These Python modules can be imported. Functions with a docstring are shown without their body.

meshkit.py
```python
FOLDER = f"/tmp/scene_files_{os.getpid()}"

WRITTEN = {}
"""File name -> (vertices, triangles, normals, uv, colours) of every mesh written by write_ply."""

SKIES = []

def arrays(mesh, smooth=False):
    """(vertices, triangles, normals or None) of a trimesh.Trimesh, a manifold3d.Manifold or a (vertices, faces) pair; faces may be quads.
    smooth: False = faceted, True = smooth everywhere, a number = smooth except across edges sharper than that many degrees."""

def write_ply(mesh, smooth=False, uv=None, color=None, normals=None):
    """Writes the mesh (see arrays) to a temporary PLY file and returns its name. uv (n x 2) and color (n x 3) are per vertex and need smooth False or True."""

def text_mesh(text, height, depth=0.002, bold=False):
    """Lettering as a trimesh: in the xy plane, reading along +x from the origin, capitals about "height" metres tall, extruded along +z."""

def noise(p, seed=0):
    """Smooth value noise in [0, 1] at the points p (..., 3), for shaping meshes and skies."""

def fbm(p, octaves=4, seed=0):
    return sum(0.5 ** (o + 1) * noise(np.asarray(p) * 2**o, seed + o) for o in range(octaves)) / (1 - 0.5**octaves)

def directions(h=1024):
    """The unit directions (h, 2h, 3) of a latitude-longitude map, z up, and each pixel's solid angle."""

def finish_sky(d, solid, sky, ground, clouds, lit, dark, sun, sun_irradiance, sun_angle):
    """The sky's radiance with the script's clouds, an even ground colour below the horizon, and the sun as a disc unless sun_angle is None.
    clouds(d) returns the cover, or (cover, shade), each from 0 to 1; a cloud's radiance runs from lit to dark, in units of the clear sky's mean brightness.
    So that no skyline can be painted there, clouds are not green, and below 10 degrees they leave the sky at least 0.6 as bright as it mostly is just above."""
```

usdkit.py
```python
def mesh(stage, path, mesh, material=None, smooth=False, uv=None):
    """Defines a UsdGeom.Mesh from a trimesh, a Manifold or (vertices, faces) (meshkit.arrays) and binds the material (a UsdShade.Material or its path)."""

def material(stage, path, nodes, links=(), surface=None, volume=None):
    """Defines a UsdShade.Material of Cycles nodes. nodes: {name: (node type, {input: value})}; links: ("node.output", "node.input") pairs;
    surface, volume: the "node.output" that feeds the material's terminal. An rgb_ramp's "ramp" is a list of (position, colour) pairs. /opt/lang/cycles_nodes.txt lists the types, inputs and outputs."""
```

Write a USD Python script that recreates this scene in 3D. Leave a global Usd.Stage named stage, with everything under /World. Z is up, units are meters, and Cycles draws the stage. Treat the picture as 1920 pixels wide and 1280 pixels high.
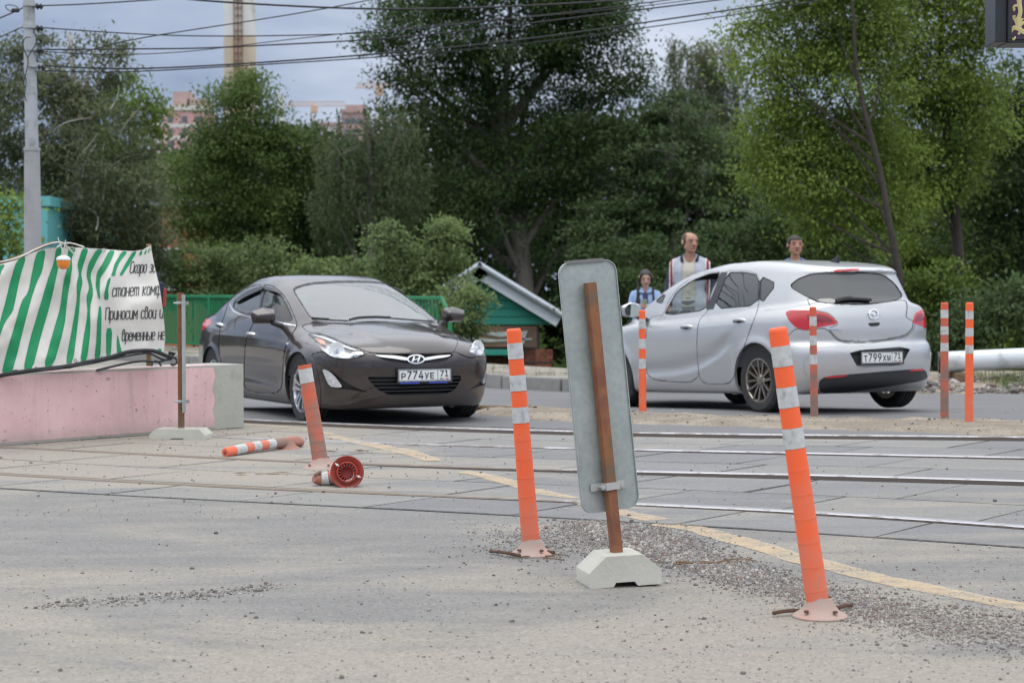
import math, random, sys
import numpy as np
import trimesh
import manifold3d as m3
import shapely
from shapely import affinity
from shapely.geometry import Polygon, LineString, box as sbox, Point
from scipy.interpolate import PchipInterpolator, CubicSpline
from pxr import Usd, UsdGeom, UsdLux, UsdShade, Gf, Sdf, Vt
import usdkit, meshkit

stage = Usd.Stage.CreateInMemory()
UsdGeom.SetStageUpAxis(stage, UsdGeom.Tokens.z)
UsdGeom.SetStageMetersPerUnit(stage, 1.0)
world = UsdGeom.Xform.Define(stage, "/World")
stage.SetDefaultPrim(world.GetPrim())
UsdGeom.Scope.Define(stage, "/World/Looks")

# ---------------------------------------------------------------- camera, sky, sun, exposure
CAM_H, FPX, PITCH = 1.20, 3300.0, math.atan(97 / 3300.0)
cam = UsdGeom.Camera.Define(stage, "/World/camera")
cam.CreateHorizontalApertureAttr(36.0)
cam.CreateFocalLengthAttr(36.0 * FPX / 1920)
cam.CreateFStopAttr(4.0)
cam.CreateFocusDistanceAttr(8.8)
cam.CreateExposureAttr(0.02)
cam.CreateClippingRangeAttr(Gf.Vec2f(0.1, 5000))
cam.AddTranslateOp().Set(Gf.Vec3d(0, 0, CAM_H))
cam.AddRotateXOp().Set(90 - math.degrees(PITCH))

SUN_EL, SUN_ROT = math.radians(86), math.radians(215)
SKY_STRENGTH = 0.10
usdkit.material(stage, "/World/Looks/sky_look", {
    "tc": ("texture_coordinate", {}),
    "sep": ("separate_xyz", {}),
    "sky": ("sky_texture", {"sky_type": "single_scattering", "sun_disc": False, "sun_elevation": SUN_EL, "sun_rotation": SUN_ROT, "altitude": 180.0, "air_density": 1.0, "aerosol_density": 2.0, "ozone_density": 1.5}),
    "map": ("mapping", {"scale": (1.6, 1.6, 5.0)}),
    "n": ("noise_texture", {"scale": 2.2, "detail": 7.0, "roughness": 0.52, "distortion": 0.3}),
    "nr": ("rgb_ramp", {"ramp": [(0.0, (2.2, 3.0, 4.8)), (0.38, (2.6, 3.4, 5.1)), (0.52, (4.1, 4.9, 6.5)), (0.66, (6.6, 7.3, 8.7)), (1.0, (9.0, 9.6, 10.6))]}),
    "el": ("map_range", {"range_type": "smoothstep", "from_min": 0.08, "from_max": 0.75, "to_min": 0.0, "to_max": 1.0, "clamp": True}),
    "hi": ("mix_color", {"blend_type": "mix", "b": (17.0, 17.6, 18.4), "use_clamp": False}),
    "cl": ("mix_color", {"blend_type": "mix", "fac": 0.93, "use_clamp": False}),
    "bg": ("background_shader", {"strength": SKY_STRENGTH}),
}, [("tc.generated", "map.vector"), ("map.vector", "n.vector"), ("n.fac", "nr.fac"), ("tc.generated", "sep.vector"), ("sep.z", "el.value"), ("el.result", "hi.fac"), ("nr.color", "hi.a"),
    ("sky.color", "cl.a"), ("hi.result", "cl.b"), ("cl.result", "bg.color")], surface="bg.background")
dome = UsdLux.DomeLight.Define(stage, "/World/sky")
dome.CreateIntensityAttr(1.0)
UsdShade.MaterialBindingAPI.Apply(dome.GetPrim()).Bind(UsdShade.Material.Get(stage, "/World/Looks/sky_look"))
sun = UsdLux.DistantLight.Define(stage, "/World/sun")
sun.CreateNormalizeAttr(True)
sun.CreateIntensityAttr(0.36)
sun.CreateAngleAttr(48.0)
sun.CreateColorAttr(Gf.Vec3f(1.0, 0.965, 0.92))
_d = np.array([math.sin(SUN_ROT) * math.cos(SUN_EL), math.cos(SUN_ROT) * math.cos(SUN_EL), math.sin(SUN_EL)])
sun.AddRotateZOp().Set(math.degrees(math.atan2(_d[0], -_d[1])))
sun.AddRotateXOp().Set(90 - math.degrees(SUN_EL))

# ---------------------------------------------------------------- helpers: prims
_taken = {}


def unique(parent, name):
    k = (parent, name)
    n = _taken.get(k, 0)
    _taken[k] = n + 1
    return f"{parent}/{name}" if n == 0 else f"{parent}/{name}_{n:03d}"


def say(prim, label=None, cat=None, group=None, kind=None):
    for k, v in (("label", label), ("category", cat), ("group", group), ("kind", kind)):
        if v:
            prim.SetCustomDataByKey(k, v)


class Node:
    def __init__(self, path):
        self.path = path


def thing(name, label, cat, loc=(0, 0, 0), rotz=0.0, group=None, kind=None, matrix=None):
    p = unique("/World", name)
    x = UsdGeom.Xform.Define(stage, p)
    if matrix is not None:
        x.AddTransformOp().Set(Gf.Matrix4d(np.asarray(matrix, float).T.tolist()))
    else:
        x.AddTranslateOp().Set(Gf.Vec3d(*map(float, loc)))
        if rotz:
            x.AddRotateZOp().Set(float(rotz))
    say(x.GetPrim(), label, cat, group, kind)
    return Node(p)


def part(parent, name, mesh, mat, smooth=False, label=None, kind=None):
    """One Mesh prim under a thing or a part; parent None puts it at top level."""
    p = unique(parent.path if parent else "/World", name)
    usdkit.mesh(stage, p, mesh, LOOKS[mat] if isinstance(mat, str) else mat, smooth)
    if label or kind:
        say(stage.GetPrimAtPath(p), label, None, None, kind)
    return Node(p)


def alone(name, mesh, mat, label, cat, group=None, smooth=False, kind=None):
    n = part(None, name, mesh, mat, smooth)
    say(stage.GetPrimAtPath(n.path), label, cat, group, kind)
    return n


def structure(name, mesh, mat, smooth=False):
    n = part(None, name, mesh, mat, smooth)
    say(stage.GetPrimAtPath(n.path), None, None, None, "structure")
    return n


# ---------------------------------------------------------------- helpers: pixels of the photograph (1920 x 1280) to points
_c, _s = math.cos(PITCH), math.sin(PITCH)


def ray(px, py):
    dx, dz = (px - 960) / FPX, -(py - 640) / FPX
    return np.array([dx, _c + dz * _s, -_s + dz * _c])


def P(px, py, depth):
    r = ray(px, py)
    return np.array([0, 0, CAM_H]) + r * (depth / r[1])


def road_z(y):
    """The road is level over the tracks and dips a little behind them."""
    t = np.clip((np.asarray(y, float) - 16.9) / 3.4, 0, 1)
    return -0.12 * t * t * (3 - 2 * t)


def G(px, py, z=0.0):
    """Where the line of sight through a pixel meets the road, z above it."""
    r = ray(px, py)
    t = CAM_H / -r[2]
    for _ in range(40):
        t = (CAM_H - z - road_z(t * r[1])) / -r[2]
    return np.array([t * r[0], t * r[1], CAM_H + t * r[2]])


# ---------------------------------------------------------------- helpers: shapes
def cat(*ms):
    ms = [m for m in ms if m is not None]
    return trimesh.util.concatenate(ms)


def tm(man):
    m = man.to_mesh()
    return trimesh.Trimesh(np.array(m.vert_properties[:, :3], float), np.array(m.tri_verts), process=False)


def mf(t):
    return m3.Manifold(m3.Mesh(np.asarray(t.vertices, np.float32), np.asarray(t.faces, np.uint32)))


def move(m, t=(0, 0, 0), rz=0.0, rx=0.0, ry=0.0, s=None):
    m = m.copy()
    if s is not None:
        m.apply_scale(s)
    for a, ax in ((rx, (1, 0, 0)), (ry, (0, 1, 0)), (rz, (0, 0, 1))):
        if a:
            m.apply_transform(trimesh.transformations.rotation_matrix(a, ax))
    m.apply_translation(t)
    return m


def rbox(sx, sy, sz, r=0.01, seg=3):
    """A box with rounded edges, centred."""
    r = min(r, sx / 2.01, sy / 2.01, sz / 2.01)
    s = m3.Manifold.sphere(r, 4 * seg)
    ms = [s.translate((a * (sx / 2 - r), b * (sy / 2 - r), c * (sz / 2 - r))) for a in (-1, 1) for b in (-1, 1) for c in (-1, 1)]
    return tm(m3.Manifold.batch_hull(ms))


def box(sx, sy, sz, c=(0, 0, 0)):
    m = trimesh.creation.box((sx, sy, sz))
    m.apply_translation(c)
    return m


def cyl(r, h, n=24):
    return trimesh.creation.cylinder(r, h, sections=n)


def lathe(profile, n=32):
    """Revolve (r, z) pairs about z."""
    return trimesh.creation.revolve(np.asarray(profile, float), sections=n)


def tube(pts, radii, n=8, cap=True):
    p = np.asarray(pts, float)
    r = np.broadcast_to(np.asarray(radii, float), (len(p),))
    t = np.gradient(p, axis=0)
    t /= np.linalg.norm(t, axis=1, keepdims=True) + 1e-12
    ref = np.array([0, 0, 1.0]) if abs(t[:, 2]).mean() < 0.8 else np.array([1.0, 0, 0])
    a = np.cross(t, ref)
    a /= np.linalg.norm(a, axis=1, keepdims=True) + 1e-12
    b = np.cross(t, a)
    ang = np.arange(n) * 2 * np.pi / n
    v = p[:, None] + r[:, None, None] * (np.cos(ang)[None, :, None] * a[:, None] + np.sin(ang)[None, :, None] * b[:, None])
    i, j = np.meshgrid(np.arange(len(p) - 1), np.arange(n), indexing="ij")
    q = np.stack([i * n + j, (i + 1) * n + j, (i + 1) * n + (j + 1) % n, i * n + (j + 1) % n], -1).reshape(-1, 4)
    v = v.reshape(-1, 3)
    f = np.vstack([q[:, [0, 1, 2]], q[:, [0, 2, 3]]])
    if cap:
        k = len(v)
        v = np.vstack([v, p[:1], p[-1:]])
        e = (len(p) - 1) * n
        f = np.vstack([f, [[k, jj, (jj + 1) % n] for jj in range(n)], [[k + 1, e + (jj + 1) % n, e + jj] for jj in range(n)]])
    return trimesh.Trimesh(v, f, process=False)


def spline(pts, n=24):
    p = np.asarray(pts, float)
    if len(p) < 3:
        return np.linspace(p[0], p[-1], n)
    d = np.r_[0, np.cumsum(np.linalg.norm(np.diff(p, axis=0), axis=1))]
    return CubicSpline(d, p)(np.linspace(0, d[-1], n))


def prism(poly, h, z0=0.0):
    """Shapely polygon extruded along z."""
    gs = [g for g in getattr(poly, "geoms", [poly]) if g.area > 1e-9]
    m = cat(*[trimesh.creation.extrude_polygon(g, h, engine="earcut") for g in gs])
    m.apply_translation((0, 0, z0))
    return m


def frame(m, o, ux, uy, uz):
    """Place a mesh whose x, y, z axes become ux, uy, uz at o."""
    M = np.eye(4)
    M[:3, 0], M[:3, 1], M[:3, 2], M[:3, 3] = ux, uy, uz, o
    m = m.copy()
    m.apply_transform(M)
    return m


def unit(v):
    v = np.asarray(v, float)
    return v / np.linalg.norm(v)


# ---------------------------------------------------------------- materials
LOOKS = {}


def look(name, nodes, links, surface="p.BSDF"):
    LOOKS[name] = usdkit.material(stage, f"/World/Looks/{name}", nodes, links, surface=surface)


def plain(name, color, rough=0.55, metal=0.0, var=0.12, scale=6.0, bump=0.0, bscale=60.0, coat=0.0, spec=0.5, stain=None, stain_scale=2.0, stain_lo=0.5, stain_hi=0.7, rvar=0.0, trans=0.0):
    """A surface whose tone wanders a little, with fine relief and, if asked, stains of another colour."""
    c = np.asarray(color, float)
    n = {"g": ("geometry", {}), "n": ("noise_texture", {"scale": scale, "detail": 6.0, "roughness": 0.6}),
         "r": ("rgb_ramp", {"ramp": [(0.25, tuple(c * (1 - var))), (0.75, tuple(np.minimum(c * (1 + var), 0.95)))]}),
         "p": ("principled_bsdf", {"roughness": rough, "metallic": metal, "coat_weight": coat, "coat_roughness": 0.04, "specular_ior_level": spec, "transmission_weight": trans})}
    l = [("g.position", "n.vector"), ("n.fac", "r.fac")]
    out = "r.color"
    if stain is not None:
        n["sn"] = ("noise_texture", {"scale": stain_scale, "detail": 8.0, "roughness": 0.65})
        n["sr"] = ("map_range", {"range_type": "smoothstep", "from_min": stain_lo, "from_max": stain_hi, "to_min": 0.0, "to_max": 1.0, "clamp": True})
        n["sm"] = ("mix_color", {"b": tuple(stain)})
        l += [("g.position", "sn.vector"), ("sn.fac", "sr.value"), ("sr.result", "sm.fac"), (out, "sm.a")]
        out = "sm.result"
    l.append((out, "p.base_color"))
    if bump:
        n["bn"] = ("noise_texture", {"scale": bscale, "detail": 5.0, "roughness": 0.6})
        n["b"] = ("bump", {"strength": 1.0, "distance": bump})
        l += [("g.position", "bn.vector"), ("bn.fac", "b.height"), ("b.normal", "p.normal")]
    if rvar:
        n["rr"] = ("map_range", {"from_min": 0.3, "from_max": 0.7, "to_min": max(0.02, rough - rvar), "to_max": min(1, rough + rvar), "clamp": True})
        l += [("n.fac", "rr.value"), ("rr.result", "p.roughness")]
    look(name, n, l)


def glassy(name, tint, rough=0.02, ior=1.5, extra=0.0):
    """A pane: clear through, mirroring from its outer face by the angle."""
    look(name, {"t": ("transparent_bsdf", {"color": tuple(np.sqrt(tint))}), "g": ("glossy_bsdf", {"color": (1, 1, 1), "roughness": rough}), "f": ("fresnel", {"IOR": ior}), "ge": ("geometry", {}),
                "a": ("math", {"math_type": "add", "value2": extra, "use_clamp": True}), "fr": ("math", {"math_type": "subtract", "value1": 1.0}), "mu": ("math", {"math_type": "multiply"}), "m": ("mix_closure", {})},
         [("f.fac", "a.value1"), ("ge.backfacing", "fr.value2"), ("a.value", "mu.value1"), ("fr.value", "mu.value2"), ("mu.value", "m.fac"), ("t.BSDF", "m.closure1"), ("g.BSDF", "m.closure2")], surface="m.closure")


plain("black_plastic", (0.012, 0.012, 0.013), 0.45, var=0.2)
plain("dark_trim", (0.02, 0.021, 0.023), 0.35)
plain("rubber", (0.018, 0.018, 0.019), 0.75, var=0.35, scale=9, bump=0.0008, bscale=180, stain=(0.07, 0.065, 0.058), stain_scale=7, stain_lo=0.55, stain_hi=0.8)
plain("wheel_well", (0.012, 0.012, 0.012), 0.9)
plain("chrome", (0.78, 0.79, 0.80), 0.10, 1.0, var=0.03)
plain("silver_alloy", (0.62, 0.63, 0.65), 0.25, 1.0, var=0.06)
plain("bronze_alloy", (0.36, 0.33, 0.29), 0.32, 1.0, var=0.15, scale=25)
plain("brake_metal", (0.22, 0.21, 0.20), 0.45, 1.0)
plain("seat_cloth", (0.045, 0.045, 0.048), 0.9, bump=0.001, bscale=200)
plain("beige_trim", (0.25, 0.24, 0.22), 0.8)
plain("plate_white", (0.62, 0.63, 0.63), 0.35, var=0.05)
plain("plate_ink", (0.012, 0.012, 0.014), 0.5)
plain("plate_blue", (0.03, 0.05, 0.30), 0.5)
plain("plate_red", (0.4, 0.03, 0.03), 0.5)
# ---------------------------------------------------------------- car bodies: a smooth solid per car, cut into panels, panes and lamps
def smax(a, b, k):
    h = np.maximum(k - np.abs(a - b), 0) / k
    return np.maximum(a, b) + h * h * k * 0.25


def smin(a, b, k):
    return -smax(-a, -b, k)


def pro(*xy):
    x, y = np.array(xy[0::2], float), np.array(xy[1::2], float)
    o = np.argsort(x)
    p = PchipInterpolator(x[o], y[o])
    xd = np.linspace(x.min(), x.max(), 600)
    yd = p(xd)
    return lambda q: np.interp(q, xd, yd)


def surface(f, lo, hi, h):
    """A closed triangle mesh of f = 0; the grid is nudged until every edge has two faces."""
    for k in range(12):
        V, Fc, N = nets(f, np.array(lo) + h * np.array([.13, .29, .41]) * k, hi, h * (1 - .006 * k))
        if m3.Manifold(m3.Mesh(V.astype(np.float32), Fc.astype(np.uint32))).status() == m3.Error.NoError:
            break
    return V, Fc, N


def nets(f, lo, hi, h):
    """Naive surface nets of f = 0 on a grid, then each vertex pulled onto the surface."""
    ax = [np.arange(a, b + h, h) for a, b in zip(lo, hi)]
    X = np.stack(np.meshgrid(*ax, indexing="ij"), -1)
    F = f(X.reshape(-1, 3)).reshape(X.shape[:3])
    nx, ny, nz = F.shape
    ins = F < 0
    S = [ins[a:nx - 1 + a, b:ny - 1 + b, c:nz - 1 + c] for a in (0, 1) for b in (0, 1) for c in (0, 1)]
    cnt = sum(s.astype(np.int8) for s in S)
    act = (cnt > 0) & (cnt < 8)
    idx = -np.ones(act.shape, int)
    ci = np.argwhere(act)
    idx[act] = np.arange(len(ci))
    acc, num = np.zeros((len(ci), 3)), np.zeros(len(ci))
    corner = lambda o: F[ci[:, 0] + o[0], ci[:, 1] + o[1], ci[:, 2] + o[2]]
    for a in np.ndindex(2, 2, 2):
        for k in range(3):
            if a[k]:
                continue
            b = list(a)
            b[k] = 1
            fa, fb = corner(a), corner(b)
            cr = (fa < 0) != (fb < 0)
            t = np.where(cr, fa / np.where(cr, fa - fb, 1), 0)
            q = np.array(a, float)[None] + t[:, None] * (np.array(b) - np.array(a))[None]
            acc[cr] += q[cr]
            num[cr] += 1
    V = np.array(lo) + h * (ci + acc / num[:, None])
    quads = []
    for k in range(3):
        u, w = (k + 1) % 3, (k + 2) % 3
        sl0, sl1 = [slice(None)] * 3, [slice(None)] * 3
        sl0[k], sl1[k] = slice(0, -1), slice(1, None)
        A, B = ins[tuple(sl0)], ins[tuple(sl1)]
        e = np.argwhere(A != B)
        e = e[(e[:, u] > 0) & (e[:, w] > 0) & (e[:, u] < F.shape[u] - 1) & (e[:, w] < F.shape[w] - 1)]
        out = A[e[:, 0], e[:, 1], e[:, 2]]

        def cell(du, dw):
            c = e.copy()
            c[:, u] -= du
            c[:, w] -= dw
            return idx[c[:, 0], c[:, 1], c[:, 2]]
        q = np.stack([cell(1, 1), cell(0, 1), cell(0, 0), cell(1, 0)], 1)
        q[~out] = q[~out][:, ::-1]
        quads.append(q)
    Q = np.vstack(quads)
    for _ in range(5):
        g, fv = grad(f, V), f(V)
        step = fv / np.maximum((g * g).sum(1), 0.05)
        V = V - np.clip(step, -h, h)[:, None] * g
    Fc = np.vstack([Q[:, [0, 1, 2]], Q[:, [0, 2, 3]]])
    return V, Fc, unit_rows(grad(f, V))


def unit_rows(g):
    return g / np.maximum(np.linalg.norm(g, axis=1, keepdims=True), 1e-9)


def grad(f, V, e=2e-3):
    g = np.zeros_like(V)
    for k in range(3):
        d = np.zeros(3)
        d[k] = e
        g[:, k] = (f(V + d) - f(V - d)) / (2 * e)
    return g


def elantra_f():
    T0 = pro(2.3, .50, 2.235, .62, 2.19, .70, 2.08, .765, 1.9, .825, 1.6, .885, 1.3, .93, 1.05, .965, .8, .975, 0, .965, -1.0, 1.0, -1.6, 1.055, -1.9, 1.08, -2.15, 1.07, -2.3, 1.03, -2.4,.98)
    Tg = pro(2.3, .35, 1.35, .85, 1.1, .945, .85, 1.06, .6, 1.17, .35, 1.272, .15, 1.342, 0, 1.382, -.2, 1.415, -.45, 1.43, -.75, 1.42, -1.05, 1.375, -1.35, 1.30, -1.6, 1.215, -1.85, 1.115, -2.05, 1.03, -2.4, .85)
    Wz = pro(.1, .78, .18, .825, .28, .86, .42, .878, .56, .8875, .70, .884, .82, .868, .92, .842, 1.0, .81, 1.1, .755, 1.3, .6)
    Wx = pro(2.4, .20, 2.2, .13, 2.0, .075, 1.8, .04, 1.5, .012, 1.1, 0.0, -1.3, 0.0, -1.6, .01, -1.9, .04, -2.1, .075, -2.4, .16)
    Gz = pro(.8, .885, .95, .845, 1.05, .80, 1.2, .71, 1.32, .64, 1.45, .55)
    Gx = pro(1.3, .06, .9, .025, .4, .006, 0, 0, -.8, .008, -1.2, .025, -1.6, .065, -2.1, .14)
    F0 = pro(.1, 2.05, .2, 2.13, .3, 2.19, .42, 2.215, .55, 2.225, .66, 2.215, .74, 2.17, .85, 2.08, 1.0, 1.9)
    R0 = pro(.1, -2.15, .25, -2.23, .4, -2.285, .6, -2.295, .75, -2.265, .88, -2.25, 1.0, -2.27, 1.06, -2.28)
    crease = pro(1.6, .70, 1.0, .755, 0, .80, -1.0, .865, -2.2, .93)
    low = pro(1.0, .36, 0.6, .40, -.6, .46, -1.0, .52)

    def f(p):
        x, y, z = p[:, 0], np.abs(p[:, 1]), p[:, 2]
        w = Wz(z) - Wx(x)
        d = z - crease(x)
        fade = np.clip((1.25 - x) / .4, 0, 1) * np.clip((x + 2.3) / .4, 0, 1)
        w = w - 0.016 * fade * np.exp(-((d - .05) / .045) ** 2) + .005 * fade * np.exp(-(d / .02) ** 2)
        d2 = z - low(x)
        w = w - .02 * np.exp(-((d2 + .02) / .07) ** 2) * np.clip((.95 - x) / .25, 0, 1) * np.clip((x + .95) / .25, 0, 1)
        for ax in (1.35, -1.35):
            r = np.hypot(x - ax, z - .31)
            w = w + .016 * np.exp(-((r - .36) / .055) ** 2) * np.clip((.80 - z) / .15, 0, 1)
        side = y - w
        hoodl = np.clip(.30 + .20 * (2.1 - x) / 1.1, .25, .55)
        cf = np.clip((x - .6) / .6, 0, 1)
        t = T0(x) - (.085 + .05 * cf) * y * y - (.05 + .05 * cf) * y ** 4
        t = t + .014 / (1 + np.exp((y - hoodl) / .018)) * np.clip((2.15 - x) / .2, 0, 1) * np.clip((x - .9) / .2, 0, 1)
        top = (z - t) * .95
        fr = (x - (F0(z) - .30 * y ** 2 - .55 * y ** 6)) * .88
        rr = ((R0(z) + .22 * y ** 2 + .35 * y ** 6) - x) * .92
        bot = np.interp(x, [-2.3, -1.9, 1.9, 2.25], [.24, .17, .17, .20]) - z
        lower = smax(smax(smax(side, top, .10), fr, .09), rr, .09)
        lower = smax(lower, bot, .05)
        wf = np.clip((x + .6) / .6, 0, 1)
        xs = x + (.24 * wf - .22 * (1 - wf)) * y * y
        gt = (z - (Tg(xs) - .055 * y * y)) * .92
        gs = (y - (Gz(z) - Gx(x))) * .92
        green = smax(smax(smax(gt, gs, .11), .6 - z, .02), rr + .02, .05)
        return smin(lower, green, .035)
    return f


def astra_f():
    T0 = pro(2.35, .52, 2.27, .66, 2.2, .74, 2.05, .82, 1.8, .90, 1.5, .96, 1.2, 1.0, 1.0, 1.02, .5, 1.02, 0, 1.03, -.8, 1.06, -1.4, 1.09, -1.9, 1.09, -2.3, 1.05)
    Tg = pro(2.3, .50, 1.6, .90, 1.3, 1.055, 1.05, 1.185, .8, 1.30, .55, 1.392, .3, 1.46, 0, 1.50, -.4, 1.53, -.8, 1.53, -1.2, 1.505, -1.6, 1.455, -1.95, 1.395, -2.3, 1.33)
    Wz = pro(.1, .79, .18, .84, .28, .875, .42, .893, .56, .903, .72, .905, .86, .895, .96, .868, 1.04, .83, 1.12, .78, 1.3, .62)
    Wx = pro(2.4, .22, 2.2, .14, 2.0, .08, 1.8, .045, 1.5, .012, 1.1, 0, -.6, 0.0, -1.3, -.006, -1.6, .002, -1.9, .028, -2.3, .09)
    Gz = pro(.8, .875, 1.0, .82, 1.1, .785, 1.25, .725, 1.40, .655, 1.55, .575)
    Gx = pro(1.3, .10, .9, .045, .4, .008, 0, 0, -.8, .006, -1.2, .03, -1.6, .085, -1.9, .165, -2.2, .24)
    F0 = pro(.1, 2.08, .2, 2.17, .32, 2.24, .5, 2.275, .64, 2.275, .76, 2.22, .9, 2.1, 1.0, 1.95)
    R0 = pro(.1, -2.02, .22, -2.06, .34, -2.12, .46, -2.145, .56, -2.15, .64, -2.13, .69, -2.085, .78, -2.09, .90, -2.085, 1.0, -2.06, 1.1, -2.03)
    Rg = pro(.8, -2.10, .96, -2.065, 1.05, -2.03, 1.2, -1.965, 1.30, -1.925, 1.34, -1.915, 1.37, -1.955, 1.44, -1.955, 1.55, -1.92)
    shoulder = pro(1.2, .88, 0, .935, -1.0, .985, -2.0, 1.03)
    blade = pro(1.1, .36, .3, .38, -.3, .45, -.75, .60, -1.0, .74)

    def f(p):
        x, y, z = p[:, 0], np.abs(p[:, 1]), p[:, 2]
        w = Wz(z) - Wx(x)
        d = z - shoulder(x)
        fade = np.clip((1.25 - x) / .4, 0, 1)
        w = w - 0.012 * fade * np.exp(-((d - .06) / .05) ** 2) + .006 * np.exp(-(d / .03) ** 2) * fade
        d2 = z - blade(x)
        bf = np.clip((1.0 - x) / .3, 0, 1) * np.clip((x + 1.0) / .2, 0, 1)
        w = w - .022 * np.exp(-((d2 - .05) / .075) ** 2) * bf + .006 * np.exp(-((d2 + .03) / .03) ** 2) * bf
        for ax in (1.3425, -1.3425):
            r = np.hypot(x - ax, z - .318)
            w = w + .018 * np.exp(-((r - .375) / .06) ** 2) * np.clip((.85 - z) / .15, 0, 1)
        side = y - w
        t = T0(x) - .085 * y * y - .05 * y ** 4
        top = (z - t) * .95
        fr = (x - (F0(z) - .32 * y ** 2 - .55 * y ** 6)) * .88
        rb = .20 * y ** 2 + .38 * y ** 6
        rr = ((R0(z) + rb) - x) * .92
        bot = np.interp(x, [-2.1, -1.8, 1.9, 2.25], [.27, .18, .18, .20]) - z
        lower = smax(smax(smax(side, top, .10), fr, .09), rr, .07)
        lower = smax(lower, bot, .05)
        wf = np.clip((x + .6) / .6, 0, 1)
        xs = x + .24 * wf * y * y
        gt = (z - (Tg(xs) - .055 * y * y)) * .94
        gs = (y - (Gz(z) - Gx(x))) * .92
        gr = (Rg(z) + .16 * y ** 2 + .45 * y ** 6 - x) * .93
        green = smax(smax(smax(gs, gr, .26), gt, .085), .6 - z, .02)
        return smin(lower, green, .04)
    return f


def pose(origin, h, up, scale=1.0):
    """Local to world: x = heading, y = left, z = up."""
    h = unit(h)
    l = unit(np.cross(up, h))
    u = np.cross(h, l)
    M = np.eye(4)
    M[:3, 0], M[:3, 1], M[:3, 2], M[:3, 3] = h * scale, l * scale, u * scale, origin
    return M


def heading(az, pitch):
    return np.array([math.sin(az) * math.cos(pitch), math.cos(az) * math.cos(pitch), math.sin(pitch)])


ELANTRA_M = pose((-1.75, 17.42, -0.04), heading(math.radians(153.2), 0.010), (0, 0, 1), 0.975)
ASTRA_M = pose((2.585, 18.83, -0.06), heading(math.radians(-27.5), -0.040), (0, 0, 1), 1.0)


def chaikin(pts, n=2):
    p = np.asarray(pts, float)
    for _ in range(n):
        q = np.roll(p, -1, 0)
        p = np.stack([.82 * p + .18 * q, .18 * p + .82 * q], 1).reshape(-1, 2)
    return p


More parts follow.
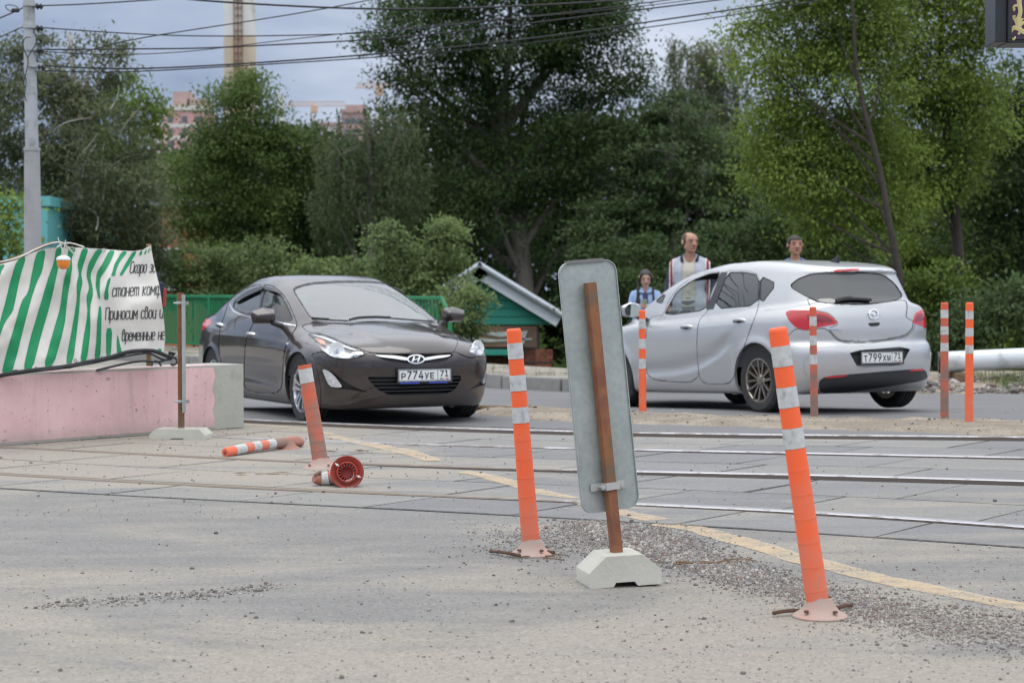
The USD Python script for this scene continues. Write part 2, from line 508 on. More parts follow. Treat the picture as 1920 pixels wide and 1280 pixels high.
# ---------------------------------------------------------------- ground, road, kerb, tracks
def ground_look(name, base, dust, speck, d0=.50, d1=.66, near=0.0, left=0.0, sc=1.0, rough=.85, bump=.004):
    """Worn pavement: tone patches, dust drifted in streaks, grit."""
    look(name, {"g": ("geometry", {}), "sp": ("separate_xyz", {}),
                "m1": ("mapping", {"scale": (.30 * sc, .62 * sc, 1), "rotation": (0, 0, .30)}), "n1": ("noise_texture", {"scale": 1.0, "detail": 7.0, "roughness": .6, "distortion": 1.6}),
                "m2": ("mapping", {"scale": (.9, 3.2, 1), "rotation": (0, 0, .22)}), "n2": ("noise_texture", {"scale": 1.3, "detail": 6.0, "roughness": .65, "distortion": .4}),
                "nf": ("noise_texture", {"scale": 62.0, "detail": 5.0, "roughness": .82}), "vf": ("voronoi_texture", {"scale": 85.0}), "vb": ("rgb_to_bw", {}), "vr": ("rgb_ramp", {"ramp": [(.15, (.62, .61, .60)), (.30, (.93, .93, .93)), (.70, (1.02, 1.02, 1.02)), (.88, (1.32, 1.31, 1.28))]}), "gv": ("mix_color", {"blend_type": "multiply", "fac": speck * .8, "use_clamp": False}),
                "a0": ("math", {"math_type": "multiply_add", "value2": .28}),
                "yn": ("map_range", {"range_type": "smoothstep", "from_min": 7.4, "from_max": 5.3, "to_min": 0.0, "to_max": near, "clamp": True}),
                "xl": ("map_range", {"range_type": "smoothstep", "from_min": .6, "from_max": -2.6, "to_min": 0.0, "to_max": left, "clamp": True}),
                "yl": ("map_range", {"range_type": "smoothstep", "from_min": 9.6, "from_max": 11.5, "to_min": 0.0, "to_max": 1.0, "clamp": True}),
                "xy": ("math", {"math_type": "multiply"}), "s1": ("math", {"math_type": "add"}), "s2": ("math", {"math_type": "add"}),
                "dr": ("map_range", {"range_type": "smoothstep", "from_min": d0, "from_max": d1, "to_min": 0.0, "to_max": 1.0, "clamp": True}),
                "br": ("rgb_ramp", {"ramp": [(.25, tuple(np.array(base) * .86)), (.75, tuple(np.array(base) * 1.10))]}),
                "dm": ("mix_color", {"b": dust}),
                "gr": ("rgb_ramp", {"ramp": [(.32, (.45, .43, .41)), (.44, (.94, .94, .94)), (.60, (1.03, 1.03, 1.03)), (.72, (1.35, 1.33, 1.30))]}),
                "gm": ("mix_color", {"blend_type": "multiply", "fac": speck, "use_clamp": False}),
                "bp": ("bump", {"distance": bump, "strength": 1.0}), "p": ("principled_bsdf", {"roughness": rough, "specular_ior_level": .3})},
         [("g.position", "m1.vector"), ("m1.vector", "n1.vector"), ("g.position", "m2.vector"), ("m2.vector", "n2.vector"), ("g.position", "nf.vector"), ("g.position", "vf.vector"), ("g.position", "sp.vector"),
          ("sp.y", "yn.value"), ("sp.x", "xl.value"), ("sp.y", "yl.value"), ("xl.result", "xy.value1"), ("yl.result", "xy.value2"),
          ("n2.fac", "a0.value1"), ("n1.fac", "a0.value3"), ("a0.value", "s1.value1"), ("yn.result", "s1.value2"), ("s1.value", "s2.value1"), ("xy.value", "s2.value2"), ("s2.value", "dr.value"),
          ("n2.fac", "br.fac"), ("br.color", "dm.a"), ("dr.result", "dm.fac"), ("nf.fac", "gr.fac"), ("dm.result", "gm.a"), ("gr.color", "gm.b"), ("vf.color", "vb.color"), ("vb.val", "vr.fac"), ("gm.result", "gv.a"), ("vr.color", "gv.b"), ("gv.result", "p.base_color"),
          ("nf.fac", "bp.height"), ("bp.normal", "p.normal")])


ASPH, DUST = (.207, .202, .196), (.290, .267, .232)
ground_look("asphalt", ASPH, DUST, .66, .57, .84, near=.16, left=.12)
ground_look("far_asphalt", (.165, .166, .172), (.25, .235, .21), .3, .72, .95)
ground_look("slab_a", (.215, .213, .212), DUST, .45, .66, .86, left=.26)
ground_look("slab_b", (.190, .190, .194), DUST, .45, .66, .86, left=.26)
ground_look("slab_c", (.235, .230, .222), DUST, .45, .66, .86, left=.26)
ground_look("sand", (.235, .200, .160), (.33, .285, .23), 1.0, .58, .82, sc=3, bump=.006)
ground_look("joint_dirt", (.055, .050, .045), (.13, .115, .095), .6, .6, .9, left=.3, sc=2)
plain("terrain_soil", (.035, .036, .022), 1.0, spec=0.0, var=.5, scale=1.5, stain=(.022, .035, .010), stain_scale=.6, stain_lo=.35, stain_hi=.5, bump=.02, bscale=12)
plain("kerb_concrete", (.225, .22, .21), .85, var=.18, scale=3, bump=.002, bscale=80, stain=(.17, .165, .16), stain_scale=4)
plain("pavement_slab", (.26, .24, .205), .9, var=.3, scale=2, stain=(.09, .09, .05), stain_scale=1.4, stain_lo=.5, stain_hi=.62, bump=.002, bscale=60)
look("rail_steel", {"g": ("geometry", {}), "n": ("noise_texture", {"scale": 7.0, "detail": 6.0, "roughness": .7}), "sp": ("separate_xyz", {}), "dust": ("map_range", {"range_type": "smoothstep", "from_min": 1.2, "from_max": -1.6, "to_min": -.08, "to_max": .52, "clamp": True}),
                    "yl": ("map_range", {"range_type": "smoothstep", "from_min": 13.8, "from_max": 12.6, "to_min": 0, "to_max": 1, "clamp": True}), "mm": ("math", {"math_type": "multiply"}), "ad": ("math", {"math_type": "add"}),
                    "r": ("rgb_ramp", {"ramp": [(.45, (.40, .40, .43)), (.62, (.26, .23, .21)), (.85, (.20, .165, .13))]}), "mr": ("map_range", {"from_min": .45, "from_max": .7, "to_min": .75, "to_max": 0.0, "clamp": True}), "rr": ("map_range", {"from_min": .45, "from_max": .7, "to_min": .42, "to_max": .85, "clamp": True}),
                    "sn": ("separate_xyz", {}), "fl": ("map_range", {"range_type": "smoothstep", "from_min": .35, "from_max": .8, "to_min": 0, "to_max": 1, "clamp": True}), "fm": ("mix_color", {"a": (.12, .098, .085)}), "mt": ("math", {"math_type": "multiply"}), "p": ("principled_bsdf", {})},
     [("g.normal", "sn.vector"), ("sn.z", "fl.value"), ("fl.result", "fm.fac"), ("fl.result", "mt.value1"), ("mr.result", "mt.value2"), ("g.position", "n.vector"), ("g.position", "sp.vector"), ("sp.x", "dust.value"), ("sp.y", "yl.value"), ("dust.result", "mm.value1"), ("yl.result", "mm.value2"), ("n.fac", "ad.value1"), ("mm.value", "ad.value2"), ("ad.value", "r.fac"), ("r.color", "fm.b"), ("fm.result", "p.base_color"), ("ad.value", "mr.value"), ("mt.value", "p.metallic"), ("ad.value", "rr.value"), ("rr.result", "p.roughness")])
look("road_paint", {"g": ("geometry", {}), "n": ("noise_texture", {"scale": 5.0, "detail": 9.0, "roughness": .78}), "nn": ("noise_texture", {"scale": 120.0, "detail": 3.0}),
                    "c": ("rgb_ramp", {"ramp": [(.3, (.42, .33, .22)), (.7, (.54, .41, .265))]}), "ad": ("math", {"math_type": "multiply_add", "value2": .45}), "a": ("map_range", {"range_type": "smoothstep", "from_min": .55, "from_max": .82, "to_min": 0, "to_max": .72, "clamp": True}),
                    "p": ("principled_bsdf", {"roughness": .7}), "t": ("transparent_bsdf", {}), "m": ("mix_closure", {})},
     [("g.position", "n.vector"), ("g.position", "nn.vector"), ("n.fac", "c.fac"), ("nn.fac", "ad.value1"), ("n.fac", "ad.value3"), ("ad.value", "a.value"), ("c.color", "p.base_color"), ("a.result", "m.fac"), ("t.BSDF", "m.closure1"), ("p.BSDF", "m.closure2")], surface="m.closure")

KERB = np.array([G(1640, 738)[:2], G(1320, 737)[:2], G(1075, 735)[:2], G(910, 727)[:2], G(600, 703)[:2], G(300, 681)[:2], (-11.5, 38.5), (-30, 66)])
_kx, _ky = KERB[::-1, 0], KERB[::-1, 1]
kerb_y = lambda x: np.interp(x, np.r_[_kx, 60], np.r_[_ky, _ky[-1]])


def terrain_z(x, y):
    d = np.asarray(y, float) - kerb_y(np.asarray(x, float))
    z = road_z(y) - .03 - 1.75 * np.clip((d - 2.4) / 7.5, 0, 1) ** 1.3
    return np.where(d < 2.4, road_z(y) - .03, z)


def sheet(xs, ys, fz):
    X, Y = np.meshgrid(xs, ys, indexing="ij")
    V = np.stack([X, Y, fz(X, Y)], -1).reshape(-1, 3)
    i, j = np.meshgrid(np.arange(len(xs) - 1), np.arange(len(ys) - 1), indexing="ij")
    n = len(ys)
    q = np.stack([i * n + j, (i + 1) * n + j, (i + 1) * n + j + 1, i * n + j + 1], -1).reshape(-1, 4)
    return trimesh.Trimesh(V, np.vstack([q[:, [0, 1, 2]], q[:, [0, 2, 3]]]), process=False)


gx = np.unique(np.r_[-1500, -600, -250, -120, -70, np.arange(-45, 45.1, 1.0), 70, 120, 250, 600, 1500])
gy = np.unique(np.r_[-300, -80, -20, 0, 3, np.arange(5, 80, 1.0), 100, 150, 300, 700, 1800])
structure("ground", sheet(gx, gy, lambda x, y: terrain_z(x, y) + .25 * (meshkit.fbm(np.stack([x * .15, y * .15, 0 * x], -1)) - .5) * np.clip((y - kerb_y(x) - 3) / 4, 0, 1)), "terrain_soil", True)

rp = Polygon([(-60, -12), (60, -12), (60, KERB[0, 1])] + [tuple(k) for k in KERB] + [(-60, 66)])
def draped(poly, step, z, cells=None):
    """A flat polygon as a sheet that follows the road."""
    x0, y0, x1, y1 = poly.bounds
    out = []
    ys = np.arange(math.floor(y0), y1 + step, step) if cells is None else cells
    for a, b in zip(ys[:-1], ys[1:]):
        s = poly.intersection(sbox(x0 - 1, a, x1 + 1, b))
        for g in getattr(s, "geoms", [s]):
            if g.geom_type == "Polygon" and g.area > 1e-7:
                v, f = trimesh.creation.triangulate_polygon(g, engine="earcut")
                out.append(trimesh.Trimesh(np.c_[v, road_z(v[:, 1]) + z], f, process=False))
    return cat(*out)


structure("road", draped(rp, 1.0, 0.0, np.r_[-12, 0, 8, np.arange(14, 24, .5), 30, 67]), "asphalt")
far = Polygon([G(458, 790)[:2], G(900, 800)[:2], G(1250, 811)[:2], G(2100, 830)[:2], (14, KERB[0, 1] - .02)] + [tuple(k - (0, .02)) for k in KERB[:6]] + [(-9, 22)])
structure("carriageway", draped(far, 1.0, .004, np.r_[10, np.arange(13, 24, .5), 30, 67]), "far_asphalt")

# tracks: four rails, and the concrete slabs between them
RAILS = [
    [(250, 783), (457, 793), (560, 797), (670, 802), (872, 811), (1000, 815), (1260, 818), (1550, 823), (1920, 828), (2150, 831)],
    [(120, 806), (349, 817), (608, 829), (766, 835), (890, 838), (1092, 843), (1220, 846), (1477, 853), (1920, 862), (2150, 867)],
    [(-300, 826), (0, 840), (330, 855), (551, 867), (780, 878), (964, 883), (1220, 890), (1477, 898), (1697, 904), (1920, 911), (2200, 921)],
    [(-300, 870), (0, 888), (239, 906), (477, 919), (700, 924), (964, 937), (1220, 950), (1477, 963), (1700, 977), (1920, 993), (2200, 1016)]]
EDGE = [(-300, 893), (0, 914), (121, 925), (400, 940), (700, 952), (1000, 968), (1349, 991), (1920, 1027), (2200, 1048)]
def track_curve(px):
    p = np.array([G(a, b) for a, b in px])
    xa, xb = p[0, 0], p[-1, 0]
    sm = np.polyfit(p[:, 0], p[:, 1], 4)
    ds = np.polyder(sm)

    def f(x):
        c = np.clip(x, xa, xb)
        return np.polyval(sm, c) + np.polyval(ds, c) * (np.asarray(x) - c)
    return f, xa, xb


CURV = [track_curve(r) for r in RAILS] + [track_curve(EDGE)]
for k in range(4):
    fy, xa, xb = CURV[k]
    x = np.linspace(xa - (4 if k > 1 else 1.5), xb + 7, 130)
    c = np.stack([x, fy(x), 0 * x], 1)
    t = np.gradient(c, axis=0)
    t /= np.linalg.norm(t, axis=1, keepdims=True)
    nrm = np.stack([-t[:, 1], t[:, 0], 0 * x], 1)
    hi = np.interp(x, [-1.5, 1.8], [(.038, .012, .013, .011)[k], (.038, .021, .036, .021)[k]])
    prof = [(-.036, 0, -.03), (-.036, 1, -.006), (-.030, 1, 0), (.030, 1, 0), (.036, 1, -.006), (.036, 0, -.03)]
    V = np.concatenate([c + nrm * a + np.array([0, 0, 1.0]) * (hi * w_ + b)[:, None] for a, w_, b in prof])
    n = len(x)
    F = []
    for i in range(len(prof) - 1):
        for j in range(n - 1):
            F += [(i * n + j, i * n + j + 1, (i + 1) * n + j + 1), (i * n + j, (i + 1) * n + j + 1, (i + 1) * n + j)]
    r = trimesh.Trimesh(V, np.array(F)[:, ::-1], process=False)
    alone(("tram_rail"), r, "rail_steel", ["polished tram rail farthest from us, running by the sandy strip with posts", "second tram rail from the sandy strip, sunk between slabs", "third tram rail, its shiny head behind the leaning sign", "nearest tram rail, dull and dusty, just behind the gravel"][k], "tram rail", smooth=30)
tp = []
for k, off in ((0, .12), (4, 0.0)):
    fy, xa, xb = CURV[k]
    x = np.linspace(-8.5, 11, 60)
    tp.append(np.stack([x, fy(x) + off], 1))
track = Node("/World/tram_track_paving")
UsdGeom.Xform.Define(stage, track.path)
say(stage.GetPrimAtPath(track.path), None, None, None, "structure")
part(track, "paving_bed", draped(Polygon(np.vstack([tp[0], tp[1][::-1]])), 1.0, .0028, np.arange(4, 20, .5)), "joint_dirt")
rng = np.random.default_rng(5)
SK = .8
def skew(fa, fb, x):
    d = 0.5 * (fb(x) - fa(x))
    for _ in range(12):
        d = .5 * d + .5 * (fb(x + SK * d) - fa(x))
    return x + SK * d


rows = []
mid = lambda f, g, w: (lambda x: (1 - w) * f(x) + w * g(x))
off = lambda f, d: (lambda x: f(x) + d)
rows.append((off(CURV[4][0], .0), off(CURV[3][0], -.062), .82))
for a, b in ((3, 2), (2, 1), (1, 0)):
    fa, fb = off(CURV[a][0], .085), off(CURV[b][0], -.065)
    m = mid(fa, fb, .5)
    rows += [(fa, off(m, -.008), .95), (off(m, .008), fb, .95)]
for ri, (fa, fb, L) in enumerate(rows):
    xs = max(c[1] for c in CURV) * .98 - 1.2 + rng.random() * .5
    xs = (-4.6 if ri > 2 else -7.5) + rng.random() * .5
    while xs < 10.0:
        x2 = xs + L * (.85 + .3 * rng.random())
        g = .005 + .016 * rng.random() ** 2
        j = .003 + .022 * rng.random(4) ** 2.2
        lo = np.array([(x, fa(x)) for x in np.linspace(xs + j[0], x2 - j[1], 4)])
        hi = np.array([(skew(fa, fb, x), fb(skew(fa, fb, x))) for x in np.linspace(xs + j[2], x2 - j[3], 4)])
        lo[1:3, 1] += .012 * rng.random(2) ** 2
        hi[1:3, 1] -= .012 * rng.random(2) ** 2
        poly = Polygon(np.vstack([lo, hi[::-1]])).buffer(-.004).buffer(.002, quad_segs=1).buffer(0)
        if poly.area > .02 and poly.geom_type == "Polygon":
            m = prism(poly.simplify(.001), .03, 0)
            m.vertices[:, 2] += -.0235 + .0012 * rng.random() + (m.vertices[:, 0] - xs) * rng.normal(0, .0006) + (m.vertices[:, 1] - lo[0, 1]) * rng.normal(0, .0008)
            part(track, "concrete_slab", m, ["slab_a", "slab_b", "slab_c"][rng.integers(3)])
        xs = x2

# painted line, in broken pieces on the slabs and unbroken beside them
def ribbon(px, wpx, z):
    l = np.array([G(a, b) for a, b in px])[:, :2]
    d = np.r_[0, np.cumsum(np.linalg.norm(np.diff(l, axis=0), axis=1))]
    u = np.arange(0, d[-1], .018)
    c = np.stack([PchipInterpolator(d, l[:, k])(u) for k in (0, 1)], 1)
    w = np.interp(u, d, wpx)
    t = np.gradient(c, axis=0)
    t /= np.linalg.norm(t, axis=1, keepdims=True)
    n = np.stack([-t[:, 1], t[:, 0]], 1)
    fr = lambda k: w * (.5 + .05 * np.sin(u * 9 + k) + .16 * (meshkit.fbm(np.stack([u * 11, 0 * u + k * 7.7, 0 * u], 1), 4, 3) - .5)) + rng.normal(0, .0022, len(u))
    return draped(Polygon(np.vstack([c + n * fr(1)[:, None], (c - n * fr(2)[:, None])[::-1]])).buffer(0), 1.0, z, np.arange(3, 22, .5))


LINE = [([(455, 797), (540, 803), (625, 817)], [.05, .06, .07], .0095), ([(622, 820), (700, 836), (765, 850), (812, 866)], [.10, .17, .18, .12], .0095), ([(868, 886), (935, 900), (985, 916)], [.10, .16, .13], .0095),
        ([(992, 920), (1040, 930), (1085, 936)], [.15, .13, .05], .0095), ([(1100, 945), (1165, 962), (1235, 978)], [.13, .15, .15], .0095), ([(1238, 981), (1300, 991), (1400, 1018), (1500, 1047), (1620, 1078), (1760, 1108), (1930, 1140), (2200, 1188)], [.16, .16, .165, .165, .16, .15, .14, .13], .003)]
for k, (l, w, z) in enumerate(LINE):
    n = structure("painted_line", ribbon(l, w, z), "road_paint")

# sandy strip with the posts
top = [(868, 764), (1000, 768), (1220, 775), (1500, 784), (1760, 788), (1920, 791), (2200, 797)]
bot = [(2200, 826), (1920, 819), (1600, 809), (1400, 802), (1220, 797), (1000, 789), (880, 777)]
sp_ = Polygon([G(a, b)[:2] for a, b in top + bot])
x0, y0, x1, y1 = sp_.bounds
xs, ys = np.arange(x0, x1, .06), np.arange(y0, y1, .05)
sh = sheet(xs, ys, lambda x, y: 0 * x)
d = -np.array([-sp_.exterior.distance(Point(p)) if sp_.contains(Point(p)) else .06 for p in sh.vertices[:, :2]])
nz = meshkit.fbm(np.c_[sh.vertices[:, :2] * 5, np.zeros(len(sh.vertices))], 4, 3)
sh.vertices[:, 2] = road_z(sh.vertices[:, 1]) + np.clip(d, -.06, .35) * .12 + (nz - .5) * .05 * np.clip(d / .15 + .6, 0, 1)
structure("sand_strip", sh, "sand", True)
strip_verts = sh.vertices.copy()

# kerb stones and pavement behind them
kerb = Node("/World/kerb")
UsdGeom.Xform.Define(stage, kerb.path)
say(stage.GetPrimAtPath(kerb.path), None, None, None, "structure")
ls = LineString(KERB[0:7])
s = 0.0
while s < ls.length - 1.0:
    a, b = np.array(ls.interpolate(s).coords[0]), np.array(ls.interpolate(s + .99).coords[0])
    m_ = (a + b) / 2
    mm = rbox(.985, .16, .30, .02)
    part(kerb, "kerb_stone", move(mm, (m_[0], m_[1] + .08, road_z(m_[1]) + .03 + rng.normal(0, .006)), rz=math.atan2(b[1] - a[1], b[0] - a[0])), "kerb_concrete", 30)
    s += 1.0
kl = LineString(KERB[0:7])
pv = kl.parallel_offset(1.3, "right", join_style=2) if kl.parallel_offset(1.3, "right").centroid.y > kl.centroid.y else kl.parallel_offset(1.3, "left", join_style=2)
band = pv.buffer(1.18, cap_style=2)
structure("pavement", draped(band, 1.0, .15, np.arange(20, 70, 1.0)), "pavement_slab")
# ---------------------------------------------------------------- far buildings
plain("ochre_render", (.52, .43, .335), .85, var=.12, scale=.15, stain=(.44, .345, .26), stain_scale=.12)
plain("white_render", (.66, .65, .62), .85, var=.1, scale=.2, stain=(.40, .36, .32), stain_scale=.2)
plain("rust_metal", (.20, .09, .05), .8, var=.3, scale=.6)
plain("pink_facade", (.52, .30, .29), .85, var=.1, scale=.1)
plain("pale_facade", (.60, .57, .55), .85, var=.06, scale=.1)
plain("brick_far", (.38, .27, .25), .9, var=.15, scale=.3)
plain("window_far", (.10, .12, .15), .3)
plain("crane_yellow", (.55, .38, .27), .6)
plain("teal_wall", (.10, .33, .34), .6, var=.08, scale=.5)
plain("roof_white", (.74, .78, .84), .5, .0, var=.08, scale=1.5)
plain("roof_grey", (.22, .235, .255), .6, var=.15)
plain("green_board", (.030, .27, .205), .6, var=.15, scale=2)
plain("brown_panel", (.22, .12, .08), .8, var=.25, scale=2, stain=(.12, .10, .08), stain_scale=1.2)
plain("pale_print", (.50, .50, .48), .8, var=.2)
plain("orange_wall", (.42, .17, .07), .9, var=.2, scale=1)
for k, c in enumerate([(.26, .085, .05), (.30, .11, .07), (.22, .075, .05)]):
    plain(f"brick_{'abc'[k]}", c, .9, var=.2, scale=8)
plain("mortar", (.28, .26, .24), .95)
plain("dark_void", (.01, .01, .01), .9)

# striped chimney
D = 260.0
b, t = P(452, 560, D), P(448, -160, D)
ch = thing("factory_chimney", "tall tapering industrial chimney, white above and ochre below, with rusty ladder cage", "chimney", (b[0], b[1], -6))
rad = lambda z: 31.5 / 2 / FPX * D * 2 * .5 * (1 + .0) * np.interp(z, [0, 60], [1.16, .86]) * 2
zb = P(452, 70, D)[2] + 6
part(ch, "lower_shaft", lathe([(rad(0), 0), (rad(zb), zb)], 40), "ochre_render", 30)
part(ch, "upper_shaft", lathe([(rad(zb), zb), (rad(zb + 30), zb + 30), (rad(zb + 30) - .4, zb + 30)], 40), "white_render", 30)
for dx in (-.55, .0, .6):
    part(ch, "ladder_rail", box(.16, .2, zb + 28, (dx + .15, -rad(zb / 2) - .22, (zb + 28) / 2)), "rust_metal")
part(ch, "ladder_rungs", cat(*[box(1.3, .12, .12, (.15, -rad(z) - .15, z)) for z in np.arange(2, zb + 28, 1.1)]), "rust_metal", kind="stuff")
part(ch, "platform", lathe([(rad(zb - 9), zb - 9), (rad(zb - 9) + .35, zb - 9), (rad(zb - 9) + .35, zb - 8.7), (rad(zb - 9), zb - 8.7)], 40), "rust_metal")


def block(name, label, px0, px1, ytop, D, wall, band, floors, fh, steps=()):
    a, c = P(px0, ytop, D), P(px1, ytop, D)
    w, h = c[0] - a[0], a[2] + 4
    n = thing(name, label, "building", ((a[0] + c[0]) / 2, D + 8, -4))
    part(n, "wall", box(w, 16, h, (0, 0, h / 2)), wall)
    part(n, "parapet", box(w + .5, 16.5, 1.0, (0, 0, h + .5)), band)
    for (dx, ww, hh) in steps:
        part(n, "roof_house", box(ww, 8, hh, (dx, 0, h + 1 + hh / 2)), "brick_far")
    for k in range(floors):
        z = h - 2.2 - k * fh
        part(n, "floor_band", box(w + .12, 16.12, .9, (0, 0, z - 1.5)), band)
        nw = max(3, int(w / 2.6))
        part(n, "window_row", cat(*[box(1.3, .1, 1.5, (x, -8.05, z)) for x in np.linspace(-w / 2 + 1.5, w / 2 - 1.5, nw)]), "window_far", kind="stuff")
    return n


block("apartment_block", "far pink and white apartment block with stepped brick roof between treetops", 308, 384, 207, 430, "pink_facade", "pale_facade", 9, 3.0, ((-1.5, 4, 4), (2.5, 5, 2.2)))
block("apartment_block", "far reddish apartment block beside the taller pink one", 286, 312, 238, 450, "brick_far", "pale_facade", 8, 3.0)
block("apartment_block", "far low brick roof block showing between chimney and big poplar", 640, 684, 212, 480, "brick_far", "brick_far", 6, 3.0, ((0, 5, 1.6),))
block("apartment_block", "far pale block end showing above trees by the white spire", 588, 632, 236, 500, "pale_facade", "brick_far", 6, 3.0)
p = P(526, 170, 420)
sp = thing("white_spire", "slender white spire tower far behind the trees", "tower", (p[0], p[1], -4))
part(sp, "shaft", lathe([(1.2, 0), (1.0, p[2] - 6), (.9, p[2] - 6)], 12), "pale_facade", 30)
part(sp, "tip", lathe([(1.05, p[2] - 6), (.75, p[2] - 1), (.12, p[2] + 4), (0, p[2] + 4)], 12), "pale_facade", 30)


def crane(label, pxm, ybase, ytop, yjib, pxl, pxr, D):
    m = P(pxm, ytop, D)
    n = thing("tower_crane", label, "crane", (m[0], m[1], -4))
    zt, zj = m[2] + 4, P(pxm, yjib, D)[2] + 4
    lat = []
    for sx in (-.5, .5):
        lat.append(box(.25, .25, zj, (sx, 0, zj / 2)))
    for z in np.arange(1, zj, 1.6):
        lat.append(move(box(1.4, .16, .16), (0, 0, z), ry=.8 if int(z) % 2 else -.8))
    part(n, "mast", cat(*lat), "crane_yellow")
    xl, xr = P(pxl, yjib, D)[0] - m[0], P(pxr, yjib, D)[0] - m[0]
    for nm, x in (("jib", xl), ("counter_jib", xr)):
        pts = [box(abs(x), .3, .22, (x / 2, 0, zj)), box(abs(x) * .9, .25, .18, (x * .45, 0, zj + 1.1))]
        for q in np.linspace(.05, .9, 10):
            pts.append(move(box(.14, .14, 1.3), (x * q, 0, zj + .55), ry=.6))
        part(n, nm, cat(*pts), "crane_yellow")
    part(n, "apex", tube([(0, 0, zj), (0, 0, zt)], [.45, .2], 6), "crane_yellow")
    part(n, "cab", box(1.6, 1.6, 1.8, (.4, -.8, zj - 1)), "crane_yellow")


crane("orange tower crane with long jib beside the big poplar", 709, 200, 147, 165, 666, 738, 420)
crane("faint orange tower crane low over the trees right of the chimney", 587, 240, 190, 199, 535, 652, 470)

# roadside hut with gable, seen past the kerb
HD = 44.0
hp = lambda x, y, dd=0: P(x, y, HD + dd)
apex, eave = hp(900, 499), hp(1050, 590)
hw, gz = eave[0] - apex[0], terrain_z(0, HD) - .05
hut = thing("brick_hut", "small brick hut with white rimmed roof and green gable beyond the kerb", "building", (apex[0], HD, gz))
za, ze = apex[2] - gz, eave[2] - gz
L = 5.5
sl = math.atan2(za - ze, hw)
for s in (-1, 1):
    ln = math.hypot(hw, za - ze) + .05
    part(hut, "roof_side", move(box(ln, L + .9, .06, (ln / 2 * 1.0, L / 2 - .25 + .2, 0)), (0, 0, za), ry=sl) if s > 0 else move(box(ln, L + .9, .06, (-ln / 2, L / 2 - .25 + .2, 0)), (0, 0, za), ry=-sl), "roof_grey")
    part(hut, "roof_rim", move(box(ln + .06, .12, .40, (s * ln / 2, -.30, -.15)), (0, 0, za + .06), ry=s * sl), "roof_white")
tri = Polygon([(-hw + .15, ze - .25), (hw - .25, ze - .25), (hw - .25, ze - .02), (0, za - .12), (-hw + .15, ze - .02)])
part(hut, "gable", frame(prism(tri, .08), (0, .0, 0), (1, 0, 0), (0, 0, 1), (0, -1, 0)), "green_board")
for k in range(8):
    z = ze - .2 + k * .2
    ww = (za - z) / (za - ze) * hw - .2
    if ww > .15:
        part(hut, "gable_board", box(2 * min(ww, hw - .3), .03, .18, (0, -.10, z + .05)), "green_board")
part(hut, "sign_panel", box(2 * hw - .75, .06, .52, (-.2, -.06, ze - .54)), "brown_panel")
for q in ([(-.3, .06), (1.0, .10), (.95, .0), (.3, -.05)], [(-1.6, .18), (-.9, .0), (.2, -.12), (1.1, -.08), (1.1, -.12), (.0, -.18), (-1.0, -.07)], [(.5, -.02), (.95, .0), (.9, -.22), (.7, -.2)]):
    part(hut, "printed_shape", frame(prism(Polygon(q), .01), (.2, -.10, ze - .50), (1, 0, 0), (0, 0, 1), (0, -1, 0)), "pale_print")
part(hut, "wall_back", box(2 * hw - .7, L - .6, ze - .1, (-.15, L / 2 + .4, (ze - .1) / 2)), "mortar")
part(hut, "canopy", box(2 * hw - 1.1, .8, .12, (-.4, -.3, ze - .92)), "green_board")
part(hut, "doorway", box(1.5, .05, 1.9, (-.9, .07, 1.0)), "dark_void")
rb = random.Random(3)
for (xa, xb, y) in ((hw - 1.9, hw - .62, .07), (hw - .62, hw - .18, -.08)):
    z = .35
    row = 0
    while z < ze - .84:
        x = xa - (.13 if row % 2 else 0)
        while x < xb:
            a, c = max(x, xa), min(x + .25, xb)
            if c - a > .04 and z > ze - 3.0:
                part(hut, "brick", box(c - a - .012, .06, .068, ((a + c) / 2, y, z)), f"brick_{rb.choice('abc')}")
            x += .26
        z += .08
        row += 1
part(hut, "rail_guard", cat(tube([(hw - .95, -.5, .2), (hw - .95, -.5, 1.35)], .025), tube([(hw - .95, -.5, 1.35), (hw - .2, -.5, 1.35)], .025), tube([(hw - .2, -.5, .2), (hw - .2, -.5, 1.35)], .025)), "black_plastic")

# teal building on the far left, brick wall behind the trees
p0, p1 = P(-60, 368, 35.6), P(90, 368, 35.6)
tb = thing("teal_building", "plain teal building with flat roof behind the grey pole", "building", ((p0[0] + p1[0]) / 2, 38.6, -2.2))
w_, h_ = p1[0] - p0[0], p0[2] + 2.2
part(tb, "wall", box(w_, 6, h_ - .2, (0, 0, (h_ - .2) / 2)), "teal_wall")
part(tb, "roof_edge", box(w_ + .12, 6.12, .2, (0, 0, h_ - .1)), "teal_wall")
part(tb, "corner_trim", box(.22, .05, h_ - .24, (w_ / 2 - .11, -3.03, (h_ - .24) / 2)), "teal_wall")
p0, p1 = P(296, 386, 56), P(366, 386, 56)
ob = thing("orange_brick_building", "orange brick building mostly hidden behind the left trees", "building", ((p0[0] + p1[0]) / 2, 59, -2.2))
w_, h_ = p1[0] - p0[0], p0[2] + 2.2
part(ob, "wall", box(w_, 6, h_, (0, 0, h_ / 2)), "orange_wall")
part(ob, "roof", box(w_ + .5, 6.5, .25, (0, 0, h_ + .125)), "roof_grey")
for x in (-.25,):
    f_ = part(ob, "window", box(.8, .08, 1.2, (x, -3.03, h_ - 2)), "window_far")
    part(f_, "frame", cat(box(.9, .1, .08, (x, -3.04, h_ - 1.36)), box(.9, .1, .08, (x, -3.04, h_ - 2.64))), "pale_facade")
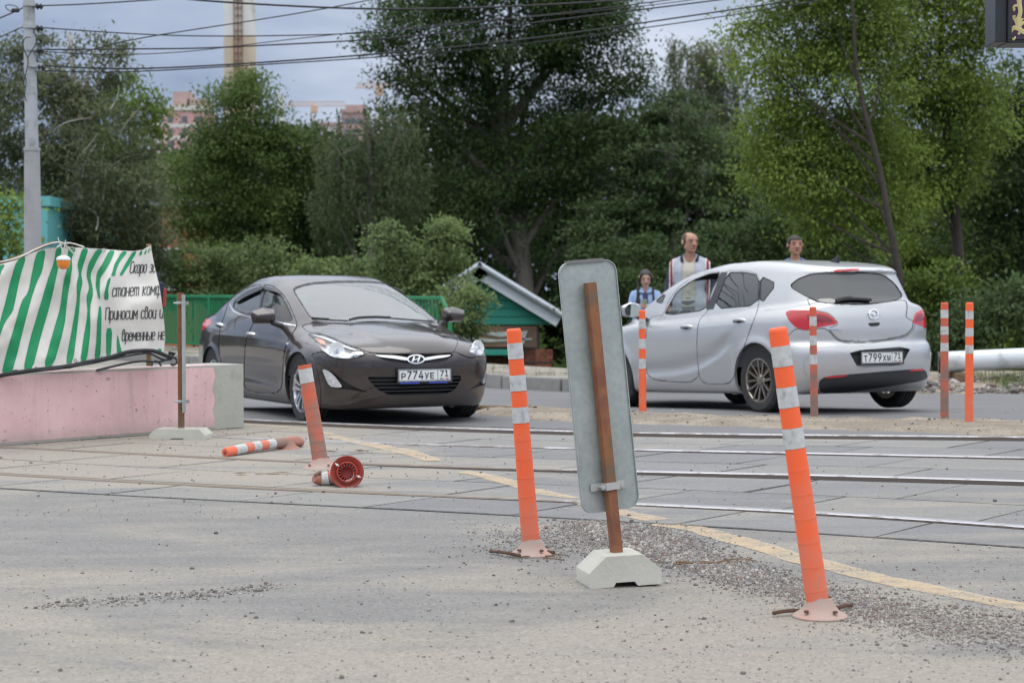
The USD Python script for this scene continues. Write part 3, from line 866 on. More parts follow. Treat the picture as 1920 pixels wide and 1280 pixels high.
# ---------------------------------------------------------------- trees and shrubs
def leaf_look(name, dark, light, trans=.28, tint=None):
    look(name, {"g": ("geometry", {}), "r": ("rgb_ramp", {"ramp": [(0.0, tuple(.68 * np.array(dark) + .32 * np.array(light))), (.6, tuple((np.array(dark) + np.array(light)) / 2)), (1.0, tuple(.22 * np.array(dark) + .78 * np.array(light)))]}), "n": ("noise_texture", {"scale": .55, "detail": 3.0}),
                "v": ("rgb_ramp", {"ramp": [(.3, (.72, .74, .70)), (.7, (1.22, 1.18, 1.1))]}), "mm": ("mix_color", {"blend_type": "multiply", "fac": 1.0, "use_clamp": False}),
                "p": ("principled_bsdf", {"roughness": .6, "specular_ior_level": .25}), "t": ("translucent_bsdf", {}), "m": ("mix_closure", {"fac": trans})},
         [("g.random_per_island", "r.fac"), ("g.position", "n.vector"), ("n.fac", "v.fac"), ("r.color", "mm.a"), ("v.color", "mm.b"), ("mm.result", "p.base_color"), ("mm.result", "t.color"), ("p.BSDF", "m.closure1"), ("t.BSDF", "m.closure2")], surface="m.closure")


leaf_look("leaf_dark", (0.022, 0.040, 0.014), (0.055, 0.085, 0.025))
leaf_look("leaf_poplar", (0.030, 0.059, 0.018), (0.076, 0.116, 0.034))
leaf_look("leaf_maple", (0.124, 0.192, 0.033), (0.239, 0.309, 0.074))
leaf_look("leaf_maple_left", (0.075, 0.127, 0.033), (0.151, 0.208, 0.061))
leaf_look("leaf_birch", (0.079, 0.098, 0.049), (0.158, 0.176, 0.098))
leaf_look("leaf_willow", (0.068, 0.097, 0.043), (0.135, 0.169, 0.081))
leaf_look("leaf_soft", (0.058, 0.098, 0.039), (0.121, 0.167, 0.071))
leaf_look("leaf_shrub", (0.112, 0.167, 0.063), (0.222, 0.287, 0.112))
leaf_look("leaf_fresh", (0.096, 0.156, 0.029), (0.180, 0.246, 0.054))
plain("bark_dark", (.045, .038, .030), .95, var=.4, scale=5, bump=.01, bscale=18)
plain("bark_grey", (.15, .135, .115), .9, var=.3, scale=4, bump=.006, bscale=20)
plain("bark_birch", (.42, .40, .36), .8, var=.3, scale=6, stain=(.05, .045, .04), stain_scale=5, stain_lo=.55, stain_hi=.62)
plain("autumn_leaf", (.30, .10, .03), .8)
R_ = np.random.default_rng(11)


def leaves(c, axis, n, L, rng, wide=.5, flat=.5):
    """Rhombic leaves at points c with rough directions."""
    k = len(c)
    ax = axis + rng.normal(0, 1, (k, 3)) * n
    ax /= np.linalg.norm(ax, axis=1, keepdims=True)
    up = rng.normal(0, 1, (k, 3)) * flat + np.array([0, -.25, 1.0])
    sd = np.cross(ax, up)
    sd /= np.linalg.norm(sd, axis=1, keepdims=True) + 1e-9
    nr = np.cross(sd, ax)
    l = L * rng.uniform(.65, 1.35, (k, 1))
    w = l * wide * .5
    mid = c + ax * l * .45 + nr * l * .06
    V = np.stack([c, mid + sd * w, c + ax * l, mid - sd * w], 1).reshape(-1, 3)
    b = np.arange(k)[:, None] * 4
    F = np.vstack([b + [0, 1, 2], b + [0, 2, 3]])
    return V, F


def in_clumps(cl, k, rng, shell=.55):
    """Points in noisy ellipsoids, more of them towards the skin."""
    w = np.array([c[3] * c[4] * c[5] for c in cl]) ** .72
    i = rng.choice(len(cl), k, p=w / w.sum())
    C, Rr = np.array([c[:3] for c in cl])[i], np.array([c[3:6] for c in cl])[i]
    d = rng.normal(0, 1, (k, 3))
    d /= np.linalg.norm(d, axis=1, keepdims=True)
    r = rng.random(k) ** (1 / (3 + 3 * shell))
    bump = .62 + .75 * meshkit.fbm(d * 2.2 + i[:, None] * 7.3, 3, 2)
    return C + d * Rr * (r * bump)[:, None], d


def crown(cl, twigs, per, spread, L, rng, droop=0.0, hang=0.0, wide=.5, noise=.8, shell=.55, flat=.5):
    t, d = in_clumps(cl, twigs, rng, shell)
    if hang:
        h = rng.uniform(.25, 1.0, (twigs, 1)) * hang
        s = rng.random((twigs, per))[..., None]
        c = t[:, None] + np.concatenate([rng.normal(0, spread * .35, (twigs, per, 2)) + (d[:, None, :2] * .15 * (1 - s)), -s * h[:, None]], -1)
        ax = np.broadcast_to(np.array([0, 0, -1.0]), (twigs * per, 3)) + np.repeat(d, per, 0) * .25
    else:
        c = t[:, None] + rng.normal(0, spread, (twigs, per, 3)) * np.array([1, 1, .5])
        ax = np.repeat(d, per, 0) * .8 + np.array([0, 0, -droop])
    c = c.reshape(-1, 3)
    V, F = leaves(c, ax, noise, L, rng, wide, flat)
    return trimesh.Trimesh(V, F, process=False), t


def clumps(spec, D, base_y=0.0):
    """(px, py, rx, ry, depth offset) in the photograph's measure at distance D."""
    out = []
    for px, py, rx, ry, dd in spec:
        c = P(px, py, D + dd)
        s = FPX / (D + dd)
        out.append((c[0], c[1], c[2], rx / s, .5 * (rx + ry) / s * .9, ry / s))
    return out


def tree(name, label, D, spec, leaf, bark, L=.12, dens=1.0, per=90, spread=.26, trunk=None, rt=.16, droop=.2, hang=0.0, group=None, shell=.55, limbs=True, wide=.5, twigs_bare=0, category="tree", flat=.5):
    rng = np.random.default_rng(abs(hash(label)) % 1000 if False else sum(map(ord, label)))
    cl = clumps(spec, D)
    area = sum(c[3] * c[5] * math.pi for c in cl)
    n = int(dens * area * 4.2 / (.25 * L * L) * (.5 / .5))
    cr, tw = crown(cl, max(20, n // per), per, spread, L, rng, droop, hang, wide, .8, shell, flat)
    if trunk is None:
        bx = float(np.mean([c[0] for c in cl]))
        z0 = float(terrain_z(bx, D)) - .1
        zc = min(c[2] for c in cl)
        trunk = [(bx, D, z0), (bx + .1, D, (z0 + zc) / 2), (bx, D, max(c[2] for c in cl))]
    tr = spline(trunk, 18)
    base = tr[0]
    node = thing(name, label, category, base, group=group)
    rad = np.linspace(rt, rt * .28, len(tr))
    rad[0] *= 1.3
    wood = [tube(tr - base, rad, 9)]
    if limbs:
        for c in cl:
            c = np.array(c[:3])
            h = np.clip((c[2] - tr[0, 2] - .8) / max(tr[-1, 2] - tr[0, 2], .1), .25, .92)
            a = tr[int(h * (len(tr) - 1) * .8)]
            m = (a + c) / 2 + np.array([0, 0, -.15]) + rng.normal(0, .1, 3)
            wood.append(tube(spline([a, m, c + rng.normal(0, .1, 3)], 8) - base, np.linspace(rt * .38, rt * .10, 8), 6))
        for k in rng.choice(len(tw), min(len(tw), 60), replace=False):
            c = np.array(min(cl, key=lambda q: np.linalg.norm(np.array(q[:3]) - tw[k]))[:3])
            wood.append(tube(spline([c, (c + tw[k]) / 2 + rng.normal(0, .1, 3), tw[k]], 5) - base, np.linspace(rt * .10, .006, 5), 4, False))
    part(node, "trunk", cat(*wood), bark, 50)
    if twigs_bare:
        bt = []
        for k in rng.choice(len(tw), twigs_bare, replace=False):
            a = tw[k] + np.array([0, -.25, 0])
            e = a + np.array([rng.normal(.25, .35), rng.normal(-.1, .2), rng.uniform(.2, .7)])
            bt.append(tube(spline([a, (a + e) / 2 + rng.normal(0, .08, 3), e], 6) - base, np.linspace(.016, .006, 6), 4, False))
        part(node, "bare_twigs", cat(*bt), "bark_birch", kind="stuff")
    cr.apply_translation(-base)
    part(node, "crown", cr, leaf)
    return node


def trunk_px(pts, D):
    return [P(x, y, D) for x, y in pts]


# dense wood closing the view behind everything
wc = [(x, y, r, r * .8, rng_d) for x, y, r, rng_d in [(-250, 420, 150, 0), (-80, 400, 140, 1), (80, 400, 150, 0), (230, 390, 130, 1), (380, 380, 140, 2), (540, 380, 140, 0), (680, 350, 130, 1), (820, 330, 150, 0), (980, 340, 160, 1), (1130, 340, 150, 0), (1290, 360, 150, 2), (1450, 370, 150, 0), (1600, 370, 150, 1), (1760, 340, 160, 0), (1920, 320, 160, 1), (2080, 330, 160, 0), (2240, 360, 150, 0)]]
wc += [(x, 510, 150, 90, 1) for x in range(-250, 2300, 170)]
wc += [(x, 430 + 40 * (x % 3), 190, 150, 1) for x in list(range(-1500, -300, 260)) + list(range(2400, 3900, 260))]
m, _ = crown(clumps(wc, 60), 3400, 50, .6, .34, np.random.default_rng(2), .2, shell=.35)
alone("background_wood", m, "leaf_dark", "dark mass of trees closing the view behind the nearer ones", "wood", kind="stuff")

tree("birch_tree", "tall greyish birch behind the grey pole and striped banner", 38, [(70, 240, 120, 110, 0), (190, 330, 120, 130, -.5), (40, 390, 140, 120, 0), (170, 450, 130, 90, .5), (250, 430, 80, 90, 0), (150, 160, 70, 80, .3), (20, 150, 60, 70, .2), (205, 120, 34, 40, 0), (182, 62, 22, 40, 0), (60, 90, 30, 45, .4)], "leaf_birch", "bark_birch", L=.105, dens=.95, spread=.20, rt=.15, twigs_bare=30, droop=.5, wide=.42)
tree("roadside_tree", "bright green tree top between the birch and the pink block", 50, [(235, 225, 75, 65, 0), (272, 208, 32, 38, 0), (215, 300, 90, 70, 0)], "leaf_fresh", "bark_dark", L=.15, dens=.9, rt=.14)
tree("maple_tree", "rounded yellow green maple in front of the chimney", 46, [(440, 225, 80, 75, 0), (468, 200, 50, 50, -.4), (424, 265, 46, 55, 0), (455, 165, 26, 30, 0), (380, 350, 90, 90, .3), (490, 320, 95, 90, 0), (548, 285, 56, 45, .4), (440, 420, 120, 80, 0)], "leaf_maple_left", "bark_dark", L=.095, per=140, rt=.16)
tree("maple_tree", "lower green maple filling between chimney and willow", 47.5, [(555, 290, 60, 60, 0), (590, 360, 80, 90, 0), (560, 440, 90, 70, 0)], "leaf_poplar", "bark_dark", L=.14, rt=.14)
tree("willow_tree", "drooping grey green willow left of the big poplar", 41, [(690, 250, 95, 60, 0), (640, 290, 50, 50, -.4), (745, 230, 50, 50, .4), (690, 330, 90, 70, 0), (620, 370, 40, 50, .2), (750, 330, 60, 70, .4)], "leaf_willow", "bark_grey", L=.12, dens=1.0, hang=1.5, per=34, spread=.10, rt=.18, wide=.28)
tree("poplar_tree", "huge dark poplar whose crown leaves the top of the view", 46, [(830, 60, 130, 90, 0), (960, 40, 160, 110, -.6), (1080, 60, 120, 80, 0), (770, 170, 60, 55, -.5), (850, 200, 110, 80, 0), (1000, 160, 130, 80, .6), (1110, 25, 90, 60, .3), (1150, 150, 60, 48, .3), (1090, 215, 110, 70, .2), (1180, 140, 40, 30, 0), (880, 300, 100, 80, .4), (1020, 300, 110, 80, -.3), (820, 380, 80, 60, .5), (930, 400, 90, 55, -.6), (960, -90, 200, 90, 0), (1075, 330, 70, 60, 0), (735, 95, 40, 40, 0), (900, 480, 110, 60, .8), (1060, 460, 110, 70, .8)], "leaf_poplar", "bark_grey", L=.11, dens=.9, spread=.32, per=170, rt=.30, trunk=trunk_px([(990, 700), (984, 540), (972, 420), (950, 290), (925, 200), (905, 60)], 46))
tree("weeping_birch", "weeping birch standing against the sky between poplar and right maple", 57, [(1300, 120, 48, 60, 0), (1345, 110, 40, 60, 0), (1275, 180, 34, 60, 0), (1375, 170, 34, 60, .4), (1320, 230, 60, 60, 0), (1268, 80, 12, 30, 0)], "leaf_birch", "bark_birch", L=.14, hang=1.8, per=34, spread=.12, rt=.14, wide=.30, dens=1.7)
tree("round_willow", "soft rounded blue green willow behind the standing men", 45, [(1260, 290, 110, 90, 0), (1200, 360, 90, 80, 0), (1330, 330, 80, 90, .4), (1180, 260, 60, 60, .5), (1270, 210, 60, 40, .4), (1150, 440, 100, 70, -.5), (1280, 430, 110, 70, -.5), (1370, 420, 70, 80, .2)], "leaf_soft", "bark_grey", L=.12, dens=.95, spread=.17, rt=.2)
tree("maple_tree", "yellow green maple with slender leaning trunk right of centre", 31, [(1530, 60, 110, 80, 0), (1450, 120, 60, 50, -.3), (1620, 40, 100, 80, .2), (1560, 170, 130, 80, 0), (1460, 250, 80, 60, 0), (1600, 270, 120, 70, .3), (1520, 330, 110, 60, -.2), (1620, 380, 100, 55, .3), (1430, 320, 40, 40, 0), (1530, 410, 90, 45, 0), (1400, 60, 22, 40, 0), (1560, -60, 160, 70, 0)], "leaf_maple", "bark_dark", L=.078, dens=1.15, spread=.25, per=150, rt=.075, trunk=trunk_px([(1706, 640), (1688, 520), (1668, 420), (1652, 330), (1632, 250), (1610, 160), (1600, 40), (1590, -60)], 29.9), droop=.5, shell=.4)
tree("maple_tree", "dense darker maple crown beneath the purple billboard corner", 33, [(1760, 110, 110, 110, 0), (1700, 210, 90, 80, .2), (1810, 210, 90, 80, 0), (1760, 20, 110, 80, 0), (1740, 320, 100, 60, 0), (1830, 60, 50, 70, .2), (1770, -90, 130, 70, 0)], "leaf_maple", "bark_dark", L=.082, dens=1.05, per=150, rt=.13, droop=.4, trunk=[P(1800, 640, 33), P(1795, 450, 33), P(1770, 200, 33), P(1765, 0, 33)])
tree("roadside_tree", "dark green tree at the right edge behind the two posts", 36, [(1900, 230, 60, 70, 0), (1960, 180, 80, 80, 0), (1880, 330, 80, 80, 0), (1960, 370, 100, 100, 0), (1850, 440, 90, 80, 0)], "leaf_poplar", "bark_dark", L=.12, dens=.85, rt=.14)
tree("roadside_tree", "mid green tree between the maple trunk and the right edge", 38, [(1740, 420, 90, 70, 0), (1640, 460, 90, 60, 0), (1800, 500, 110, 60, 0), (1700, 520, 110, 50, 0)], "leaf_fresh", "bark_dark", L=.12, dens=.85, rt=.10)
tree("roadside_tree", "dark leafy tree filling behind the bald man", 40, [(1390, 470, 90, 60, 0), (1470, 440, 80, 60, 0), (1330, 500, 100, 50, 0), (1210, 500, 100, 60, 0)], "leaf_poplar", "bark_dark", L=.12, dens=.8, rt=.10)
tree("roadside_tree", "green tree at the far left edge before the teal building", 33, [(-20, 470, 60, 80, 0), (10, 430, 30, 60, 0)], "leaf_fresh", "bark_dark", L=.12, dens=.9, rt=.08)

sg = "shrubs growing behind the railing and road"
for lab, D, spec, lf, L in [
    ("grey green shrub behind the railing right of the banner", 38.5, [(370, 510, 60, 50, 0), (340, 540, 60, 60, 0)], "leaf_shrub", .10),
    ("wide reddish tipped shrub behind the brown sedan's roof", 39, [(470, 505, 70, 55, 0), (530, 520, 60, 55, 0), (505, 450, 14, 34, 0), (430, 530, 60, 50, 0)], "leaf_shrub", .10),
    ("low shrub behind the sedan's windshield", 37, [(640, 520, 70, 40, 0), (700, 530, 60, 40, 0), (590, 530, 50, 40, 0)], "leaf_shrub", .10),
    ("light green young tree, left one of two behind the sedan", 34, [(735, 470, 44, 50, 0), (720, 430, 20, 28, 0), (745, 530, 60, 60, 0)], "leaf_shrub", .09),
    ("light green young tree, right one of two behind the sedan", 34.5, [(835, 460, 42, 50, 0), (850, 430, 26, 30, 0), (830, 530, 60, 60, 0), (795, 500, 30, 40, 0)], "leaf_shrub", .09),
    ("leafy bush covering the left half of the brick hut", 32, [(866, 575, 40, 45, 0), (845, 605, 45, 45, 0), (905, 556, 16, 16, 0), (885, 602, 28, 26, 0)], "leaf_shrub", .085),
    ("yellow green bush right of the man in the blue shirt", 34, [(1560, 470, 60, 50, 0), (1530, 420, 40, 40, 0), (1590, 520, 80, 50, 0)], "leaf_maple_left", .10),
    ("yellow green bush above the hatchback's right rear corner", 30, [(1720, 560, 60, 50, 0), (1770, 540, 50, 60, 0), (1730, 610, 70, 40, 0)], "leaf_fresh", .09),
    ("tall weedy bush behind the two right posts", 29, [(1830, 600, 60, 50, 0), (1900, 580, 50, 60, 0), (1960, 600, 60, 60, 0), (1790, 630, 60, 30, 0)], "leaf_soft", .09),
    ("dark bush behind the girl with the phone", 33, [(1180, 560, 60, 50, 0), (1110, 560, 60, 60, 0), (1250, 560, 60, 40, 0)], "leaf_poplar", .10),
    ("low green undergrowth under the right maple's trunk", 36, [(1620, 640, 110, 50, 0), (1500, 640, 100, 50, 0), (1720, 650, 90, 50, 0)], "leaf_poplar", .11),
    ("low dark undergrowth behind the silver hatchback's bonnet", 40, [(1200, 640, 100, 60, 0), (1330, 640, 100, 60, 0), (1430, 640, 80, 50, 0)], "leaf_poplar", .12),
    ("low green undergrowth at the right edge beyond the pole", 34, [(1840, 660, 100, 40, 0), (1960, 650, 110, 50, 0), (2080, 640, 110, 60, 0)], "leaf_fresh", .11),
    ("dark bush right of the brick hut's wall", 47, [(1090, 640, 60, 70, 0), (1060, 590, 40, 50, 0), (1130, 600, 60, 70, 0)], "leaf_dark", .13),
    ("dark undergrowth left of the brick hut", 48, [(820, 640, 80, 60, 0), (720, 640, 90, 60, 0), (900, 610, 40, 60, 0)], "leaf_dark", .13),
    ("dark bush behind the hatchback's roof", 33, [(1380, 540, 90, 50, 0), (1480, 540, 80, 40, 0)], "leaf_poplar", .10)]:
    tree("shrub", lab, D, spec, lf, "bark_dark", L=L, dens=.9, per=45, spread=.13, rt=.035, group=sg, category="shrub", droop=.1)


def blades(pts, h, rng, w=.006):
    k = len(pts)
    a = rng.uniform(0, 2 * np.pi, k)
    d = np.stack([np.cos(a), np.sin(a), 0 * a], 1)
    s = np.stack([-np.sin(a), np.cos(a), 0 * a], 1)
    hh = h * rng.uniform(.5, 1.3, (k, 1))
    ben = d * hh * rng.uniform(.1, .6, (k, 1))
    up = np.array([0, 0, 1.0])
    V = np.stack([pts - s * w, pts + s * w, pts + ben * .4 + up * hh * .6 - s * w * .7, pts + ben * .4 + up * hh * .6 + s * w * .7, pts + ben + up * hh], 1).reshape(-1, 3)
    b = np.arange(k)[:, None] * 5
    return trimesh.Trimesh(V, np.vstack([b + [0, 1, 3], b + [0, 3, 2], b + [2, 3, 4]]), process=False)


leaf_look("grass_blade", (0.060, 0.095, 0.025), (0.170, 0.200, 0.075))
rg = np.random.default_rng(8)
gp = []
for (xa, xb, ya, yb, n) in ((.3, 1.6, 23.3, 24.8, 900), (-.5, .6, 24, 26.2, 500), (5.0, 9.5, 24.0, 28.5, 2600), (6.2, 7.6, 22.7, 24.2, 1100), (-9, -4.5, 33.5, 37, 1400), (2, 6, 24.2, 27, 900)):
    x, y = rg.uniform(xa, xb, n), rg.uniform(ya, yb, n)
    keep = meshkit.noise(np.stack([x * 1.7, y * 1.7, 0 * x], 1), 4) > .38
    x, y = x[keep], y[keep]
    gp.append(np.stack([x, y, terrain_z(x, y) + .02], 1))
alone("grass", blades(np.vstack(gp), .22, rg), "grass_blade", "tufts of grass and weeds beyond the kerb and rubble", "grass", kind="stuff")
# ---------------------------------------------------------------- utility pole, wires, railing, billboard
plain("pole_concrete", (.30, .30, .31), .85, var=.12, scale=3, bump=.002, bscale=60, stain=(.20, .20, .205), stain_scale=2.5)
plain("pole_metal", (.36, .38, .40), .6, .3, var=.12, scale=3, stain=(.22, .22, .22), stain_scale=4)
plain("wire_black", (.016, .017, .019), .6)
plain("rope_white", (.55, .53, .48), .8)
plain("rail_green", (.012, .155, .062), .45, var=.12, scale=4)
plain("billboard_black", (.015, .016, .019), .35)
plain("billboard_purple", (.050, .022, .050), .4, var=.2, scale=3)
plain("billboard_gold", (.52, .44, .20), .5, var=.15, scale=12)
PD = 21.5
b0, b1, b2 = P(63, 620, PD), P(60, 280, PD), P(52, -90, PD)
pz = float(road_z(PD))
pole = thing("utility_pole", "tall grey utility pole behind the striped banner", "pole", (b0[0], PD, pz))
o = np.array([b0[0], PD, pz])
part(pole, "lower_pole", tube([(0.0, 0, 0), b1 - o], [.125, .096], 8), "pole_concrete", 20)
part(pole, "sleeve", tube([b1 - o + (0, 0, -.02), b1 - o + (-.0, 0, .02)], .104, 8), "pole_concrete", 20)
part(pole, "upper_pole", tube([b1 - o, b2 - o], [.080, .066], 16), "pole_metal", 40)
for (x, y) in ((56, 10), (57, 51), (58, 93), (60, 124)):
    c = P(x, y, PD) - o
    part(pole, "clamp", tube([c - (0, 0, .02), c + (0, 0, .02)], .088, 12), "pole_metal", 40)
    part(pole, "insulator", frame(lathe([(0, 0), (.025, 0), (.04, .02), (.02, .04), (.04, .06), (.02, .08), (0, .09)], 12), c + np.array([.08, -.02, -.02]), (0, 0, 1), (0, 1, 0), (1, 0, 0)), "billboard_black", 40)
part(pole, "junction_box", rbox(.11, .08, .10, .01).apply_translation(P(71, 126, PD) - o), "pole_metal", 30)
for q in ([(57, 70), (47, 72), (44, 90), (52, 110), (48, 140), (46, 165)], [(62, 60), (68, 80), (60, 95), (52, 110)], [(46, 140), (49, 152), (47, 170), (50, 190)]):
    part(pole, "loose_wire", tube(spline([P(a, b, PD - .12) - o for a, b in q], 16), .007, 5), "wire_black")

WIRES = [("short cable from the pole's top off the left edge", [(-40, 48), (0, 34), (28, 22), (55, 9)], .010, 0), ("thin cable leaving the left edge below the top cable", [(-40, 82), (0, 70), (38, 53), (58, 51)], .008, 0),
         ("topmost wire running right from the pole to the picture's top", [(57, 11), (140, 9), (257, 2), (330, -3)], .009, 0), ("thick black cable entering top left of the chimney and crossing the poplar", [(330, -4), (367, 0), (480, 8), (600, 14), (700, 17), (790, 17), (944, 13), (1146, 2), (1260, -6)], .013, 0),
         ("thin wire rising from the birch across the chimney to the top", [(130, 108), (220, 81), (330, 61), (441, 44), (560, 25), (680, 3), (720, -6)], .008, 0), ("second wire from the pole, sagging below the birch twigs", [(62, 51), (190, 60), (330, 67), (441, 68), (580, 66), (700, 61), (870, 45), (1201, 7), (1300, -6)], .008, 0),
         ("third wire from the pole passing the chimney's colour change", [(66, 93), (160, 93), (257, 92), (360, 91), (480, 86), (700, 74), (870, 58), (1100, 31), (1350, 0), (1420, -9)], .010, 0), ("thin wire just under the third one near the chimney", [(66, 95), (257, 102), (360, 96), (480, 82), (700, 58), (950, 36), (1220, 10), (1340, -6)], .006, 0),
         ("upper of the two lowest wires crossing the whole view", [(70, 123), (150, 127), (235, 129), (360, 125), (480, 118), (700, 102), (940, 79), (1220, 41), (1350, 22), (1495, 0), (1560, -12)], .011, 0), ("lowest wire, just below its close companion", [(70, 132), (150, 135), (228, 135), (360, 129), (480, 122), (700, 108), (940, 87), (1220, 51), (1350, 32), (1514, 5), (1600, -10)], .008, 0)]
for lab, px, r, _ in WIRES:
    alone("overhead_wire", tube(spline([P(a, b, PD + (.0 if i else 0) + i * .25) for i, (a, b) in enumerate(px)], 60), r, 6), "wire_black", lab, "wire", "overhead wires", True)
alone("wire_loop", cat(tube(spline([P(a, b, PD) for a, b in [(28, 20), (14, 18), (10, 12), (20, 10), (34, 16), (28, 22)]], 24), .006, 5), move(rbox(.10, .05, .05, .02), P(29, 20, PD))), "wire_black", "small dark coil of wire hanging left of the pole top", "wire", smooth=True)

# green railing
ra, rb_ = P(278, 645, 36.5), P(845, 648, 27.0)
ra[2], rb_[2] = road_z(30) + .16, road_z(27) + .14
dv = rb_ - ra
Lr = np.linalg.norm(dv[:2])
ang = math.atan2(dv[1], dv[0])
rl = thing("green_railing", "green painted metal railing behind the dark sedan", "railing", ra, math.degrees(ang))
H_ = 1.03
part(rl, "top_rail", move(rbox(Lr - .25, .07, .06, .012), (Lr / 2 - .12, 0, H_)), "rail_green", 30)
part(rl, "bottom_rail", move(rbox(Lr, .05, .05, .01), (Lr / 2, 0, .10)), "rail_green", 30)
part(rl, "end_rail", tube([(Lr - .25, 0, H_), (Lr - .02, 0, H_ - .28), (Lr, 0, .05)], .035, 8), "rail_green", 30)
x, k = .06, 0
while x < Lr - .3:
    if k % 14 == 0:
        part(rl, "post", move(rbox(.075, .075, H_ + .02, .01), (x, 0, H_ / 2)), "rail_green", 30)
    else:
        part(rl, "baluster", box(.022, .03, H_ - .12, (x, 0, H_ / 2 + .06)), "rail_green")
    x += .105
    k += 1

# billboard corner top right
BD = 9.0
c0, c1 = P(1863, 81, BD), P(1885, 81, BD)
bb = thing("billboard", "purple billboard with gold scrollwork and black frame, cut by the top right corner", "billboard", (c0[0], BD, c0[2]))
W_, Hh = 1.9, 1.1
part(bb, "frame_side", move(rbox(.06, .20, Hh, .006), (.03, .07, Hh / 2)), "billboard_black", 30)
part(bb, "frame_inner", move(rbox(.018, .036, Hh - .012, .005), (.069, -.036, Hh / 2)), "billboard_black", 30)
part(bb, "frame_side", move(rbox(.06, .20, Hh, .006), (W_ - .03, .07, Hh / 2)), "billboard_black", 30)
part(bb, "frame_bottom", box(W_ - .12, .18, .018, (W_ / 2, .08, .007)), "billboard_black")
part(bb, "frame_top", box(W_ - .12, .18, .018, (W_ / 2, .08, Hh - .007)), "billboard_black")
part(bb, "panel", box(W_ - .114, .03, Hh - .036, (W_ / 2, .0, Hh / 2)), "billboard_purple")
sc = BD / FPX
g = lambda zx, zy: (((zx / 12.8 + 1840) - 1863) * sc, -.0204, (81 - zy / 12.8) * sc)
for q, r in (([(870, -900), (870, 0), (890, 180), (905, 300), (880, 420), (840, 520), (850, 640), (880, 740), (960, 800), (1060, 830)], [.012, .012, .016, .026, .024, .020, .018, .022, .016, .008]),
             ([(890, 230), (860, 170), (800, 160), (750, 190), (745, 240), (775, 275)], [.016, .014, .012, .012, .012, .014]), ([(840, 620), (810, 560), (780, 500), (750, 460), (745, 430), (790, 420)], [.016, .014, .014, .014, .014, .008]),
             ([(880, 740), (800, 690), (740, 700), (710, 750), (705, 800)], [.018, .020, .020, .014, .006]), ([(860, 560), (930, 500), (980, 470)], [.014, .012, .006]), ([(1080, 560), (980, 570), (920, 600), (900, 660), (920, 730), (1000, 760), (1080, 740)], [.010, .014, .016, .016, .016, .014, .010]), ([(720, 960), (770, 940), (790, 890)], [.012, .010, .006]), ([(870, 800), (880, 850)], [.012, .010])):
    p = spline([g(a, b) for a, b in q], 22)
    rr = .6 * np.interp(np.linspace(0, 1, len(p)), np.linspace(0, 1, len(r)), r)
    m = tube(p, rr, 8)
    m.vertices[:, 1] = -.0168 + (m.vertices[:, 1] + .0204) * .25
    part(bb, "gold_scroll", m, "billboard_gold", 40)
part(bb, "support_post", tube([(W_ / 2, .12, .0), (W_ / 2, .12, -c0[2] + float(road_z(BD)))], .055, 14), "pole_metal", 40)

# ---------------------------------------------------------------- pink concrete block, striped banner on its frame
look("pink_paint", {"g": ("geometry", {}), "sp": ("separate_xyz", {}), "n": ("noise_texture", {"scale": 2.2, "detail": 6.0, "roughness": .6}), "r": ("rgb_ramp", {"ramp": [(.3, (.50, .335, .335)), (.5, (.60, .39, .395)), (.7, (.66, .45, .45))]}),
                    "v": ("noise_texture", {"scale": 30.0, "detail": 3.0}), "vr": ("map_range", {"from_min": .66, "from_max": .70, "to_min": 0, "to_max": .75, "clamp": True}), "m": ("mix_color", {"b": (.22, .20, .19)}),
                    "dm": ("mapping", {"scale": (7.0, 7.0, .7)}), "dn": ("noise_texture", {"scale": 1.6, "detail": 7.0, "roughness": .7}), "dr": ("map_range", {"range_type": "smoothstep", "from_min": .48, "from_max": .74, "to_min": 0, "to_max": .42, "clamp": True}), "md": ("mix_color", {"b": (.33, .27, .245)}),
                    "bz": ("map_range", {"range_type": "smoothstep", "from_min": .16, "from_max": .01, "to_min": 0, "to_max": .9, "clamp": True}), "bn": ("noise_texture", {"scale": 11.0, "detail": 7.0, "roughness": .7}), "bm": ("math", {"math_type": "multiply"}), "mb": ("mix_color", {"b": (.27, .235, .20)}),
                    "bp": ("bump", {"distance": .004, "strength": .6, "invert": True}), "p": ("principled_bsdf", {"roughness": .75})},
     [("g.position", "n.vector"), ("n.fac", "r.fac"), ("g.position", "v.vector"), ("v.fac", "vr.value"), ("g.position", "dm.vector"), ("dm.vector", "dn.vector"), ("dn.fac", "dr.value"), ("r.color", "md.a"), ("dr.result", "md.fac"),
      ("g.position", "sp.vector"), ("sp.z", "bz.value"), ("g.position", "bn.vector"), ("bz.result", "bm.value1"), ("bn.fac", "bm.value2"), ("md.result", "mb.a"), ("bm.value", "mb.fac"), ("mb.result", "m.a"), ("vr.result", "m.fac"), ("m.result", "p.base_color"), ("vr.result", "bp.height"), ("bp.normal", "p.normal")])
plain("block_concrete", (.36, .36, .32), .85, var=.14, scale=3, bump=.004, bscale=35, stain=(.22, .215, .19), stain_scale=3, stain_lo=.5, stain_hi=.75)
plain("pale_concrete", (.47, .46, .41), .85, var=.10, scale=5, bump=.003, bscale=60, stain=(.30, .28, .23), stain_scale=6, stain_lo=.55, stain_hi=.75)
A_ = G(-330, 858)
A = G(0, 838)
Cq = G(458, 803)
dirAB = unit(Cq - A)
Bq = A + dirAB * (np.linalg.norm(Cq - A) - .30)
A0 = A - dirAB * 1.6
nrm = np.array([dirAB[1], -dirAB[0], 0])
Dq, E0 = Cq - nrm * .42, A0 - nrm * .42
ztop = lambda q, py, Y: P(0, py, Y)[2]
zt_ = .545
foot = Polygon([A0[:2], Cq[:2], Dq[:2], E0[:2]])
blk = thing("concrete_barrier", "long pink painted concrete block with bare grey right end", "barrier", (*Bq[:2], 0))
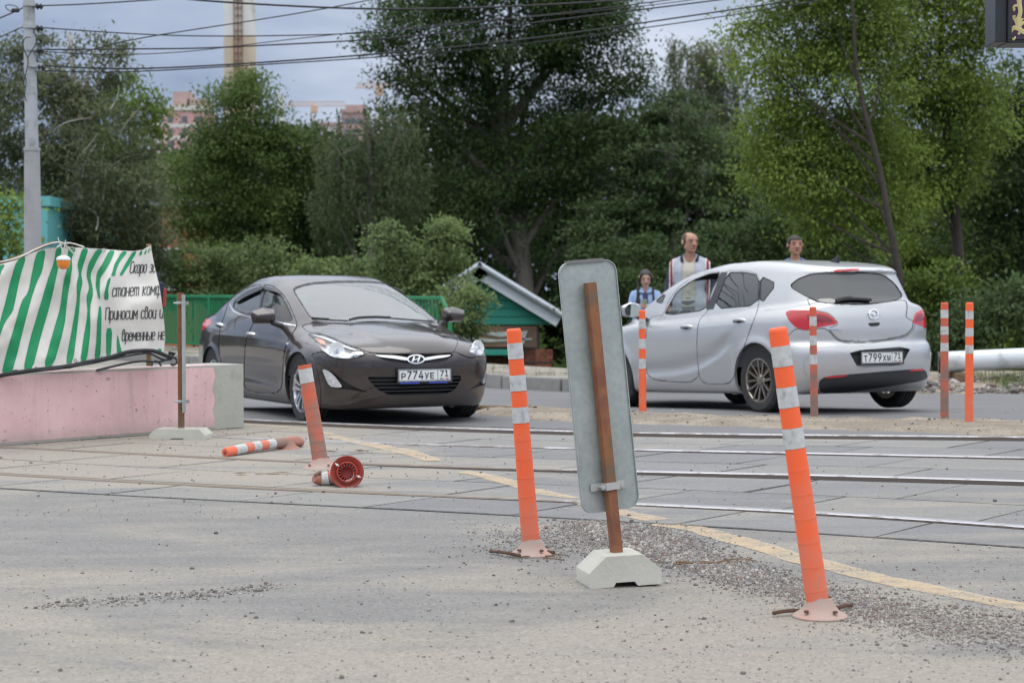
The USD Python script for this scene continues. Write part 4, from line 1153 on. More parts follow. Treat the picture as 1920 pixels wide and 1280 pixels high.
pa, pb = Bq + (-dirAB * 0.0), Bq
ins = foot.buffer(-.012).buffer(.012, quad_segs=3)
cutline = Polygon([Bq[:2] + (-3, -3), Bq[:2] - unit(np.r_[dirAB[:2]]) * .02 + np.array([.0, -.4]), Bq[:2] - dirAB[:2] * .02 + np.array([-.02, .02]), Bq[:2] - dirAB[:2] * .02 + np.array([-.75, .75]), Bq[:2] + (-6, 3)])
whole = prism(ins, zt_, .012)
whole.apply_translation((-Bq[0], -Bq[1], 0))
part(blk, "block", whole, "block_concrete")
# the paint: a skin on the long face with a wavering edge
nrm = np.array([dirAB[1], -dirAB[0], 0])
Lf = np.linalg.norm(Bq - A0)
rr_ = np.random.default_rng(4)
edge = [(Lf - .035 + .012 * math.sin(z * 30) + rr_.normal(0, .004), z) for z in np.linspace(.03, zt_ - .004, 14)]
skin = Polygon([(0.0, .03)] + edge + [(0.0, zt_ - .004)])
m = prism(skin, .003, 0)
m = frame(m, A0 + nrm * .0005 - np.array([*Bq[:2], 0]), dirAB, np.array([0, 0, 1.0]), nrm)
part(blk, "pink_paint_skin", m, "pink_paint")
top_skin = foot.buffer(-.02).intersection(Polygon([A0[:2] + nrm[:2], Bq[:2] - dirAB[:2] * .05 + nrm[:2], Bq[:2] - dirAB[:2] * .02 - nrm[:2] * .16, A0[:2] - nrm[:2] * .16]))
part(blk, "pink_paint_top", prism(affinity.translate(top_skin, -Bq[0], -Bq[1]), .003, zt_ + .0125), "pink_paint")
for u in (.9, 2.6, 3.0):
    part(blk, "packing_lath", move(box(.5, .05, .012, (0, 0, .006)), A0 + dirAB * u - nrm * .03 - np.array([*Bq[:2], 0]), rz=math.atan2(dirAB[1], dirAB[0])), "black_plastic")

plain("banner_cloth", (.68, .655, .61), .55, var=.05, scale=3, bump=.003, bscale=9)
plain("banner_green", (.010, .26, .10), .55, var=.08, scale=3)
plain("banner_ink", (.03, .032, .036), .6)
plain("zinc_bracket", (.42, .43, .41), .45, .6, var=.12, scale=20)
plain("old_wood", (.16, .105, .06), .9, var=.35, scale=10, bump=.002, bscale=50)
bz = lambda a, b: (.2265 * a, 430 + .2265 * b)
def bdepth(a, b):
    base = 13.42 + a / 1368 * 1.22
    fold = .036 * np.sin(a / 46 + b / 120) * np.exp(-((a - 690) / 330) ** 2) + .03 * np.sin(a / 150 - b / 260 + 1) + .026 * np.sin((a + b * .8) / 75) * np.exp(-((b - 300) / 300) ** 2)
    fold += .08 * (meshkit.fbm(np.array([a / 220, b / 300, 0.0]), 3, 5) - .5) * 2
    fold += .05 * np.clip((a - 1050) / 300, 0, 1) ** 2 * np.sin(b / 140 + .6)
    return base + fold


def bmap(m, lift):
    out = np.zeros((len(m.vertices), 3))
    for i, (a, b, z) in enumerate(m.vertices):
        out[i] = P(*bz(a, b), float(bdepth(a, b)) - lift - z)
    m2 = m.copy()
    m2.vertices = out
    return m2


def tessellated(poly, h):
    """Fine triangles over a polygon, so that it can follow folds."""
    out = []
    x0, y0, x1, y1 = poly.bounds
    for x in np.arange(math.floor(x0 / h) * h, x1, h):
        for y in np.arange(math.floor(y0 / h) * h, y1, h):
            c = poly.intersection(sbox(x, y, x + h, y + h))
            for g_ in getattr(c, "geoms", [c]):
                if g_.geom_type == "Polygon" and g_.area > .5:
                    v, f = trimesh.creation.triangulate_polygon(g_, engine="earcut")
                    out.append(trimesh.Trimesh(np.c_[v, 0 * v[:, 0]], f, process=False))
    m = cat(*out)
    m.merge_vertices(digits_vertex=4)
    return m


outline = Polygon([(-420, 430), (-150, 335), (0, 290), (130, 255), (225, 207), (310, 181), (400, 156), (465, 151), (600, 148), (850, 162), (1000, 175), (1100, 179), (1180, 170), (1248, 132), (1265, 230), (1290, 350), (1320, 470), (1345, 640), (1362, 800), (1368, 900), (1356, 1005), (1300, 1018), (1180, 1022), (1060, 1036), (860, 1066), (700, 1091), (540, 1116), (380, 1141), (270, 1166), (100, 1191), (0, 1203), (-200, 1225), (-420, 1250)])
ban = thing("striped_banner", "white banner with green stripes and Russian lettering hung above the pink block", "banner")
part(ban, "cloth", bmap(tessellated(outline, 26), 0.0), "banner_cloth", True)
ST = [[(-100, 400), (-60, 310), (45, 286), (10, 350), (-60, 560), (-140, 800)], [(140, 251), (220, 222), (165, 400), (125, 600), (105, 680), (40, 770), (0, 880), (-80, 1100), (-110, 1200), (-180, 1200), (-60, 900), (0, 765), (20, 690), (55, 560), (80, 450)],
      [(305, 186), (382, 166), (350, 350), (300, 450), (255, 590), (200, 800), (140, 1040), (98, 1186), (10, 1198), (60, 1000), (120, 800), (180, 590), (235, 520), (270, 330)],
      [(466, 155), (516, 153), (480, 330), (440, 520), (400, 680), (340, 880), (268, 1160), (190, 1172), (250, 900), (330, 640), (390, 430), (450, 260)],
      [(570, 153), (630, 153), (592, 240), (600, 310), (585, 400), (560, 560), (535, 800), (445, 1125), (360, 1140), (440, 850), (500, 640), (525, 430), (555, 330), (560, 210)],
      [(680, 157), (735, 160), (688, 300), (672, 370), (685, 440), (662, 540), (660, 640), (640, 820), (605, 1100), (540, 1112), (600, 800), (640, 560), (635, 450), (655, 370), (640, 290)],
      [(800, 163), (855, 167), (800, 260), (745, 380), (775, 520), (745, 640), (750, 850), (720, 1085), (665, 1092), (690, 900), (725, 700), (715, 560), (740, 480), (715, 380), (730, 290)],
      [(905, 172), (955, 176), (900, 300), (830, 400), (825, 470), (830, 578), (818, 580), (790, 470), (800, 360), (850, 280)], [(820, 630), (842, 645), (838, 900), (830, 1066), (780, 1076), (800, 900), (805, 760)],
      [(1010, 180), (1060, 182), (990, 270), (960, 345), (955, 385), (920, 385), (935, 340), (945, 290)], [(915, 393), (918, 410), (896, 500), (900, 583), (862, 582), (866, 520), (890, 420)],
      [(1100, 183), (1136, 182), (1060, 310), (1012, 383), (992, 383), (994, 366), (1040, 280)], [(1160, 180), (1180, 175), (1172, 215), (1152, 215)], [(1205, 172), (1220, 166), (1206, 205), (1190, 205)], [(1232, 160), (1240, 154), (1231, 195), (1222, 198)],
      [(878, 818), (930, 816), (918, 1056), (878, 1062)], [(975, 860), (1014, 1042), (970, 1048), (965, 920)], [(1308, 985), (1342, 988), (1336, 1006), (1308, 1010)], [(1062, 1012), (1160, 1008), (1160, 1018), (1062, 1030)]]
for s_ in ST:
    pg = Polygon(chaikin(s_, 1)).buffer(0).intersection(outline.buffer(-2))
    part(ban, "green_stripe", bmap(tessellated(pg, 26), .003), "banner_green", True)
def arc(cx, cy, rx, ry, a0, a1, n=9):
    t = np.radians(np.linspace(a0, a1, n))
    return [(cx + rx * math.cos(k), cy + ry * math.sin(k)) for k in t]


O_ = arc(.25, .72, .25, .28, 0, 180) + arc(.25, .28, .25, .28, 180, 360) + [(.5, .72)]
GL = {"о": (.5, [O_]), "с": (.46, [arc(.25, .72, .25, .28, 25, 180) + arc(.25, .28, .25, .28, 180, 335)]), "С": (.52, [arc(.28, 1.1, .28, .30, 25, 180) + arc(.28, .30, .28, .30, 180, 335)]),
      "а": (.5, [O_, [(.5, 1.0), (.5, 0)]]), "к": (.46, [[(0, 0), (0, 1)], [(.46, 1), (.06, .5), (.46, 0)]]), "р": (.5, [[(0, -.4), (0, 1)], O_]), "т": (.72, [[(0, 0), (0, 1)], [(0, .75)] + arc(.18, .75, .18, .25, 180, 0) + [(.36, 0)], [(.36, .75)] + arc(.54, .75, .18, .25, 180, 0) + [(.72, 0)]]),
      "н": (.5, [[(0, 0), (0, 1)], [(.5, 0), (.5, 1)], [(0, .5), (.5, .5)]]), "е": (.5, [[(0, .52), (.5, .52), (.5, .72)] + arc(.25, .72, .25, .28, 0, 180) + arc(.25, .28, .25, .28, 180, 330)]), "м": (.64, [[(0, 0), (0, 1), (.32, .35), (.64, 1), (.64, 0)]]),
      "ф": (.8, [[(.4, -.4), (.4, 1.4)], arc(.2, .72, .2, .28, 0, 180) + arc(.2, .28, .2, .28, 180, 360), arc(.6, .72, .2, .28, 0, 180) + arc(.6, .28, .2, .28, 180, 360)]), "з": (.42, [arc(.2, .76, .22, .24, 150, -90) + arc(.2, .26, .23, .26, 90, -150)]),
      "д": (.5, [O_, [(.5, .72), (.48, 1.1), (.3, 1.35), (.1, 1.4)]]), "П": (.6, [[(0, 0), (0, 1.4), (.6, 1.4), (.6, 0)]]), "и": (.5, [[(0, 1), (0, .28)] + arc(.25, .28, .25, .28, 180, 360) + [(.5, 1)], [(.5, .3), (.5, 0)]]),
      "в": (.5, [[(0, .3), (0, 1.15)] + arc(.2, 1.15, .2, .25, 180, 0) + [(.36, .98), (.2, .9)], arc(.25, .62, .25, .28, 90, 0) + [(.5, .28)] + arc(.25, .28, .25, .28, 0, -180)]), "ы": (.78, [[(0, 1), (0, 0), (.3, 0)] + arc(.3, .28, .2, .28, -90, 90) + [(0, .56)], [(.78, 0), (.78, 1)]]), " ": (.34, [])}
for txt, x0_, x1_, yb, xh, slope, sh in (("Скоро зд", 1074, 1284, 362, 68, -.03, .16), ("станет комф", 930, 1328, 556, 70, -.045, .10), ("Приносим свои и", 874, 1346, 748, 70, -.03, .06), ("временные не", 1010, 1360, 922, 66, -.03, .08)):
    adv = sum(GL[c][0] + .20 for c in txt) - .20
    kx, x = (x1_ - x0_) / adv, 0.0
    for c in txt:
        w_, st = GL[c]
        if st:
            pen = []
            for ln in st:
                pen.append(LineString([(x0_ + (x + a) * kx + sh * b * xh, yb - b * xh + slope * (x + a) * kx) for a, b in ln]).buffer(3.6, quad_segs=3))
            gl = shapely.union_all(pen).intersection(outline.buffer(-3))
            if gl.area > 5:
                part(ban, "letter", bmap(tessellated(gl, 40), .0055), "banner_ink")
        x += w_ + .20
for zx in (565, 1232):
    q0, q1 = P(*bz(zx, 1175), 14.0 + zx / 1368 * 1.0), P(*bz(zx, 148 if zx < 600 else 126), 13.55 + zx / 1368 * 1.2)
    part(ban, "stake", tube([q0 - (0, 0, .02), q1], .022, 8), "old_wood", 40)
for a, b in ((-120, 1196), (205, 1170), (300, 1150), (425, 1128), (625, 1083), (848, 1062), (1240, 160), (600, 158), (860, 172)):
    q = P(*bz(a, b), float(bdepth(a, b)) - .006)
    t_ = trimesh.creation.torus(.012, .0035, major_sections=14, minor_sections=6)
    part(ban, 'eyelet', frame(t_, q, (1, 0, 0), (0, 0, 1), (0, -1, 0)), 'zinc_bracket', True)
part(ban, "top_rod", tube(spline([P(*bz(a, b), float(bdepth(a, b)) + .02) for a, b in [(-300, 372), (0, 278), (130, 240), (225, 200), (330, 150), (440, 112)]], 20), .014, 8), "old_wood", 40)
bd = lambda pts, r, lift=.03, n=40: tube(spline([P(*bz(a, b), float(bdepth(a, b)) - lift) for a, b in pts], n), r, 6)
part(ban, "white_cord", bd([(0, 270), (200, 212), (340, 145), (440, 112), (480, 106), (560, 150), (620, 206)], .007), "rope_white", True)
part(ban, "white_cord", bd([(470, 152), (500, 130), (640, 128), (695, 146)], .007), "rope_white", True)
cb = thing("black_cables", "black cables lying along the top of the pink block below the banner", "cable")
for pts, r in (([(-300, 1255), (0, 1207), (120, 1186), (300, 1160), (560, 1130), (760, 1090), (900, 1060), (1020, 1022), (1120, 1004), (1220, 1000), (1310, 1014), (1400, 1052), (1440, 1050), (1452, 1032), (1400, 1022)], .016),
               ([(-300, 1262), (0, 1214), (300, 1170), (560, 1140), (760, 1100), (900, 1068), (1040, 1026), (1200, 1006), (1300, 1020), (1390, 1058)], .012), ([(500, 1140), (700, 1118), (850, 1088), (1000, 1056), (1150, 1030), (1250, 1030), (1330, 1070), (1420, 1076)], .009),
               ([(800, 1165), (1000, 1118), (1200, 1090), (1380, 1078), (1460, 1074), (1464, 1100), (1435, 1122), (1415, 1116)], .010), ([(80, 1200), (100, 1178), (140, 1168), (165, 1190)], .008), ([(1258, 1130), (1265, 1100), (1300, 1092), (1335, 1130)], .008)):
    part(cb, "cable", bd(pts, r, .10), "wire_black", True)
plain("orange_globe_look", (.72, .20, .012), .25, coat=.6, var=.08)
hl = thing("warning_lamp", "small orange lamp with white cap hanging before the banner", "lamp", P(*bz(525, 270), 13.62))
part(hl, "orange_globe", lathe([(0, -.058), (.022, -.054), (.040, -.040), (.050, -.012), (.050, .012), (.046, .02), (0, .02)], 28), "orange_globe_look", True)
part(hl, "white_cap", lathe([(.050, .012), (.054, .015), (.054, .026), (.044, .040), (.022, .049), (0, .051)], 28), "plate_white", 40)
part(hl, "cord", cat(tube([(0, 0, .066), (-.04, -.01, .19)], .004, 5), tube([(0, 0, .066), (.02, -.01, .17)], .004, 5)), "rope_white")
plain("jacket_navy", (.022, .026, .05), .9)
plain("cloth_red", (.28, .03, .035), .85)
jc = thing("hanging_jacket", "dark navy cloth with red trim hanging behind the banner's right edge", "cloth", P(306, 552, 15.2))
part(jc, "cloth", move(rbox(.07, .05, .26, .024), (-.03, 0, -.02), ry=.08), "jacket_navy", True)
part(jc, "red_trim", move(rbox(.025, .05, .16, .012), (.012, .0, -.03), ry=.05), "cloth_red", True)

# ---------------------------------------------------------------- flexible posts
def post_look(name, fresh, dirty, z0, z1, amt):
    """Orange plastic; dust and scuffs grow towards the foot."""
    look(name, {"tc": ("texture_coordinate", {}), "g": ("geometry", {}), "sp": ("separate_xyz", {}), "n": ("noise_texture", {"scale": 9.0, "detail": 6.0, "roughness": .65}), "h": ("map_range", {"from_min": z0, "from_max": z1, "to_min": amt, "to_max": .07, "clamp": True}),
                "ns": ("map_range", {"from_min": .35, "from_max": .68, "to_min": .35, "to_max": 1.5, "clamp": True}), "mm": ("math", {"math_type": "multiply", "use_clamp": True}), "m": ("mix_color", {"a": fresh, "b": dirty}), "r": ("map_range", {"from_min": 0, "from_max": .8, "to_min": .38, "to_max": .8, "clamp": True}), "p": ("principled_bsdf", {"subsurface_weight": 0.0})},
         [("tc.object", "sp.vector"), ("g.position", "n.vector"), ("sp.z", "h.value"), ("n.fac", "ns.value"), ("h.result", "mm.value1"), ("ns.result", "mm.value2"), ("mm.value", "m.fac"), ("m.result", "p.base_color"), ("mm.value", "r.value"), ("r.result", "p.roughness")])


post_look("post_fresh", (.80, .105, .022), (.42, .20, .15), .03, .62, .55)
post_look("post_dusty", (.62, .10, .035), (.24, .15, .12), .05, 1.0, .95)
post_look("post_grimy", (.60, .085, .03), (.20, .13, .105), .05, 1.15, 1.25)
post_look("post_base", (.44, .24, .19), (.38, .29, .25), .0, .4, 1.0)
plain("post_red_inside", (.30, .025, .015), .5, var=.2, scale=20)
look("reflective_white", {"g": ("geometry", {}), "n": ("noise_texture", {"scale": 30.0, "detail": 4.0}), "r": ("rgb_ramp", {"ramp": [(.28, (.27, .265, .25)), (.42, (.41, .415, .41)), (.7, (.50, .505, .50))]}), "p": ("principled_bsdf", {"roughness": .35})}, [("g.position", "n.vector"), ("n.fac", "r.fac"), ("r.color", "p.base_color")])
plain("post_red_worn", (.27, .036, .024), .6, var=.25, scale=12, stain=(.24, .12, .09), stain_scale=9, stain_lo=.55, stain_hi=.8)
plain("rebar", (.11, .065, .045), .8, .3, var=.3, scale=30)


def bent(m, base, tip, extra=0.0):
    """Straight z-up mesh (0..1 in z) laid along base-tip."""
    d = tip - base
    L = np.linalg.norm(d)
    uz = d / L
    ux = unit(np.cross([0, 1.0, 0], uz))
    uy = np.cross(uz, ux)
    v = m.vertices.copy()
    v[:, 2] *= L
    out = v[:, :1] * ux + v[:, 1:2] * uy + v[:, 2:3] * uz + extra * np.sin(v[:, 2:3] / L * np.pi) * ux
    m2 = m.copy()
    m2.vertices = out
    return m2


def flex_post(base_px, tip_px, label, r0, r1, mat, group=None, base=True, rods=(), first=.063, band=.0705, seams=True, blunt=False, bands=3):
    b = G(*base_px)
    t = P(tip_px[0], tip_px[1], b[1])
    n = thing("flexible_post", label, "post", b, group=group)
    L = np.linalg.norm(t - b)
    f = lambda z: r0 + (r1 - r0) * z
    cuts = [1.0]
    z = 1 - first
    for _ in range(2 * bands):
        cuts.append(z)
        z -= band
    O = np.zeros(3)
    T = t - b
    cap = [(f(cuts[1]), cuts[1]), (f(1), 1 - .016), (f(1) * .985, 1 - .010), (f(1) * .93, 1 - .004), (f(1) * .80, 1), (0, 1.001)]
    if blunt:
        cap = [(f(cuts[1]), cuts[1]), (f(1) * 1.04, 1 - .008), (f(1) * 1.04, 1), (f(1) * .9, 1), (f(1) * .88, .97), (0, .97)]
    part(n, "cap", bent(lathe(cap, 36), O, T), mat, 50)
    for i in range(1, len(cuts) - 1):
        za, zb = cuts[i + 1], cuts[i]
        lift = .0012 if i % 2 else 0
        part(n, "reflective_band" if i % 2 else "orange_band", bent(lathe([(f(za) + lift - .002, za), (f(za) + lift, za + .0006), (f(zb) + lift, zb - .0006), (f(zb) + lift - .002, zb)], 36), O, T), "reflective_white" if i % 2 else mat, 50)
    za = cuts[-1]
    prof = [(f(za), za)]
    if seams:
        for z in np.arange(za - .075, .07, -.083):
            prof += [(f(z), z + .003), (f(z) + .0011, z + .0012), (f(z) + .0011, z - .0012), (f(z), z - .003)]
    prof += [(f(.0), .0)]
    part(n, "shaft", bent(lathe(prof[::-1], 36), O, T), mat, 40)
    if base:
        R = 2.35 * r0
        bp = [(R * .98, 0), (R, .005), (R * .97, .010), (R * .74, .022), (r0 * 1.38, .040), (r0 * 1.12, .062), (r0 * 1.0, .075)]
        part(n, "foot", lathe(bp, 40), "post_base", 40)
        for a in (.6, 2.2, 3.9, 5.3):
            part(n, "foot_bolt", move(cyl(.009, .008, 6), (R * .80 * math.cos(a), R * .80 * math.sin(a), .030)), "rebar")
    for (pa_, pb_) in rods:
        qa, qb = G(*pa_, .012) - b, G(*pb_, .016) - b
        part(n, "anchor_rod", tube(spline([qa, (qa + qb) / 2 + (0, 0, .004), qb], 8), .0075, 6), "rebar", 40)
    return n


flex_post((997, 1040), (963, 616), "clean orange post with three white bands left of the leaning sign", .042, .0335, "post_fresh", rods=[((919, 1033), (975, 1041)), ((1010, 1036), (1041, 1035))])
flex_post((1537, 1156), (1458, 614), "large leaning orange post nearest to us on the right", .043, .0345, "post_fresh", rods=[((1449, 1149), (1500, 1144)), ((1572, 1139), (1598, 1134))])
g_ = "posts along the sandy strip"
flex_post((1205, 777), (1204, 581), "orange post on the sand directly right of the leaning sign", .036, .031, "post_fresh", g_, base=False, first=.085, band=.095)
flex_post((1527, 788), (1524, 575), "grimy orange post on the sand behind the large leaning post", .036, .031, "post_grimy", g_, base=False, first=.085, band=.084)
flex_post((1771, 791), (1771, 567), "grimy left post of the pair at the right edge", .038, .033, "post_grimy", g_, base=False, first=.062, band=.069, rods=[((1747, 791), (1768, 796)), ((1778, 793), (1802, 796))])
flex_post((1817, 800), (1818, 567), "clean right post of the pair at the right edge", .037, .033, "post_fresh", g_, base=False, first=.066, band=.069, rods=[((1796, 802), (1812, 803)), ((1822, 803), (1844, 805))])
flex_post((603, 878), (571, 684), "dusty topless post leaning on the tracks in front of the dark sedan", .054, .044, "post_dusty", base=True, first=.035, band=.135, bands=1, blunt=True)

# post knocked over: its shaft folded at the foot
b = G(540, 842)
fp = thing("fallen_post", "orange post knocked flat, with three white bands, tip pointing left", "post", b)
tip, bend = G(424, 848, .036) - b, G(548, 826, .0) - b
bend = P(556, 828, b[1] + .12) - b
up_ = P(548, 838, b[1]) - b
def run(pts, rs, n=14, flat=None):
    m = tube(pts, rs, 20)
    return m
path = spline([tip, tip * .6 + bend * .4 + (0, 0, .012), bend], 30)
seg = lambda a, b_: path[int(a * 29):int(b_ * 29) + 1]
rs = lambda k: np.full(k, .040)
lo_ = 0.0
for nm, a, b_, mt in (("cap", 0, .12, "post_fresh"), ("reflective_band", .12, .23, "reflective_white"), ("orange_band", .23, .33, "post_fresh"), ("reflective_band", .33, .46, "reflective_white"), ("orange_band", .46, .55, "post_fresh"), ("reflective_band", .55, .66, "reflective_white"), ("shaft", .66, 1.0, "post_dusty")):
    i0, i1 = int(round(a * 29)), int(round(b_ * 29))
    pp = path[i0:i1 + 1]
    if nm == "cap":
        pp = np.vstack([pp[0] - unit(path[1] - path[0]) * .012, pp])
        r_ = np.r_[.030, np.linspace(.036, .036, len(pp) - 1)]
    else:
        r_ = np.full(len(pp), .037 if nm == "reflective_band" else .036)
        if nm == "shaft":
            r_ = np.linspace(.036, .045, len(pp))
    part(fp, nm, tube(pp, r_, 20), mt, 40)
part(fp, "tip_hole", frame(cyl(.012, .004, 14), path[0] - unit(path[1] - path[0]) * .014, np.array([0, 0, 1.0]), np.cross(-unit(path[1] - path[0]), [0, 0, 1.0]), -unit(path[1] - path[0])), "post_red_inside")
fold = tube(spline([bend + (-.02, 0, 0), bend + (.025, .0, -.004), bend * .55 + (.02, 0, .02), (0, 0, .03), (0, 0, .0)], 20), np.interp(np.linspace(0, 1, 20), [0, .15, .4, .7, 1], [.043, .040, .022, .030, .044]), 16)
part(fp, "folded_neck", fold, "post_dusty", 40)
part(fp, "foot", lathe([(.10, 0), (.102, .006), (.09, .014), (.06, .03), (.045, .06), (.035, .07)], 32), "post_dusty", 40)

# torn-off post foot lying on its side, underside towards us
c = G(650, 916)
tf = thing("torn_post_foot", "torn off red post foot lying on its side, ribbed underside facing us", "post", c)
R = .102
disc = lathe([(.058, .050), (.064, .024), (R * .90, .004), (R * .97, .0), (R, .008), (R * .98, .018), (R * .74, .034), (.060, .07), (.046, .12), (.042, .12), (.056, .066), (R * .70, .024), (R * .9, .012), (.062, .030), (.058, .050)], 48)
nd = unit(np.array([.10, -1.0, .22]))
ux = unit(np.cross([0, 0, 1.0], nd))
uy = np.cross(nd, ux)
F_ = lambda m: frame(m, np.array([0, .03, R * .96]), ux, uy, -nd)
part(tf, "flange", F_(disc), "post_red_worn", 40)
part(tf, "ring", F_(lathe([(.054, -.004), (.060, -.008), (.064, -.004), (.062, .012), (.056, .012)], 40)), "post_red_inside", 40)
part(tf, "core", F_(lathe([(0, .05), (.040, .05), (.036, .012), (.032, .010), (.030, .04), (0, .045)], 28)), "post_red_inside", 40)
for k in range(16):
    a = k * 2 * math.pi / 16
    part(tf, "rib", F_(move(box(.020, .004, .014, (.046, 0, 0)), rz=a)), "post_red_inside")
for a in (2.5, 5.9):
    part(tf, "clip", F_(move(cat(cyl(.008, .01, 8), box(.03, .006, .006)), (.075 * math.cos(a), .075 * math.sin(a), -.004), rz=a)), "rope_white")
tail = spline([(-.05, .10, .06), (-.11, .13, .052), (-.17, .12, .045), (-.205, .10, .055)], 14)
part(tf, "torn_shaft", tube(tail, np.linspace(.052, .030, 14), 16), "post_dusty", 40)
part(tf, "torn_band", tube(tail[6:11], np.linspace(.046, .037, 5), 16), "reflective_white", 40)
part(tf, "torn_lip", move(rbox(.05, .03, .02, .008), (-.185, .10, .085), ry=-.5), "post_dusty", 40)

# ---------------------------------------------------------------- leaning sign seen from behind
look("galvanised", {"g": ("geometry", {}), "n": ("noise_texture", {"scale": 3.5, "detail": 5.0, "roughness": .6}), "v": ("voronoi_texture", {"scale": 45.0}), "ad": ("math", {"math_type": "multiply_add", "value2": .25}), "r": ("rgb_ramp", {"ramp": [(.3, (.25, .28, .272)), (.6, (.32, .355, .342)), (.85, (.39, .42, .405))]}), "rr": ("map_range", {"from_min": .3, "from_max": .9, "to_min": .36, "to_max": .55}), "p": ("principled_bsdf", {"metallic": .55})},
     [("g.position", "n.vector"), ("g.position", "v.vector"), ("v.distance", "ad.value1"), ("n.fac", "ad.value3"), ("ad.value", "r.fac"), ("r.color", "p.base_color"), ("ad.value", "rr.value"), ("rr.result", "p.roughness")])
look("rusty_steel", {"g": ("geometry", {}), "n": ("noise_texture", {"scale": 14.0, "detail": 8.0, "roughness": .7, "distortion": .6}), "n2": ("noise_texture", {"scale": 3.5, "detail": 4.0}), "ad": ("math", {"math_type": "multiply_add", "value2": .9, "value3": 0.0}), "s": ("math", {"math_type": "multiply_add", "value2": .55}),
                     "r": ("rgb_ramp", {"ramp": [(.40, (.13, .11, .085)), (.52, (.125, .092, .062)), (.60, (.155, .085, .048)), (.72, (.23, .095, .04)), (.88, (.16, .06, .035))]}), "b": ("bump", {"distance": .001}), "p": ("principled_bsdf", {"roughness": .75, "metallic": .15})},
     [("g.position", "n.vector"), ("g.position", "n2.vector"), ("n.fac", "s.value1"), ("n2.fac", "ad.value1"), ("ad.value", "s.value3"), ("s.value", "r.fac"), ("r.color", "p.base_color"), ("n.fac", "b.height"), ("b.normal", "p.normal")])
plain("sign_face", (.05, .12, .42), .4)


def ballast(w, d, h, ch, notch, mat=None):
    """Concrete foot with sloping ends and a notch under it."""
    pr = Polygon([(-w / 2, 0), (-notch / 2, 0), (-notch / 2 + .01, h * .14), (notch / 2 - .01, h * .14), (notch / 2, 0), (w / 2, 0), (w / 2, h * .48), (w / 2 - ch, h), (-w / 2 + ch, h), (-w / 2, h * .48)])
    m = prism(pr.buffer(-.006).buffer(.006, quad_segs=2), d, -d / 2)
    return frame(m, np.zeros(3), (1, 0, 0), (0, 0, 1), (0, -1, 0))


sb = G(1163, 1100)
sb[1] += .09
sg_ = thing("leaning_sign", "leaning road sign seen from behind on rusty post", "sign", (sb[0], sb[1], 0))
# base block is a thing the post stands in; they move together
o = np.array([sb[0], sb[1], 0])
m = ballast(.305, .20, .125, .075, .10)
m = move(m, (0, 0, .004), rz=.22, ry=-.035)
part(sg_, "concrete_foot", m, "pale_concrete", 25)
pf, pt = P(1157, 1046, sb[1]) - o, P(1106, 530, sb[1] + .03) - o
ax_ = unit(pt - pf)
yaw = .42
xd = unit(np.array([math.cos(yaw), math.sin(yaw), 0]) - ax_ * np.dot([math.cos(yaw), math.sin(yaw), 0], ax_))
yd = np.cross(ax_, xd)
def along(m, at):
    return frame(m, at, xd, yd, ax_)
Lp = np.linalg.norm(pt - pf)
tubep = Polygon(sbox(-.0215, -.0215, .0215, .0215)).buffer(-.006).buffer(.006, quad_segs=3)
hollow = tubep.difference(tubep.buffer(-.003))
part(sg_, "post", along(prism(hollow, Lp + .06, -.06), pf), "rusty_steel", 25)
part(sg_, "post_plug", along(box(.036, .036, .01, (0, 0, Lp - .02)), pf), "black_plastic")
pan_w, pan_h = .262, 1.03
z0s = np.dot(P(1160, 956, sb[1] + .03) - o - pf, ax_)
pw = sbox(-pan_w / 2, 0, pan_w / 2, pan_h).buffer(-.05).buffer(.05, quad_segs=6)
PL = lambda m: frame(m, pf + ax_ * z0s + yd * .034 + xd * .012, xd, ax_, -yd)
part(sg_, "panel", PL(prism(pw, .0025, -.001)), "galvanised")
rimp = pw.difference(pw.buffer(-.0035))
part(sg_, "panel_rim", PL(prism(rimp, .020, -.012)), "galvanised", 25)
part(sg_, "panel_face", PL(prism(pw.buffer(-.002), .001, -.0035)), "sign_face")
part(sg_, "top_clip", PL(box(.17, .014, .022, (-.01, pan_h, -.002))), "brake_metal")
for zz in (.105, pan_h - .10):
    zc_ = z0s + zz
    br = cat(box(.060, .006, .030, (0, -.026, zc_)), box(.006, .05, .030, (-.030, -.001, zc_)), box(.006, .05, .030, (.030, -.001, zc_)), box(.05, .006, .030, (-.052, .021, zc_)), box(.05, .006, .030, (.052, .021, zc_)))
    if zz < .5:
        b1 = part(sg_, "bracket", along(br, pf), "zinc_bracket", 25)
        for sx in (-1, 1):
            part(b1, "bolt", along(cat(move(cyl(.006, .05, 8), (sx * .042, -.002, zc_), rx=math.pi / 2), move(cyl(.011, .010, 6), (sx * .042, -.020, zc_), rx=math.pi / 2)), pf), "zinc_bracket")

# second sign, seen edge-on, before the pink block
e = G(339, 823)
e[1] += .02
es = thing("edge_on_sign", "narrow road sign seen edge-on with rusty post before the pink block", "sign", (e[0], e[1], 0))
o = np.array([e[0], e[1], 0])
pf, pt = P(340, 794, e[1]) - o, P(338.5, 549, e[1]) - o
part(es, "concrete_foot", move(ballast(.46, .22, .085, .05, .12), (0.0, 0, .002), rz=-.12), "pale_concrete", 25)
part(es, "post", tube([pf - (0, 0, .03), pt], .0265, 16), "rusty_steel", 40)
q0, q1 = P(350, 772, e[1]) - o, P(350, 552, e[1]) - o
hh_ = q1[2] - q0[2]
part(es, "panel", move(box(.012, .26, hh_), (q0[0] - .02, .02, (q0[2] + q1[2]) / 2), rz=.17), "galvanised")
part(es, "panel_rim", box(.028, .012, hh_ - .004, (q0[0], -.112, (q0[2] + q1[2]) / 2)), "galvanised")
